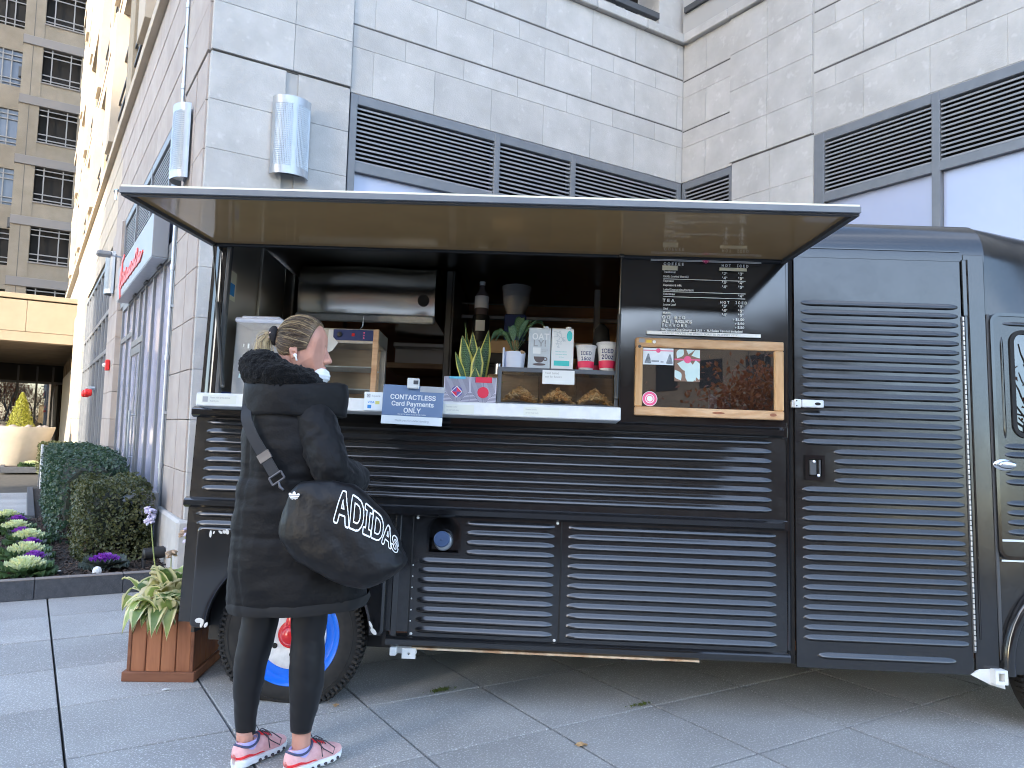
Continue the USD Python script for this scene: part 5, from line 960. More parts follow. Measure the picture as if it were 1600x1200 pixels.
tk.part('exhaust', tube([(0.6, 0.7, 0.30), (1.5, 0.75, 0.29), (3.2, 0.8, 0.30)], 0.03, 10), MATS['slate_metal_dark'], smooth=40)
# cab: sides draw in towards the front
def cab_sec(x):
    t = (x - 3.335) / 1.3; yi = 0.012 * t + 0.16 * t ** 2.2; top = 2.505 - 0.03 * t - 0.16 * t ** 2.5; r = 0.22 + 0.10 * t
    lean = 0.004 + 0.085 * min(1, t * 4)
    p = [(yi - 0.002, 0.30), (yi, 0.8), (yi + 0.005, 1.5)] + [(yi + lean * (k / 5) ** 2, 1.5 + (top - r - 1.5) * k / 5) for k in range(1, 6)]
    q0 = p[-1]; p += [(q0[0] + r * (1 - math.cos(a)), q0[1] + r * math.sin(a)) for a in np.linspace(0.15, math.pi / 2, 10)] + [(1.0, top + 0.012)]
    p = np.array(p); mir = p[::-1][1:] * [-1, 1] + [2.0, 0]; full = np.vstack([p, mir]); inner = (full - [1, 1.2]) * [0.965, 0.97] + [1, 1.2]
    return np.vstack([full, inner[::-1]])
tk.part('cab', loft([np.column_stack([np.full(len(cab_sec(x)), x), cab_sec(x)]) for x in (3.338, 3.36, 3.40, 3.46, 3.55, 3.7, 3.9, 4.1, 4.3, 4.5, 4.62)]), MATS['truck_black'], smooth=40)
tk.part('cab_front', box(4.60, 4.64, 0.25, 1.75, 0.35, 2.1), MATS['truck_black'])
CR = rz(3.2)
def cabp(m): return xf(m, CR, (3.36, 0.0, 0))
dpol = sg.box(0.0, 0.835, 0.72, 1.995).buffer(-0.04).buffer(0.04)
wpol = sg.box(0.085, 1.40, 0.66, 1.92).buffer(-0.06).buffer(0.06, 16)
cd = tk.part('cab_door', cabp(cat([wall_poly(dpol.difference(wpol), 0.010, 0.020)] + [rib(0.035, 0.68, z, y=-0.010) for z in (1.355, 1.315, 1.225, 1.185, 1.085, 1.04, 0.995, 0.950)] + [rib(0.05, 0.68, 1.955, 0.010, 0.026, y=-0.010), xf(rib(-0.25, 0.25, 0, 0.008, 0.022, y=-0.010), ry(90), (0.045, 0, 1.64))])), MATS['truck_black'], smooth=32)
tk.part('door_frame', cabp(cat([wall_poly(dpol.buffer(0.012).difference(dpol.buffer(-0.004)), 0.006, 0.022)])), MATS['truck_black_gloss'], under=cd)
tk.part('window_rubber', cabp(wall_poly(wpol.buffer(0.004).difference(wpol.buffer(-0.016)), -0.010, 0.008)), MATS['rubber'], under=cd)
tk.part('window_dark', cabp(wall_poly(wpol.buffer(0.002), 0.006, 0.002)), MATS['dark_void'], under=cd)
tk.part('window_glass', cabp(wall_poly(wpol.buffer(-0.01), -0.006, 0.003)), MATS['cab_glass'], under=cd)
tk.part('door_handle', cabp(cat([xf(sball((0, 0, 0), (0.045, 0.018, 0.020), 3), None, (0.035, -0.030, 1.265)), xf(sball((0, 0, 0), (0.055, 0.008, 0.028), 2), None, (0.03, -0.014, 1.265))])), MATS['chrome'], under=cd, smooth=True)
tk.part('handle_line', cabp(wall_poly(sg.box(0.0, 0.905, 0.72, 0.915).union(sg.box(0, 0.812, 0.72, 0.820)), -0.010, 0.003)), MATS['counter_metal'], under=cd)
tk.part('cab_pillar_strip', rbox(3.340, 3.356, -0.004, 0.03, 0.36, 2.0, 0.003), MATS['slate_metal_dark'])
fa_ = [(3.83 + 0.46 * math.cos(a), 0.0, 0.34 + 0.46 * math.sin(a)) for a in np.linspace(math.pi * 1.03, 0.1, 26)]
tk.part('front_fender', [tube([(p[0], -0.012, p[2]) for p in fa_], 0.030, 10)], MATS['truck_black'], smooth=40)

# ------------------------------------------------------------------ things on and behind the serving counter
def tthing(name, label, category, x, y, z, rot=np.eye(3), group=None): return Thing(name, label, category, from_t(x, y, z), T_ROT @ rot, group)
mat('sign_blue', (0.145, 0.21, 0.34), 0.25, col2=(0.165, 0.235, 0.37), vscale=4, spec=0.6); mat('paper', (0.70, 0.73, 0.74), 0.5); mat('ink_navy', (0.03, 0.035, 0.09), 0.4); mat('visa_blue', (0.03, 0.22, 0.55), 0.5); mat('soft_yellow', (0.62, 0.58, 0.16), 0.5); mat('box_cyan', (0.12, 0.48, 0.66), 0.4); mat('box_red', (0.72, 0.025, 0.07), 0.4); mat('box_violet', (0.13, 0.10, 0.36), 0.4); mat('lilac_white', (0.60, 0.58, 0.68), 0.4)
mat('carton_white', (0.70, 0.72, 0.73), 0.4); mat('carton_grey', (0.44, 0.49, 0.54), 0.4, col2=(0.5, 0.55, 0.59), vscale=18); mat('teal', (0.04, 0.50, 0.50), 0.35); mat('charcoal', (0.07, 0.07, 0.08), 0.45); mat('cup_brown', (0.10, 0.075, 0.075), 0.5)
mat('case_grey', (0.085, 0.095, 0.115), 0.4); mat('pastry', (0.74, 0.38, 0.13), 0.7, col2=(0.90, 0.62, 0.32), vscale=25, rand=0.15, bump=0.4, bscale=50); mat('case_wood', (0.46, 0.30, 0.18), 0.6, col2=(0.58, 0.40, 0.25), vscale=4, stretch=(1, 1, 6)); mat('oven_blue', (0.025, 0.04, 0.13), 0.3); mat('kraft', (0.40, 0.27, 0.15), 0.8); mat('cream_plastic', (0.40, 0.38, 0.27), 0.3); mat('marker', (0.03, 0.04, 0.14), 0.4); mat('pink_tape', (0.75, 0.03, 0.10), 0.45); mat('pot_lilac', (0.58, 0.62, 0.74), 0.5)
mat('cup_clear', (0.78, 0.79, 0.80), 0.2, alpha=0.42); mat('bin_clear', (0.42, 0.42, 0.42), 0.15, alpha=0.38)
# payment sign
sg_ = tthing('payment_sign', 'blue-grey hanging sign reading CONTACTLESS Card Payments ONLY', 'sign', 0.573, -0.212, 1.338, ry(1.0))
sg_.part('board', rbox(-0.142, 0.142, -0.004, 0, 0.040, 0.183, 0.002), MATS['sign_blue']); sg_.part('footer', rbox(-0.1425, 0.1425, -0.0042, 0.0002, 0.0, 0.0395, 0.002), MATS['paper'])
sg_.part('lettering', [text('CONTACTLESS', 0, -0.0042, 0.117, 0.0215, 0.98, True, 0.0006, 'c'), text('Card Payments', 0, -0.0042, 0.0865, 0.0205, 0.98, True, 0.0006, 'c'), text('ONLY', 0, -0.0042, 0.0555, 0.0215, 1.0, True, 0.0006, 'c'), text('tap card or phone to pay at this counter', 0, -0.0042, 0.0455, 0.0055, 0.95, False, 0.0005, 'c')], MATS['decal_white'])
sg_.part('footer_print', text('Thank you for understanding', 0, -0.0044, 0.014, 0.009, 0.95, False, 0.0005, 'c'), MATS['decal_grey'])
sg_.part('sleeve_edge', [box(-0.145, 0.145, -0.0035, -0.0015, 0.176, 0.1795), box(0.03, 0.145, -0.0050, -0.0045, 0.155, 0.182)], MATS['galvanised'])
sg_.part('clip', [rbox(-0.03, 0.025, -0.022, 0.004, 0.168, 0.217, 0.004)], MATS['white_paint']); sg_.part('clip_spring', [rbox(0.0, 0.022, -0.025, -0.0222, 0.188, 0.206, 0.002)], MATS['charcoal'])
cs = tthing('card_sign', 'small white card reader placard left of the blue payment sign', 'sign', 0.392, -0.206, 1.399)
cs.part('card', rbox(-0.047, 0.047, -0.002, 0, 0, 0.087, 0.001), MATS['paper']); lg = sg.box(-0.036, 0.060, -0.018, 0.078)
cs.part('logo', [wall_poly(lg.buffer(-0.001).difference(lg.buffer(-0.0045)), -0.002, 0.0004), wall_poly(sg.box(-0.030, 0.066, -0.024, 0.072), -0.002, 0.0004), text('Square', -0.013, -0.002, 0.064, 0.009, 1.0, False, 0.0004)], MATS['decal_grey'])
cs.part('visa_patch', [text('VISA', -0.030, -0.002, 0.034, 0.010, 0.95, True, 0.0004), box(-0.030, -0.012, -0.0024, -0.002, 0.010, 0.026)], MATS['visa_blue']); cs.part('yellow_patch', box(0.006, 0.026, -0.0024, -0.002, 0.030, 0.045), MATS['soft_yellow'])
# two patterned boxes
def pbox(label, x, band, motif):
    t = tthing('coffee_box', label, 'box', x, 0.045, 1.457, group='patterned coffee boxes'); w, h = 0.0655, 0.150
    t.part('carton', rbox(-w, w, 0, 0.11, 0, h, 0.0015), MATS['lilac_white']); L2 = []
    for k in range(11):
        d = 0.006 + k * 0.0056; z = 0.085 - k * 0.0 - (0.0098 * k if False else 0); zt = h - 0.001
        zb = max(0.004, 0.072 - k * 0.0066); xi = w - d
        for s in (-1, 1):
            L2.append(box(s * (xi), s * (xi - 0.0024), -0.0007, 0, zb, zt)); L2.append(box(s * (xi), s * w, -0.0007, 0, zb, zb + 0.0024)) if k else None
    t.part('stripes', L2, MATS['ink_navy']); t.part('band', box(-0.040, 0.042, -0.0014, -0.0008, h - (0.012 if band == 'box_cyan' else 0.028), h + 0.0005), MATS[band])
    c = sg.Point(0, 0.073).buffer(0.028)
    if motif:
        dm = affinity.rotate(sg.box(-0.02, 0.053, 0.02, 0.093), 45)
        t.part('motif_disc', wall_poly(c, -0.0008, 0.0005), MATS['box_violet']); t.part('motif_red', wall_poly(dm.intersection(sg.box(-0.03, 0.04, 0.0, 0.073)).union(dm.intersection(sg.box(0.0, 0.073, 0.03, 0.11))), -0.0014, 0.0005), MATS['box_red']); t.part('motif_line', wall_poly(dm.buffer(0.001).difference(dm.buffer(-0.0025)), -0.002, 0.0004), MATS['decal_white'])
    else: t.part('motif_disc', wall_poly(c, -0.0008, 0.0005), MATS['box_red'])
pbox('striped box with a cyan top band and a violet-red diamond', 0.750, 'box_cyan', True); pbox('striped box with a red top band and a red disc', 0.882, 'box_red', False)
# snake plant
uvleaf_mat('snake_leaf', (0.006, 0.035, 0.012), (0.085, 0.20, 0.07), (0.62, 0.60, 0.13), 0.62, 0.78, band=9.0, trans=0.1)
sn = tthing('snake_plant', 'snake plant with yellow-edged banded leaves behind the striped boxes', 'plant', 0.815, 0.215, 1.452)
sn.part('pot', lathe([(0.045, 0), (0.060, 0.10), (0.055, 0.10), (0.001, 0.09)], 20), MATS['charcoal'], smooth=40)
def blade(x, y, L_, w, lean, bend, az):
    d = np.array([math.cos(az), math.sin(az), 0]) 
    def fn(U, V):
        v = (V - 0.5) * 2; ww = w * (0.55 + 0.75 * np.sin(np.pi * (0.12 + 0.62 * U))) * np.clip((1 - U) / 0.35, 0, 1) ** 0.8 * 0.5
        px = x + lean * U + bend * U ** 2 * 0.5; return np.stack([px + d[0] * v * ww, y + d[1] * v * ww + 0.25 * ww * v ** 2, 0.08 + L_ * U - abs(bend) * 0.5 * U ** 2], -1)
    uvmesh(sn.path, 'leaf', fn, np.linspace(0, 1, 18), np.linspace(0, 1, 7), 'snake_leaf')
for a in [(-0.012, 0.0, 0.330, 0.055, -0.045, -0.02, 0.1), (0.005, 0.02, 0.345, 0.050, -0.02, 0.0, -0.15), (0.03, 0.02, 0.360, 0.048, 0.035, 0.01, 0.2), (0.012, -0.02, 0.270, 0.050, 0.005, 0.02, 0.0), (0.012, -0.04, 0.145, 0.044, 0.0, 0.0, 0.1), (-0.02, -0.01, 0.235, 0.030, -0.075, -0.01, 0.3), (-0.02, 0.01, 0.14, 0.022, -0.06, 0.0, 0.0), (0.03, -0.01, 0.13, 0.026, 0.10, 0.10, 0.5), (0.025, -0.03, 0.10, 0.02, 0.05, 0.05, 0.4), (-0.005, 0.03, 0.405, 0.018, -0.045, -0.02, 0.6)]: blade(*a)
# pastry case
pc = tthing('pastry_case', 'dark grey framed glass case holding piles of chips', 'display case', 1.253, 0.05, 1.457)
cw, chh = 0.300, 0.207
pc.part('frame', [rbox(-cw, cw, -0.004, 0.016, 0.185, chh, 0.002), rbox(-cw, cw, -0.004, 0.016, 0.0, 0.030, 0.002), rbox(-cw - 0.001, -cw + 0.018, -0.005, 0.017, 0.0, chh + 0.001, 0.002), rbox(cw - 0.018, cw + 0.001, -0.005, 0.017, 0.0, chh + 0.001, 0.002), box(-cw, cw, 0.016, 0.25, 0, 0.02)], MATS['case_grey'])
pc.part('top_glass', box(-cw + 0.018, cw - 0.018, 0.016, 0.25, chh - 0.007, chh - 0.001), MATS['clear_glass']); pc.part('back', box(-cw, cw, 0.235, 0.25, 0.02, chh - 0.008), MATS['case_wood']); pc.part('glass', box(-cw + 0.018, cw - 0.018, 0.001, 0.004, 0.030, 0.185), MATS['clear_glass'])
pc.part('divider', [box(xd - 0.002, xd + 0.002, 0.02, 0.23, 0.02, 0.19) for xd in (-0.095, 0.095)], MATS['clear_glass']); 
for k, xo in enumerate((-0.19, 0.0, 0.19)):
    r = np.random.default_rng(60 + k); n = 190; q = r.normal(0, 1, (n, 2)) * [0.042, 0.022]; hgt = np.clip(0.085 - np.hypot(q[:, 0], q[:, 1] * 1.1) * 0.80, 0.0, 1) * r.uniform(0.5, 1.0, n)
    ms = []
    for (a, b), z in zip(q, hgt):
        m = xf(sball((0, 0, 0), np.array([0.014, 0.010, 0.004]) * r.uniform(0.7, 1.2), 1), ry(r.uniform(-45, 45)) @ rx(r.uniform(-45, 45)) @ rz(r.uniform(0, 180)), (np.clip(xo + a, xo - 0.08, xo + 0.08), 0.062 + np.clip(b, -0.04, 0.09), 0.036 + z)); ms.append(m)
    pc.part('chips', ms, MATS['pastry'], smooth=True, kind='stuff')
    pc.part('paper_liner', [grid(lambda U, V: np.stack([xo - 0.085 + 0.17 * U, 0.02 + 0.2 * V, 0.030 + 0.010 * np.sin(U * 3.1) ** 2 + 0.0 * V], -1), np.linspace(0, 1, 12), np.linspace(0, 1, 3))], MATS['paper'], smooth=True)
pt_ = pc.part('paper_note', rbox(-0.078, 0.082, -0.0062, -0.0052, 0.128, 0.198, 0.0004), MATS['paper'], label='white paper note on the case front')
pc.part('note_print', [text('fresh baked', -0.065, -0.0064, 0.178, 0.010, 0.9, False, 0.0003), text('ask for flavors', -0.065, -0.0064, 0.160, 0.010, 0.9, False, 0.0003)], MATS['decal_grey'], under=pt_)
CT = 1.457 + chh
pp = tthing('potted_plant', 'white pot with upright dark striped leaves on the glass case', 'plant', 1.030, 0.12, CT)
pp.part('pot', [lathe([(0.050, 0), (0.056, 0.085), (0.050, 0.085), (0.001, 0.075)], 28), rbox(-0.060, -0.050, -0.045, 0.03, 0.0, 0.105, 0.003)], MATS['pot_lilac'], smooth=40); pp.part('pebbles', [sball((rng.uniform(-0.04, 0.045), rng.uniform(-0.04, 0.03), 0.083), rng.uniform(0.006, 0.011, 3), 1) for _ in range(26)], MATS['kraft'], smooth=True)
uvleaf_mat('calathea', (0.012, 0.045, 0.018), (0.16, 0.25, 0.14), (0.02, 0.07, 0.03), 0.75, 0.9, band=14.0, trans=0.15)
for k, (az, L_, w, ri, dr_) in enumerate([(0.3, 0.22, 0.05, 1.5, 0.15), (-0.2, 0.24, 0.04, 1.4, 0.35), (1.3, 0.18, 0.05, 2.0, 0.1), (2.9, 0.20, 0.075, 1.3, 0.5), (2.4, 0.18, 0.06, 1.5, 0.3), (-0.7, 0.15, 0.045, 1.9, 0.1), (0.1, 0.27, 0.03, 1.1, 0.5), (3.3, 0.15, 0.06, 1.6, 0.5), (4.4, 0.13, 0.04, 1.9, 0.2)]): uvmesh(pp.path, 'leaf', arch_leaf((0, 0, 0.07), az, L_ * 0.75, w, ri, dr_, 0.2, k), np.linspace(0, 1, 14), np.linspace(0, 1, 7), 'calathea')
def carton(label, x, side, kind):
    t = tthing('drink_carton', label, 'carton', x, 0.07, CT, rz(2)); w, h = 0.0555, 0.205
    bdy = t.part('body', rbox(-w, w, 0, 0.07, 0, h, 0.002), MATS[side]); t.part('top_fold', rbox(-w, w, 0.018, 0.052, h, h + 0.008, 0.002), MATS['carton_white']); t.part('cap', xf(lathe([(0.014, 0), (0.014, 0.012), (0.012, 0.014), (0.001, 0.014)], 18), None, (0.030, 0.025, h + 0.003)), MATS['carton_white'], smooth=40); Y = -0.0004
    if kind == 'oat':
        t.part('lettering', [text('OAT', -0.040, Y, 0.150, 0.030, 1.0, True, 0.0004)], MATS['carton_white']); t.part('lettering', [text('LY!', -0.034, Y, 0.115, 0.031, 1.05, True, 0.0004)], MATS['decal_grey'], label='dark grey lettering')
        cp = sg.box(-0.028, 0.030, 0.026, 0.062).intersection(affinity.scale(sg.Point(0, 0.062).buffer(0.0275), 1, 1.15)); hdl = sg.Point(0.031, 0.050).buffer(0.010).difference(sg.Point(0.031, 0.050).buffer(0.0055)); sau = affinity.scale(sg.Point(0, 0.022).buffer(0.032), 1, 0.2)
        t.part('cup_print', wall_poly(cp.union(hdl).union(sau), Y, 0.0004), MATS['cup_brown']); t.part('panel_print', [box(-0.033, 0.006, Y - 0.0004, Y, 0.076, 0.108)], MATS['carton_white']); t.part('small_print', [text('the original', 0.010, Y, 0.095, 0.005, 0.9, False, 0.0003), text('oat drink', 0.010, Y, 0.087, 0.005, 0.9, False, 0.0003)], MATS['decal_grey'])
    else:
        t.part('teal_band', box(-0.042, 0.036, Y - 0.0004, Y, 0.018, 0.044), MATS['teal']); t.part('teal_drop', wall_poly(affinity.scale(sg.Point(0.034, 0.172).buffer(0.014), 1.0, 1.9), Y, 0.0004), MATS['teal'])
        rr = np.random.default_rng(3); lines = [sg.LineString(np.cumsum(np.vstack([[(-0.035 + 0.05 * rr.random(), 0.19 - 0.06 * rr.random())], rr.normal(0, 0.012, (4, 2))]), 0)).buffer(0.0012) for _ in range(9)]
        t.part('line_print', wall_poly(shapely.union_all(lines).intersection(sg.box(-0.05, 0.11, 0.02, 0.2)), Y, 0.0004), MATS['carton_grey']); t.part('small_print', [text('barista blend', -0.035, Y, 0.088, 0.006, 1.1, False, 0.0003), text('coconut drink', -0.035, Y, 0.074, 0.006, 1.1, False, 0.0003), text('32 fl oz', -0.018, Y, 0.060, 0.005, 1.0, False, 0.0003)], MATS['teal'])
carton('grey-blue oat drink carton with a printed coffee cup', 1.156, 'carton_grey', 'oat'); carton('white drink carton with a teal band', 1.272, 'carton_white', 'teal')
def cup(label, x, h, r0, r1, words):
    t = tthing('plastic_cup', label, 'cup', x, 0.10, CT); bands = [0, h * 0.94, h]
    t.part('wall', lathe([(r0, 0.0), (r0 + (r1 - r0) * 0.98, h * 0.93), (r1 + 0.003, h * 0.94), (r1 + 0.003, h), (r1 - 0.001, h), (r1 - 0.003, h * 0.93), (r0 - 0.002, 0.003), (0.001, 0.003)], 32), MATS['cup_clear'], smooth=40)
    t.part('tape', lathe([(r0 + 0.0016, h * 0.07), (r0 + (r1 - r0) * 0.33 + 0.0014, h * 0.34)], 32) if False else loft([np.stack([(r0 + (r1 - r0) * f + 0.0012) * np.cos(a_), (r0 + (r1 - r0) * f + 0.0012) * np.sin(a_), np.full(33, h * f)], 1) for f in (0.10, 0.36) for a_ in [np.linspace(0, 2 * np.pi, 33)]], False), MATS['pink_tape'], smooth=True)
    rm_ = r0 + (r1 - r0) * 0.6
    def wrap(m): 
        v = np.array(m.vertices); a = v[:, 0] / rm_; rr = r0 + (r1 - r0) * v[:, 2] / h + 0.0008 - v[:, 1]; return trimesh.Trimesh(np.stack([rr * np.sin(a), -rr * np.cos(a), v[:, 2]], 1), m.faces, process=False)
    t.part('marker_writing', [wrap(text(s, -0.002, 0, z, hh, 0.9, True, 0.0004, 'c')) for s, z, hh in words], MATS['marker'])
cup('smaller clear cup marked ICED 16oz with red tape', 1.393, 0.128, 0.036, 0.050, [('ICED', 0.076, 0.018), ('16oz', 0.050, 0.018)]); cup('larger clear cup marked ICED 20oz with red tape', 1.500, 0.146, 0.036, 0.052, [('ICED', 0.090, 0.020), ('20oz', 0.060, 0.022)])
rdb = tthing('red_box', 'small bright red box behind the clear cups', 'box', 1.44, 0.17, CT); rdb.part('carton', rbox(-0.09, 0.09, 0, 0.05, 0, 0.042, 0.002), MATS['pink_tape'])
# clear bin, pastry warmer and things further in
bn = tthing('clear_bin', 'tall clear plastic bin with a white lid behind the customer', 'container', -0.275, 0.17, 1.452)
bn.part('walls', [box(-0.115, 0.115, -0.12, -0.117, 0.0, 0.40), box(-0.115, -0.112, -0.117, 0.12, 0, 0.4), box(0.112, 0.115, -0.117, 0.12, 0, 0.4), box(-0.112, 0.112, 0.117, 0.12, 0, 0.4)], MATS['bin_clear']); bn.part('lid', [rbox(-0.125, 0.125, -0.13, 0.13, 0.395, 0.42, 0.008), rbox(-0.10, 0.10, -0.105, 0.105, 0.42, 0.434, 0.008)], MATS['pot_lilac']); bn.part('torn_label', wall_poly(sg.Polygon([(-0.085, 0.11), (-0.02, 0.115), (-0.035, 0.15), (-0.02, 0.185), (-0.05, 0.178), (-0.088, 0.186), (-0.075, 0.15)]), -0.1205, 0.001), MATS['poster_aqua']); bn.part('sticker_scrap', [xf(box(-0.004, 0.004, -0.1215, -0.1205, 0, 0.024), None, (-0.045, 0, 0.262)), xf(box(-0.003, 0.003, -0.1215, -0.1205, 0, 0.014), None, (-0.07, 0, 0.27))], MATS['decal_white'])
wv = tthing('pastry_warmer', 'glass-fronted pastry warmer with a dark blue control panel', 'warmer', 0.14, 0.27, 1.452)
wv.part('case', [rbox(-0.19, 0.155, 0.0, 0.25, 0.345, 0.425, 0.004), box(-0.19, 0.155, 0.22, 0.25, 0.0, 0.345), box(-0.19, 0.155, 0.0, 0.25, 0.0, 0.02), rbox(-0.19, -0.165, 0, 0.22, 0.02, 0.345)], MATS['steel']); wv.part('control_panel', wall_poly(sg.box(-0.08, 0.360, 0.125, 0.418).union(sg.Point(-0.08, 0.389).buffer(0.029)), -0.0005, 0.003), MATS['oven_blue'])
wv.part('knob', xf(lathe([(0.014, 0), (0.012, 0.012), (0.001, 0.013)], 16), rx(90), (-0.055, -0.003, 0.39)), MATS['black_plastic']); wv.part('switch', box(0.01, 0.026, -0.007, -0.0036, 0.382, 0.398), MATS['rim_red']); wv.part('lamps', [sball((0.075, -0.004, z), (0.004, 0.002, 0.004), 1) for z in (0.402, 0.388, 0.374)], MATS['decal_pink'])
wv.part('corner_post', rbox(0.125, 0.155, -0.004, 0.02, 0.0, 0.424, 0.002), MATS['pine']); wv.part('glass', box(-0.165, 0.125, 0.004, 0.008, 0.02, 0.345), MATS['clear_glass']); wv.part('rack', [rbox(-0.165, 0.125, 0.01, 0.2, z, z + 0.007, 0.001) for z in (0.095, 0.215)], MATS['counter_metal']); wv.part('interior', box(-0.164, 0.124, 0.205, 0.219, 0.02, 0.344), MATS['case_wood'])
wv.part('bracket', wall_poly(sg.Polygon([(-0.115, 0.415), (-0.09, 0.415), (-0.09, 0.375), (-0.06, 0.345), (-0.09, 0.30), (-0.12, 0.285), (-0.118, 0.33)]), -0.004, 0.003), MATS['white_paint']); wv.part('wire', tube([(0.045, 0.02, 0.425), (0.06, 0.02, 0.445), (0.06, 0.02, 0.50)], 0.002, 6), MATS['chrome'])
nb = tthing('napkin_stack', 'small white stack of napkins on the counter by the warmer', 'napkins', 0.275, 0.03, 1.452); nb.part('stack', rbox(-0.065, 0.05, 0, 0.1, 0, 0.02, 0.003), MATS['paper'])
tr_ = tthing('tray', 'stack of dark blue trays at the left end of the counter', 'tray', -0.415, 0.06, 1.452); tr_.part('trays', [rbox(-0.03, 0.03, 0, 0.2, k * 0.014, k * 0.014 + 0.010, 0.002) for k in range(3)], MATS['oven_blue'])
ps = tthing('wall_notice', 'small blue and cream notice on the steel lining by the strut', 'notice', -0.484, 0.17, 1.99); ps.part('sheet', box(0, 0.0015, -0.055, 0.055, 0, 0.155), MATS['decal_cream']); ps.part('shield', box(0.0016, 0.0022, -0.040, 0.040, 0.025, 0.09), MATS['visa_blue'])
em_ = tthing('espresso_machine', 'dark espresso machine and grinder base inside the truck', 'coffee machine', 0.93, 0.95, 1.36); em_.part('body', [rbox(-0.26, 0.28, 0.05, 0.40, 0.0, 0.62, 0.02), rbox(-0.22, 0.05, -0.03, 0.05, 0.45, 0.60, 0.01)], MATS['black_plastic']); em_.part('front_panel', rbox(-0.09, 0.10, -0.055, -0.032, 0.52, 0.60, 0.006), MATS['kraft']); em_.part('group_head', [cyl((-0.02, -0.02, 0.38), (-0.02, -0.02, 0.45), 0.03), cyl((0.10, 0.0, 0.30), (0.10, 0.0, 0.5), 0.012)], MATS['chrome'], smooth=40); em_.part('kraft_bag', rbox(-0.08, 0.14, -0.10, -0.06, 0.0, 0.38, 0.01), MATS['kraft'])
gr = tthing('grinder_hopper', 'clear grinder hopper with cream contents on top of the machine', 'hopper', 1.0, 1.1, 1.985); gr.part('base', rbox(-0.07, 0.07, -0.07, 0.07, 0, 0.17, 0.01), MATS['oven_blue']); gr.part('bowl', lathe([(0.055, 0.17), (0.085, 0.25), (0.092, 0.34), (0.096, 0.345), (0.096, 0.36), (0.088, 0.36), (0.08, 0.25), (0.05, 0.175)], 28), MATS['bin_clear'], smooth=40); gr.part('contents', lathe([(0.05, 0.176), (0.078, 0.25), (0.08, 0.29), (0.001, 0.295)], 24), MATS['cream_plastic'], smooth=40)
bt = tthing('syrup_bottle', 'dark bottle with a white label standing on a jar inside the truck', 'bottle', 0.775, 1.12, 1.985)
bt.part('lower_jar', lathe([(0.055, 0), (0.055, 0.16), (0.05, 0.17), (0.001, 0.17)], 20), MATS['black_plastic'], smooth=40); bt.part('bottle', lathe([(0.045, 0.17), (0.045, 0.30), (0.02, 0.34), (0.017, 0.37), (0.001, 0.37)], 20), MATS['cup_brown'], smooth=40); bt.part('cap', lathe([(0.019, 0.37), (0.019, 0.395), (0.001, 0.396)], 16), MATS['white_paint'], smooth=40); bt.part('label', [loft([np.stack([r_ * np.cos(a_), r_ * np.sin(a_), np.full(25, z)], 1) for z in (0.215, 0.295)], False) for r_ in (0.0462,) for a_ in [np.linspace(0, 6.2832, 25)]], MATS['decal_white'], smooth=True); bt.part('jar_label', [box(-0.03, 0.03, -0.0565, -0.0555, 0.06, 0.13)], MATS['decal_white'])
jg = tthing('black_jug', 'black lidded jug beside the shelf upright', 'jug', 1.50, 0.45, 1.452); jg.part('jug', lathe([(0.06, 0), (0.065, 0.2), (0.055, 0.40), (0.045, 0.45), (0.04, 0.50), (0.015, 0.53), (0.001, 0.53)], 24), MATS['black_plastic'], smooth=40)

# ------------------------------------------------------------------ the customer and her bag
mat('coat', (0.0030, 0.0030, 0.0040), 0.62, bump=0.45, bscale=9, bdist=0.02, sheen=0.03, spec=0.24); mat('coat_rib', (0.004, 0.004, 0.005), 0.8)
mat('sherpa', (0.0035, 0.0035, 0.0042), 0.95, bump=1.0, bscale=150, bdist=0.01, sheen=0.08, spec=0.1); mat('leggings', (0.0032, 0.0034, 0.0048), 0.55, sheen=0.03, spec=0.35, bump=0.12, bscale=14, bdist=0.01)
mat('skin', (0.44, 0.215, 0.155), 0.5, col2=(0.52, 0.27, 0.20), vscale=16, spec=0.4, bump=0.06, bscale=160, bdist=0.002); mat('lips', (0.45, 0.16, 0.14), 0.45); mat('lash', (0.03, 0.02, 0.018), 0.6); mat('brow', (0.20, 0.13, 0.09), 0.8)
mat('hair_base', (0.055, 0.036, 0.022), 0.5, col2=(0.16, 0.11, 0.06), vscale=30, stretch=(1.0, 5, 5)); mat('hair_dark', (0.045, 0.028, 0.018), 0.42, spec=0.6); mat('hair_blond', (0.50, 0.38, 0.20), 0.42, spec=0.6); mat('hair_ash', (0.17, 0.12, 0.07), 0.42, spec=0.6)
mat('scrunchie', (0.014, 0.012, 0.014), 0.85); mat('dot', (0.62, 0.44, 0.36), 0.8); mat('mask_white', (0.74, 0.75, 0.77), 0.8)
mat('shoe_pink', (0.70, 0.36, 0.36), 0.75, col2=(0.76, 0.44, 0.43), vscale=60, bump=0.3, bscale=320, bdist=0.002); mat('shoe_red', (0.70, 0.022, 0.030), 0.6); mat('shoe_white', (0.74, 0.76, 0.77), 0.6); mat('shoe_navy', (0.06, 0.07, 0.13), 0.7); mat('lace', (0.045, 0.04, 0.05), 0.8); mat('sock', (0.46, 0.42, 0.74), 0.9)
mat('bag_black', (0.0030, 0.0030, 0.0038), 0.45, bump=0.45, bscale=7, bdist=0.02, spec=0.30); mat('webbing', (0.011, 0.011, 0.013), 0.7, bump=0.4, bscale=260, bdist=0.002); mat('gunmetal', (0.10, 0.10, 0.11), 0.35, 0.8)
PB = np.array([-0.87, 3.06, 0.0])
wo = Thing('person', 'person in a long black hooded coat and black leggings ordering at the hatch', 'person', PB)
def ptrans(m): m = m.copy(); m.vertices = m.vertices - PB; return m
def SP(c, r): return m3.Manifold.sphere(r, 28).translate([float(v) for v in c])
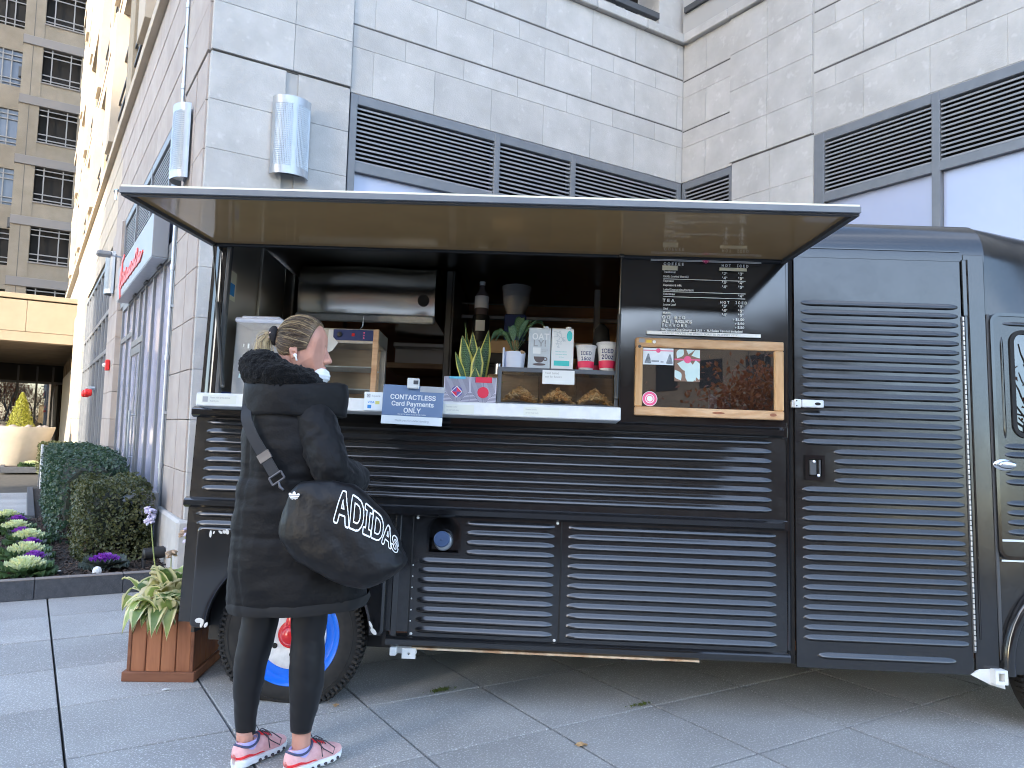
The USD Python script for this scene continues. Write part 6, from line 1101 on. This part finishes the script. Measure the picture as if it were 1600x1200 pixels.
def hull(*cr): return m3.Manifold.batch_hull([SP(c, r) for c, r in cr])
def tri(man): m = man.to_mesh(); return trimesh.Trimesh(m.vert_properties[:, :3], m.tri_verts, process=False)
def soft(man, L_, it=12):
    m = tri(man.refine_to_length(L_)); m = trimesh.Trimesh(m.vertices, m.faces, process=True); trimesh.smoothing.filter_taubin(m, lamb=0.5, nu=0.53, iterations=it); return m
def wob(m, amp, sc, seed=0):
    n = m.vertex_normals; d = (meshkit.fbm(np.asarray(m.vertices) * sc, 3, seed) - 0.5) * 2 * amp; m.vertices = m.vertices + n * d[:, None]; return m
def secs(rows, yc, yh, n=56, e=2.5, k=40):
    rows = np.array(rows, float); zs = np.linspace(rows[0, 0], rows[-1, 0], k); o = np.argsort(rows[:, 0])
    xl, xr, yy, hh = (np.interp(zs, rows[o, 0], c[o]) for c in (rows[:, 1], rows[:, 2], np.broadcast_to(yc, len(rows)) * np.ones(len(rows)), np.broadcast_to(yh, len(rows)) * np.ones(len(rows))))
    from scipy.ndimage import gaussian_filter1d as gf
    xl, xr, hh, yy = (gf(v, 1.2, mode='nearest') for v in (xl, xr, hh, yy))
    a = np.linspace(0, 2 * np.pi, n, endpoint=False); ca, sa = np.sign(np.cos(a)) * abs(np.cos(a)) ** (2 / e), np.sign(np.sin(a)) * abs(np.sin(a)) ** (2 / e)
    return np.stack([np.stack([(l + r) / 2 + (r - l) / 2 * ca, y + h * sa, np.full(n, z)], 1) for l, r, y, h, z in zip(xl, xr, yy, hh, zs)])
coat_rows = [(0.618, -1.085, -0.552), (0.650, -1.094, -0.555), (0.733, -1.093, -0.580), (0.857, -1.090, -0.620), (0.98, -1.083, -0.655), (1.08, -1.070, -0.680), (1.18, -1.062, -0.690), (1.28, -1.060, -0.690), (1.34, -1.055, -0.700), (1.39, -1.03, -0.725), (1.43, -0.99, -0.76), (1.46, -0.95, -0.80)]
R = secs(coat_rows, 3.07, [0.19, 0.20, 0.20, 0.195, 0.185, 0.175, 0.175, 0.18, 0.175, 0.16, 0.13, 0.10], 96, 2.4, 110)
Z = R[:, 0, 2]; ang = np.linspace(0, 2 * np.pi, 96, endpoint=False)
quilt = sum(np.exp(-((Z - z0) / 0.010) ** 2) for z0 in (0.645, 0.90, 1.12))
c0 = R.mean(1, keepdims=True); rad = R - c0; rad[..., 2] = 0; rad /= np.linalg.norm(rad, axis=2, keepdims=True)
seamA = sum(np.exp(-((np.abs(((ang - a0) + np.pi) % (2 * np.pi) - np.pi)) / 0.035) ** 2) for a0 in (4.05, 4.75, 5.5))
P_ = R.reshape(-1, 3); fold = (meshkit.fbm(P_ * [9, 9, 3.2], 3, 4) - 0.5) * 0.040 + (meshkit.fbm(P_ * [5, 5, 14], 3, 9) - 0.5) * 0.020; fold = fold.reshape(R.shape[:2])
R = R + rad * (fold - 0.004 * quilt[:, None] - 0.006 * seamA[None, :] * (Z < 1.36)[:, None])[..., None]
R[..., 2] += 0.018 * np.clip((0.75 - Z) / 0.13, 0, 1)[:, None] * ((R[..., 0] + 0.82) / 0.27)
wo.part('coat', ptrans(loft(R)), MATS['coat'], smooth=40)
hem = R[0]; hemr = np.stack([hem + [0, 0, 0.035] + rad[0] * 0.004, hem + rad[0] * 0.009 + [0, 0, 0.014], hem + [0, 0, -0.006]])
wo.part('hem', ptrans(loft(hemr, False)), MATS['coat_rib'], smooth=40)
def sleeve(js):
    man = hull(*js[:2])
    for a, b in zip(js[1:-1], js[2:]): man = man + hull(a, b)
    m = soft(man, 0.012, 20); v = np.asarray(m.vertices); wob(m, 0.012, 14, 2); wob(m, 0.006, 38, 5); return m
ra = sleeve([((-0.775, 2.975, 1.362), 0.082), ((-0.722, 2.93, 1.27), 0.080), ((-0.672, 2.905, 1.165), 0.077), ((-0.640, 2.97, 1.135), 0.070), ((-0.625, 3.12, 1.12), 0.060), ((-0.68, 3.22, 1.10), 0.058)])
la = sleeve([((-0.985, 3.14, 1.362), 0.080), ((-1.01, 3.16, 1.27), 0.076), ((-1.02, 3.19, 1.15), 0.072), ((-0.97, 3.27, 1.10), 0.062), ((-0.86, 3.30, 1.08), 0.055)])
wo.part('sleeve', ptrans(ra), MATS['coat'], smooth=True); wo.part('sleeve', ptrans(la), MATS['coat'], smooth=True)
# hood: fleece roll and nylon outer band
a = np.linspace(0, 2 * np.pi, 72, endpoint=False)
def roll(cx, cy, cz, rx_, ry_, zf, zb, tube_r, n=28):
    b = np.linspace(0, 2 * np.pi, n, endpoint=False); out = []
    for t in a:
        d = np.array([math.cos(t), math.sin(t), 0]); z = cz + (zf + zb) / 2 + (zf - zb) / 2 * math.cos(t - 0.5); c = np.array([cx + rx_ * d[0], cy + ry_ * d[1], z]); r_ = tube_r * (1.0 - 0.18 * math.cos(t - 0.4))
        out.append(c + r_ * (np.cos(b)[:, None] * d * 0.95 + np.sin(b)[:, None] * np.array([0, 0, 1.05])))
    out.append(out[0]); return loft(np.array(out), False)
fl2 = roll(-0.890, 3.045, 1.506, 0.122, 0.112, -0.062, 0.036, 0.064); fl2 = trimesh.Trimesh(fl2.vertices, fl2.faces, process=True).subdivide(); wob(fl2, 0.016, 14, 3); wob(fl2, 0.013, 95, 6)
wo.part('hood_lining', ptrans(fl2), MATS['sherpa'], smooth=True)
rings = []
for k, (z, s, dz) in enumerate([(1.490, 0.93, 0), (1.484, 0.995, 0), (1.455, 1.02, 0), (1.425, 1.02, 0), (1.395, 1.01, 0), (1.372, 1.0, 0), (1.368, 0.90, 0)]):
    fr_ = np.exp(-((np.abs(((a + 0.25) + np.pi) % (2 * np.pi) - np.pi)) / 0.45) ** 2)
    rings.append(np.stack([-0.872 + (0.190 * s + 0.035 * fr_) * np.cos(a), 3.045 + 0.168 * s * np.sin(a), z + 0.012 * np.cos(a - 2.6) + 0.030 * fr_ * (1 - k / 6) * 0.6 + (-0.012) * np.sin(a * 2) * 0.6], 1))
hb = loft(np.array(rings), False); hb = hb.subdivide(); wob(hb, 0.008, 9, 8); wob(hb, 0.003, 30, 3)
wo.part('hood_band', ptrans(hb), MATS['coat'], smooth=True)
# head (faces +x)
hy = 3.035
def H(x, z, dy=0.0): return (x, hy + dy, z)
cran = m3.Manifold.sphere(1.0, 48).scale([0.086, 0.077, 0.092]).translate([-0.852, hy, 1.655])
face = hull(*[(H(x, z, q * dy), r) for q in (-1, 1) for x, z, dy, r in ((-0.803, 1.674, 0.022, 0.049), (-0.815, 1.695, 0.018, 0.050), (-0.822, 1.650, 0.036, 0.038), (-0.776, 1.640, 0.020, 0.024), (-0.800, 1.602, 0.040, 0.026), (-0.777, 1.575, 0.013, 0.024), (-0.778, 1.527, 0.010, 0.020), (-0.848, 1.566, 0.046, 0.020))] + [(H(-0.87, 1.62), 0.06)])
nose = hull((H(-0.7545, 1.634), 0.008), (H(-0.7330, 1.592), 0.0100), (H(-0.754, 1.587), 0.013)) + hull((H(-0.7330, 1.592), 0.0100), (H(-0.750, 1.588, 0.011), 0.0085), (H(-0.750, 1.588, -0.011), 0.0085))
brow = hull((H(-0.7665, 1.645, 0.012), 0.0135), (H(-0.7760, 1.645, 0.036), 0.0130), (H(-0.790, 1.640, 0.046), 0.012)) + hull((H(-0.7665, 1.645, -0.012), 0.0135), (H(-0.7760, 1.645, -0.036), 0.0130), (H(-0.790, 1.640, -0.046), 0.012))
lip = hull((H(-0.7565, 1.562, 0.012), 0.0085), (H(-0.7565, 1.562, -0.012), 0.0085), (H(-0.7535, 1.562), 0.009)) + hull((H(-0.759, 1.548, 0.010), 0.0095), (H(-0.759, 1.548, -0.010), 0.0095))
chin = hull((H(-0.766, 1.523, 0.006), 0.015), (H(-0.766, 1.523, -0.006), 0.015))
neck = hull((H(-0.88, 1.585), 0.058), (H(-0.905, 1.43), 0.062))
eyes = SP(H(-0.7745, 1.621, -0.031), 0.0130) + SP(H(-0.7745, 1.621, 0.031), 0.0130)
hd_ = soft(cran + face + nose + brow + lip + chin + neck + eyes, 0.0055, 7)
tilt = ry(3.0); piv = np.array([-0.87, hy, 1.56])
def th(m): m = m.copy(); m.vertices = (np.asarray(m.vertices) - piv) @ tilt.T + piv; return ptrans(m)
body = wo.part('head', th(hd_), MATS['skin'], smooth=True)
for s in (-1, 1):
    er = hull((H(-0.852, 1.612, s * 0.078), 0.009), (H(-0.858, 1.590, s * 0.079), 0.007), (H(-0.866, 1.620, s * 0.080), 0.009), (H(-0.850, 1.626, s * 0.078), 0.007)) - SP(H(-0.853, 1.607, s * 0.090), 0.009)
    wo.part('ear', th(soft(er, 0.004, 5)), MATS['skin'], smooth=True, under=body)
    wo.part('earbud', th(cat([sball(H(-0.847, 1.598, s * 0.086), (0.0075, 0.006, 0.0075), 2), tube([H(-0.846, 1.597, s * 0.088), H(-0.838, 1.578, s * 0.088)], 0.0035, 8)])), MATS['white_paint'], smooth=True, under=body)
    wo.part('lashes', th(tube([H(-0.7640, 1.6165, s * 0.021), H(-0.7615, 1.6145, s * 0.031), H(-0.7715, 1.6175, s * 0.046)], [0.0018, 0.0030, 0.0020], 6)), MATS['lash'], under=body)
    wo.part('eyebrow', th(tube([H(-0.7535, 1.6500, s * 0.014), H(-0.7610, 1.6555, s * 0.030), H(-0.7790, 1.6490, s * 0.050)], [0.0028, 0.0032, 0.0016], 6)), MATS['brow'], under=body)
wo.part('lips', th(cat([tube([H(-0.7555, 1.5630, -0.019), H(-0.7478, 1.5630, -0.006), H(-0.7466, 1.5615, 0), H(-0.7478, 1.5630, 0.006), H(-0.7555, 1.5630, 0.019)], [0.001, 0.0028, 0.0026, 0.0028, 0.001], 8), tube([H(-0.7580, 1.5480, -0.015), H(-0.7505, 1.5485, 0), H(-0.7580, 1.5480, 0.015)], [0.001, 0.0032, 0.001], 8)])), MATS['lips'], smooth=True, under=body)
# hair
BUN = np.array([-0.949, hy, 1.672]); hc, hr = np.array([-0.857, hy, 1.657]), np.array([0.094, 0.0845, 0.0985])
cap = m3.Manifold.sphere(1.0, 64).scale(hr.tolist()).translate(hc.tolist()) + hull(*[(H(x, z, q * dy), r + 0.007) for q in (-1, 1) for x, z, dy, r in ((-0.803, 1.674, 0.022, 0.049), (-0.815, 1.695, 0.018, 0.050), (-0.822, 1.650, 0.036, 0.038))] + [(H(-0.87, 1.66), 0.08)])
n1 = np.array([-0.955, 0, 0.30]); n1 /= np.linalg.norm(n1); p1_ = np.array([-0.787, hy, 1.705]); cap = cap.trim_by_plane(n1.tolist(), float(n1 @ p1_))
n2 = np.array([-0.33, 0, 0.944]); n2 /= np.linalg.norm(n2); p2_ = np.array([-0.855, hy, 1.612]); cap = cap.trim_by_plane(n2.tolist(), float(n2 @ p2_))
capm = soft(cap, 0.006, 6); wo.part('hair', th(capm), MATS['hair_base'], smooth=True); capv = np.asarray(capm.vertices)
def curves(name, groups):
    for m, cs in groups.items():
        cs = [(np.asarray(c) - piv) @ tilt.T + piv - PB for c in cs]
        p = wo.path + '/' + numbered(wo.path, name); bc = UsdGeom.BasisCurves.Define(stage, p); bc.CreateTypeAttr('linear'); bc.CreateCurveVertexCountsAttr([len(c) for c in cs]); bc.CreatePointsAttr(Vt.Vec3fArray.FromNumpy(np.vstack(cs).astype(np.float32))); bc.CreateWidthsAttr([0.0010]); bc.SetWidthsInterpolation('constant'); UsdShade.MaterialBindingAPI.Apply(bc.GetPrim()).Bind(MATS[m]); tag(bc.GetPrim(), kind='stuff')
rh = np.random.default_rng(11); G = {'hair_dark': [], 'hair_blond': [], 'hair_ash': []}
for _ in range(2600):
    p = capv[rh.integers(len(capv))] + rh.normal(0, 0.001, 3)
    if p[0] < -0.90 or np.linalg.norm((p - hc) / hr) < 0.97: continue
    e = (BUN + rh.normal(0, 0.007, 3) - hc) / hr; e /= np.linalg.norm(e); u = (p - hc) / hr; mg = np.linalg.norm(u); u = u / mg; w = np.arccos(np.clip(u @ e, -1, 1)); lift = rh.uniform(0.0, 0.002); c = []
    for t in np.linspace(0, 1, 14):
        s_ = (np.sin((1 - t) * w) * u + np.sin(t * w) * e) / max(np.sin(w), 1e-6); c.append(hc + s_ * hr * (1.004 + (max(mg, 1.0) - 1) * (1 - t) + 0.006 * math.sin(math.pi * t) + 0.002 * rh.uniform(-1, 1)) + s_ * lift * math.sin(math.pi * min(t * 1.3, 1)))
    hgt = (p[2] - 1.6) / 0.15; G[rh.choice(list(G), p=[0.52, 0.12, 0.36] if hgt > 0.5 else [0.66, 0.06, 0.28])].append(c)
tail = np.array([BUN + [-0.006, 0, 0.002], BUN + [-0.034, -0.004, 0.0], BUN + [-0.052, -0.008, -0.026], BUN + [-0.048, -0.012, -0.066], BUN + [-0.03, -0.014, -0.098]])
for _ in range(420):
    o = rh.normal(0, 1, (1, 3)) * [0.010, 0.012, 0.010]; sc_ = np.array([0.6, 1.0, 1.35, 1.5, 1.35])[:, None]; c = tail + o * sc_; tt = np.linspace(0, 4, 15); cc = np.stack([np.interp(tt, range(5), c[:, k]) for k in range(3)], 1); cc[1:-1] = (cc[:-2] + 2 * cc[1:-1] + cc[2:]) / 4
    G[rh.choice(list(G), p=[0.10, 0.58, 0.32])].append(cc)
curves('hair_strands', G)
wo.part('ponytail', th(tube(tail, [0.010, 0.019, 0.025, 0.026, 0.024], 16)), MATS['hair_blond'], smooth=True)
scr = trimesh.creation.torus(0.026, 0.0145, 40, 16); scr = xf(scr, ry(80), BUN + [-0.012, 0, 0.004]); wob(scr, 0.005, 90, 2); sp_ = wo.part('scrunchie', th(scr), MATS['scrunchie'], smooth=True)
dt = [xf(sball((0, 0, 0), 0.0038, 1), None, BUN + [-0.012, 0, 0.004] + ry(80) @ np.array([(0.026 + 0.0155 * math.cos(b)) * math.cos(t), (0.026 + 0.0155 * math.cos(b)) * math.sin(t), 0.0155 * math.sin(b)])) for t, b in zip(np.arange(16) * 0.83, np.arange(16) * 1.9)]
wo.part('scrunchie_dots', th(cat(dt)), MATS['dot'], under=sp_)
mk = sball((0, 0, 0), (0.036, 0.050, 0.034), 3); v_ = np.asarray(mk.vertices); mk.vertices = v_ * (1 + 0.05 * np.sin(v_[:, 2:3] * 420) * [1, 0.3, 0]) + np.array([-0.762, hy, 1.530]); wo.part('mask', th(mk), MATS['mask_white'], smooth=True)
# legs, feet
leg1 = [(0.75, -1.045, -0.875), (0.602, -1.037, -0.891), (0.488, -1.047, -0.908), (0.379, -1.063, -0.936), (0.30, -1.062, -0.948), (0.253, -1.057, -0.957), (0.18, -1.050, -0.966), (0.13, -1.045, -0.968), (0.112, -1.041, -0.967)]
leg2 = [(0.75, -0.845, -0.675), (0.64, -0.833, -0.684), (0.506, -0.826, -0.700), (0.387, -0.829, -0.694), (0.31, -0.826, -0.697), (0.267, -0.820, -0.705), (0.20, -0.818, -0.722), (0.155, -0.814, -0.731), (0.150, -0.813, -0.733)]
def leg(rows, y, seed):
    h = [abs(r[2] - r[1]) / 2 * 1.02 for r in rows]; m = loft(secs(rows, y, h, 40, 2.0, 60)); return wob(trimesh.Trimesh(m.vertices, m.faces, process=True), 0.004, 22, seed)
wo.part('leggings', ptrans(cat([leg(leg1, 3.085, 1), leg(leg2, 3.030, 2)])), MATS['leggings'], smooth=True)
sk = [loft(secs([(0.125, -1.036, -0.972), (0.09, -1.034, -0.970), (0.06, -1.036, -0.966), (0.03, -1.04, -0.96)], 3.075, 0.037, 28, 2, 14)), loft(secs([(0.165, -0.810, -0.735), (0.12, -0.806, -0.738), (0.07, -0.808, -0.732), (0.03, -0.81, -0.73)], 3.035, 0.038, 28, 2, 14))]
wo.part('ankle', ptrans(sk[0]), MATS['skin'], smooth=True); wo.part('ankle', ptrans(sk[1]), MATS['skin'], smooth=True)
def shoe(hx, hy_, az, L_=0.272):
    d = np.array([math.sin(az), math.cos(az), 0]); s = np.array([math.cos(az), -math.sin(az), 0]); o = np.array([hx, hy_, 0]); st_ = np.linspace(0, 1, 25)
    wdt = np.interp(st_, [0, 0.03, 0.1, 0.25, 0.45, 0.62, 0.75, 0.88, 0.96, 1], [0.010, 0.024, 0.034, 0.037, 0.038, 0.046, 0.048, 0.042, 0.026, 0.008])
    top = np.interp(st_, [0, 0.04, 0.12, 0.25, 0.36, 0.45, 0.6, 0.75, 0.9, 1], [0.086, 0.098, 0.096, 0.080, 0.083, 0.102, 0.088, 0.070, 0.060, 0.046]); rr = np.interp(st_, [0, 0.75, 1], [0.0, 0.0, 0.010])
    def ring(i, b0, t0, wsc, n=24, e=2.6):
        t = np.linspace(0, 2 * np.pi, n, endpoint=False); c_, s_ = np.sign(np.cos(t)) * abs(np.cos(t)) ** (2 / e), np.sign(np.sin(t)) * abs(np.sin(t)) ** (2 / e); w = wdt[i] * wsc * (1 - 0.32 * np.clip(s_, 0, 1) ** 1.5 * (t0 > 0.05)); z = (b0 + t0) / 2 + (t0 - b0) / 2 * s_
        return o + d * (st_[i] * L_) + s[None] * (w * c_)[:, None] + np.array([0, 0, 1.0]) * z[:, None]
    up = loft(np.array([ring(i, 0.022 + rr[i], top[i], 1.0) for i in range(25)]))
    so = loft(np.array([ring(i, 0.002 + rr[i] * 0.8 + 0.004 * abs(math.sin(i * 0.9)), 0.036 + rr[i] * 0.9 + 0.006 * (st_[i] < 0.3), 1.07, 24, 3.5) for i in range(25)]))
    bandr = loft(np.array([ring(i, 0.036, 0.066 - 0.030 * max(0, st_[i] - 0.18) / 0.3 - 0.004 * math.cos(i), 1.045) for i in range(0, 12)]))
    wo.part('shoe', ptrans(up), MATS['shoe_pink'], smooth=50); pth = wo.path + '/' + ('shoe' if used[(wo.path, 'shoe')] == 1 else f"shoe_{used[(wo.path, 'shoe')] - 1:03d}")
    wo.part('sole', ptrans(so), MATS['shoe_white'], smooth=50, under=pth); wo.part('heel_band', ptrans(bandr), MATS['shoe_red'], smooth=50, under=pth)
    P3 = lambda f, w, z: o + d * f * L_ + s * w + np.array([0, 0, z])
    t = np.linspace(0, 2 * np.pi, 33); col = [P3(0.235 + 0.205 * math.cos(x_), 0.0325 * math.sin(x_), 0.090 + 0.010 * math.cos(2 * x_) + 0.006 * math.cos(x_)) for x_ in t]; wo.part('collar', ptrans(tube(col, 0.0045, 8, False)), MATS['shoe_navy'], smooth=True, under=pth)
    wo.part('sock', ptrans(loft(np.array([[P3(0.235 + 0.17 * math.cos(x_) * k_, 0.030 * math.sin(x_) * k_, z) for x_ in t[:-1]] for k_, z in ((1.06, 0.062), (1.02, 0.085), (0.98, 0.098))]), False)), MATS['sock'], smooth=True, under=pth)
    tg = loft(np.array([[P3(f, w, z + 0.004 - 0.35 * abs(w)) for w in np.linspace(-0.019, 0.019, 7)] + [P3(f, w, z - 0.008) for w in np.linspace(0.019, -0.019, 7)] for f, z in ((0.44, 0.108), (0.52, 0.101), (0.62, 0.089), (0.66, 0.082))])); wo.part('tongue', ptrans(tg), MATS['shoe_red'], under=pth, smooth=40)
    lc = [tube([P3(f, -0.022, z - 0.010), P3(f + 0.01, 0, z + 0.003), P3(f + 0.02, 0.022, z - 0.010)], 0.0024, 6) for f, z in ((0.48, 0.107), (0.53, 0.101), (0.58, 0.095), (0.63, 0.089))]
    lc += [tube([P3(0.47, 0.006, 0.110), P3(0.56, 0.045, 0.104), P3(0.70, 0.060, 0.070), P3(0.66, 0.062, 0.050), P3(0.54, 0.045, 0.075), P3(0.48, 0.01, 0.108)], 0.0020, 6), tube([P3(0.47, 0.0, 0.110), P3(0.50, 0.040, 0.095), P3(0.50, 0.052, 0.050)], 0.0020, 6), tube([P3(0.47, 0, 0.110), P3(0.55, -0.045, 0.125), P3(0.62, -0.06, 0.13)], 0.0018, 6), tube([P3(0.47, 0, 0.110), P3(0.60, -0.02, 0.104), P3(0.70, -0.01, 0.085)], 0.0020, 6)]
    wo.part('laces', ptrans(cat(lc)), MATS['lace'], smooth=True, under=pth)
    hl = [trimesh.creation.torus(0.006, 0.0022, 16, 6)]; 
    wo.part('sole_gaps', ptrans(cat([sball(P3(f, w_, 0.017 + rz_), (0.008, 0.008, 0.0055), 1) for f, rz_ in ((0.36, 0), (0.47, 0), (0.58, 0), (0.69, 0.001), (0.80, 0.004)) for w_ in [1.045 * float(np.interp(f, st_, wdt))]])), MATS['lace'], under=pth)
shoe(-1.018, 3.005, math.radians(26)); shoe(-0.806, 2.955, math.radians(34))

# bag
bg = Thing('sports_bag', 'black duffel bag with white outlined sports lettering hanging at her hip', 'bag', (-0.60, 2.80, 0.75))
BO = np.array([-0.60, 2.80, 0.75])
stn = np.array([(-0.822, 0.985, 0.925, 0.030), (-0.812, 1.03, 0.895, 0.055), (-0.79, 1.080, 0.863, 0.075), (-0.755, 1.115, 0.832, 0.090), (-0.70, 1.132, 0.805, 0.100), (-0.64, 1.134, 0.780, 0.107), (-0.57, 1.110, 0.754, 0.110), (-0.505, 1.072, 0.747, 0.108), (-0.444, 1.015, 0.772, 0.100), (-0.394, 0.940, 0.808, 0.080), (-0.368, 0.885, 0.834, 0.050), (-0.360, 0.862, 0.845, 0.02)])
us_ = np.linspace(0, 1, 60); cum = np.concatenate([[0], np.cumsum(np.linalg.norm(np.diff(stn[:, :2], axis=0), axis=1))]); cum /= cum[-1]
BX, BT, BBt, BH = (np.interp(us_, cum, stn[:, k]) for k in range(4))
def bagpt(u, th_, off=0.0):
    x, t, b, h = (np.interp(u, us_, c) for c in (BX, BT, BBt, BH)); sn_, cs_ = np.sin(th_), np.cos(th_); e = 0.8
    z = (t + b) / 2 + (t - b) / 2 * np.sign(sn_) * np.abs(sn_) ** e; y = 2.80 + (h * (0.62 + 0.38 * np.clip(0.4 - sn_, 0, 1)) + off) * np.sign(cs_) * np.abs(cs_) ** e
    return np.stack([x, y, z], -1)
th_ = np.linspace(0, 2 * np.pi, 64, endpoint=False); rings = np.stack([bagpt(np.full(64, u), th_) for u in us_]); bm = loft(rings)
def bagfold(p): return (meshkit.fbm(p * [9, 9, 9], 3, 12) - 0.5) * 0.030
vn = bm.vertex_normals; bm.vertices = bm.vertices + vn * bagfold(np.asarray(bm.vertices))[:, None]
bg.part('body', xf(bm, None, -BO), MATS['bag_black'], smooth=True)
def on_bag(u, th__, lift):
    p = bagpt(u, th__); e1 = bagpt(u + 0.01, th__) - bagpt(u - 0.01, th__); e2 = bagpt(u, th__ + 0.02) - bagpt(u, th__ - 0.02); n = np.cross(e1, e2); n /= np.linalg.norm(n, axis=-1, keepdims=True) + 1e-9; n = np.where(n[..., 1:2] > 0, -n, n); return p + n * (bagfold(p) + lift)[..., None]
tm = meshkit.text_mesh('ADIDAS', 1.0, 0.1, True); sl = tm.section([0, 0, 1], [0, 0, 0.05]); pl2 = sl.to_2D(to_2D=np.eye(4))[0] if hasattr(sl, 'to_2D') else sl.to_planar(to_2D=np.eye(4))[0]
shp = shapely.union_all(list(pl2.polygons_full)); shp = affinity.translate(shp, -shp.bounds[0], 0); TW = shp.bounds[2]
ol = shp.buffer(0.055).difference(shp.buffer(0.0)); 
lm = extrude(ol, 0.01); lm = trimesh.Trimesh(*trimesh.remesh.subdivide_to_size(lm.vertices, lm.faces, 0.12), process=False); v = np.array(lm.vertices)
uu = 0.435 + v[:, 0] / TW * 0.47; fr2 = 0.40 - 0.30 * v[:, 1]; sn2 = 1 - 2 * fr2; tt2 = np.pi - np.arcsin(np.clip(sn2, -1, 1) ** 1.0)
pts = on_bag(uu, tt2, np.where(v[:, 2] > 0.005, 0.0032, 0.0008)); bg.part('lettering', trimesh.Trimesh(pts - BO, lm.faces, process=False), MATS['decal_white'], label='white outlined lettering')
def bag_ribbon(f, n, w, lift, mname, part):
    us3 = np.linspace(0, 1, n); ctr = np.array([on_bag(*[np.array(q) for q in f(t)], lift) for t in us3]); tg_ = np.gradient(ctr, axis=0); side = np.cross(tg_, [0.2, -1, 0.3]); side /= np.linalg.norm(side, axis=1, keepdims=True); q = np.stack([ctr - side * w / 2, ctr + side * w / 2], 1); bg.part(part, grid(lambda U, V: q, np.arange(n), np.arange(2)), MATS[mname], smooth=True)
bag_ribbon(lambda t: (0.18 + 0.75 * t, np.pi - math.asin(1 - 2 * (0.40 + 0.03 * math.sin(3 * t)))), 30, 0.008, 0.003, 'webbing', 'seam')
bag_ribbon(lambda t: (0.60 + 0.02 * t, np.pi - math.asin(1 - 2 * (0.02 + 0.28 * t))), 12, 0.03, 0.004, 'webbing', 'handle_strap'); bag_ribbon(lambda t: (0.40 + 0.03 * t, np.pi - math.asin(1 - 2 * (0.02 + 0.32 * t))), 12, 0.026, 0.004, 'webbing', 'handle_strap'); bag_ribbon(lambda t: (0.85 + 0.1 * t, np.pi - math.asin(1 - 2 * (0.03 + 0.35 * t))), 12, 0.022, 0.004, 'webbing', 'handle_strap')
bd = [affinity.rotate(affinity.scale(sg.Point(0, 0.012).buffer(0.009), 0.75, 1.5), a_, origin=(0, -0.006)) for a_ in (-38, 0, 38)]; bds = shapely.union_all(bd); bds = bds.difference(shapely.union_all([sg.box(-0.03, z, 0.03, z + 0.0022) for z in (-0.002, 0.004, 0.010)]))
bmh = extrude(bds, 0.001); q = np.array(bmh.vertices); bp = on_bag(np.full(1, 0.205), np.full(1, np.pi - math.asin(0.60)), 0.006)[0]; bg.part('badge', trimesh.Trimesh(np.stack([q[:, 0] + bp[0], bp[1] - q[:, 2] + 0.25 * q[:, 0] * -1, q[:, 1] + bp[2]], 1) - BO, bmh.faces, process=False), MATS['decal_white'], label='small white trefoil badge')
# shoulder strap across the back
sp3 = np.array([(-0.985, 3.02, 1.455), (-1.02, 2.945, 1.40), (-1.005, 2.895, 1.345), (-0.965, 2.872, 1.275), (-0.915, 2.862, 1.205), (-0.868, 2.845, 1.140)]); tt = np.linspace(0, 5, 26); sp3 = np.stack([np.interp(tt, range(6), sp3[:, k]) for k in range(3)], 1)
for _ in range(3): sp3[1:-1] = (sp3[:-2] + 2 * sp3[1:-1] + sp3[2:]) / 4
tg_ = np.gradient(sp3, axis=0); sd = np.cross(tg_, [-0.15, -1, 0.2]); sd /= np.linalg.norm(sd, axis=1, keepdims=True); nn_ = np.cross(sd, tg_); nn_ /= np.linalg.norm(nn_, axis=1, keepdims=True)
rg = np.stack([np.stack([c - s * 0.021 - n * 0.002, c + s * 0.021 - n * 0.002, c + s * 0.021 + n * 0.002, c - s * 0.021 + n * 0.002]) for c, s, n in zip(sp3, sd, nn_)]); bg.part('shoulder_strap', xf(loft(rg), None, -BO), MATS['webbing'], smooth=30)
e_ = sp3[-1]; dn = (sp3[-1] - sp3[-4]); dn /= np.linalg.norm(dn); bk = [tube([e_ - sd[-1] * 0.026, e_ + sd[-1] * 0.026], 0.004, 8), tube([e_ - sd[-1] * 0.026 + dn * 0.03, e_ + sd[-1] * 0.026 + dn * 0.03], 0.004, 8), tube([e_ - sd[-1] * 0.026, e_ - sd[-1] * 0.026 + dn * 0.03], 0.004, 8), tube([e_ + sd[-1] * 0.026, e_ + sd[-1] * 0.026 + dn * 0.03], 0.004, 8), tube([e_ + dn * 0.03, e_ + dn * 0.05 + sd[-1] * 0.006, e_ + dn * 0.068], [0.004, 0.006, 0.004], 8)]
bg.part('buckle', xf(cat(bk), None, -BO), MATS['gunmetal'], smooth=40); bg.part('slider', xf(loft(np.stack([np.stack([c - s * 0.025 - n * 0.004, c + s * 0.025 - n * 0.004, c + s * 0.025 + n * 0.004, c - s * 0.025 + n * 0.004]) for c, s, n in zip(sp3[19:22], sd[19:22], nn_[19:22])])), None, -BO), MATS['gunmetal'])
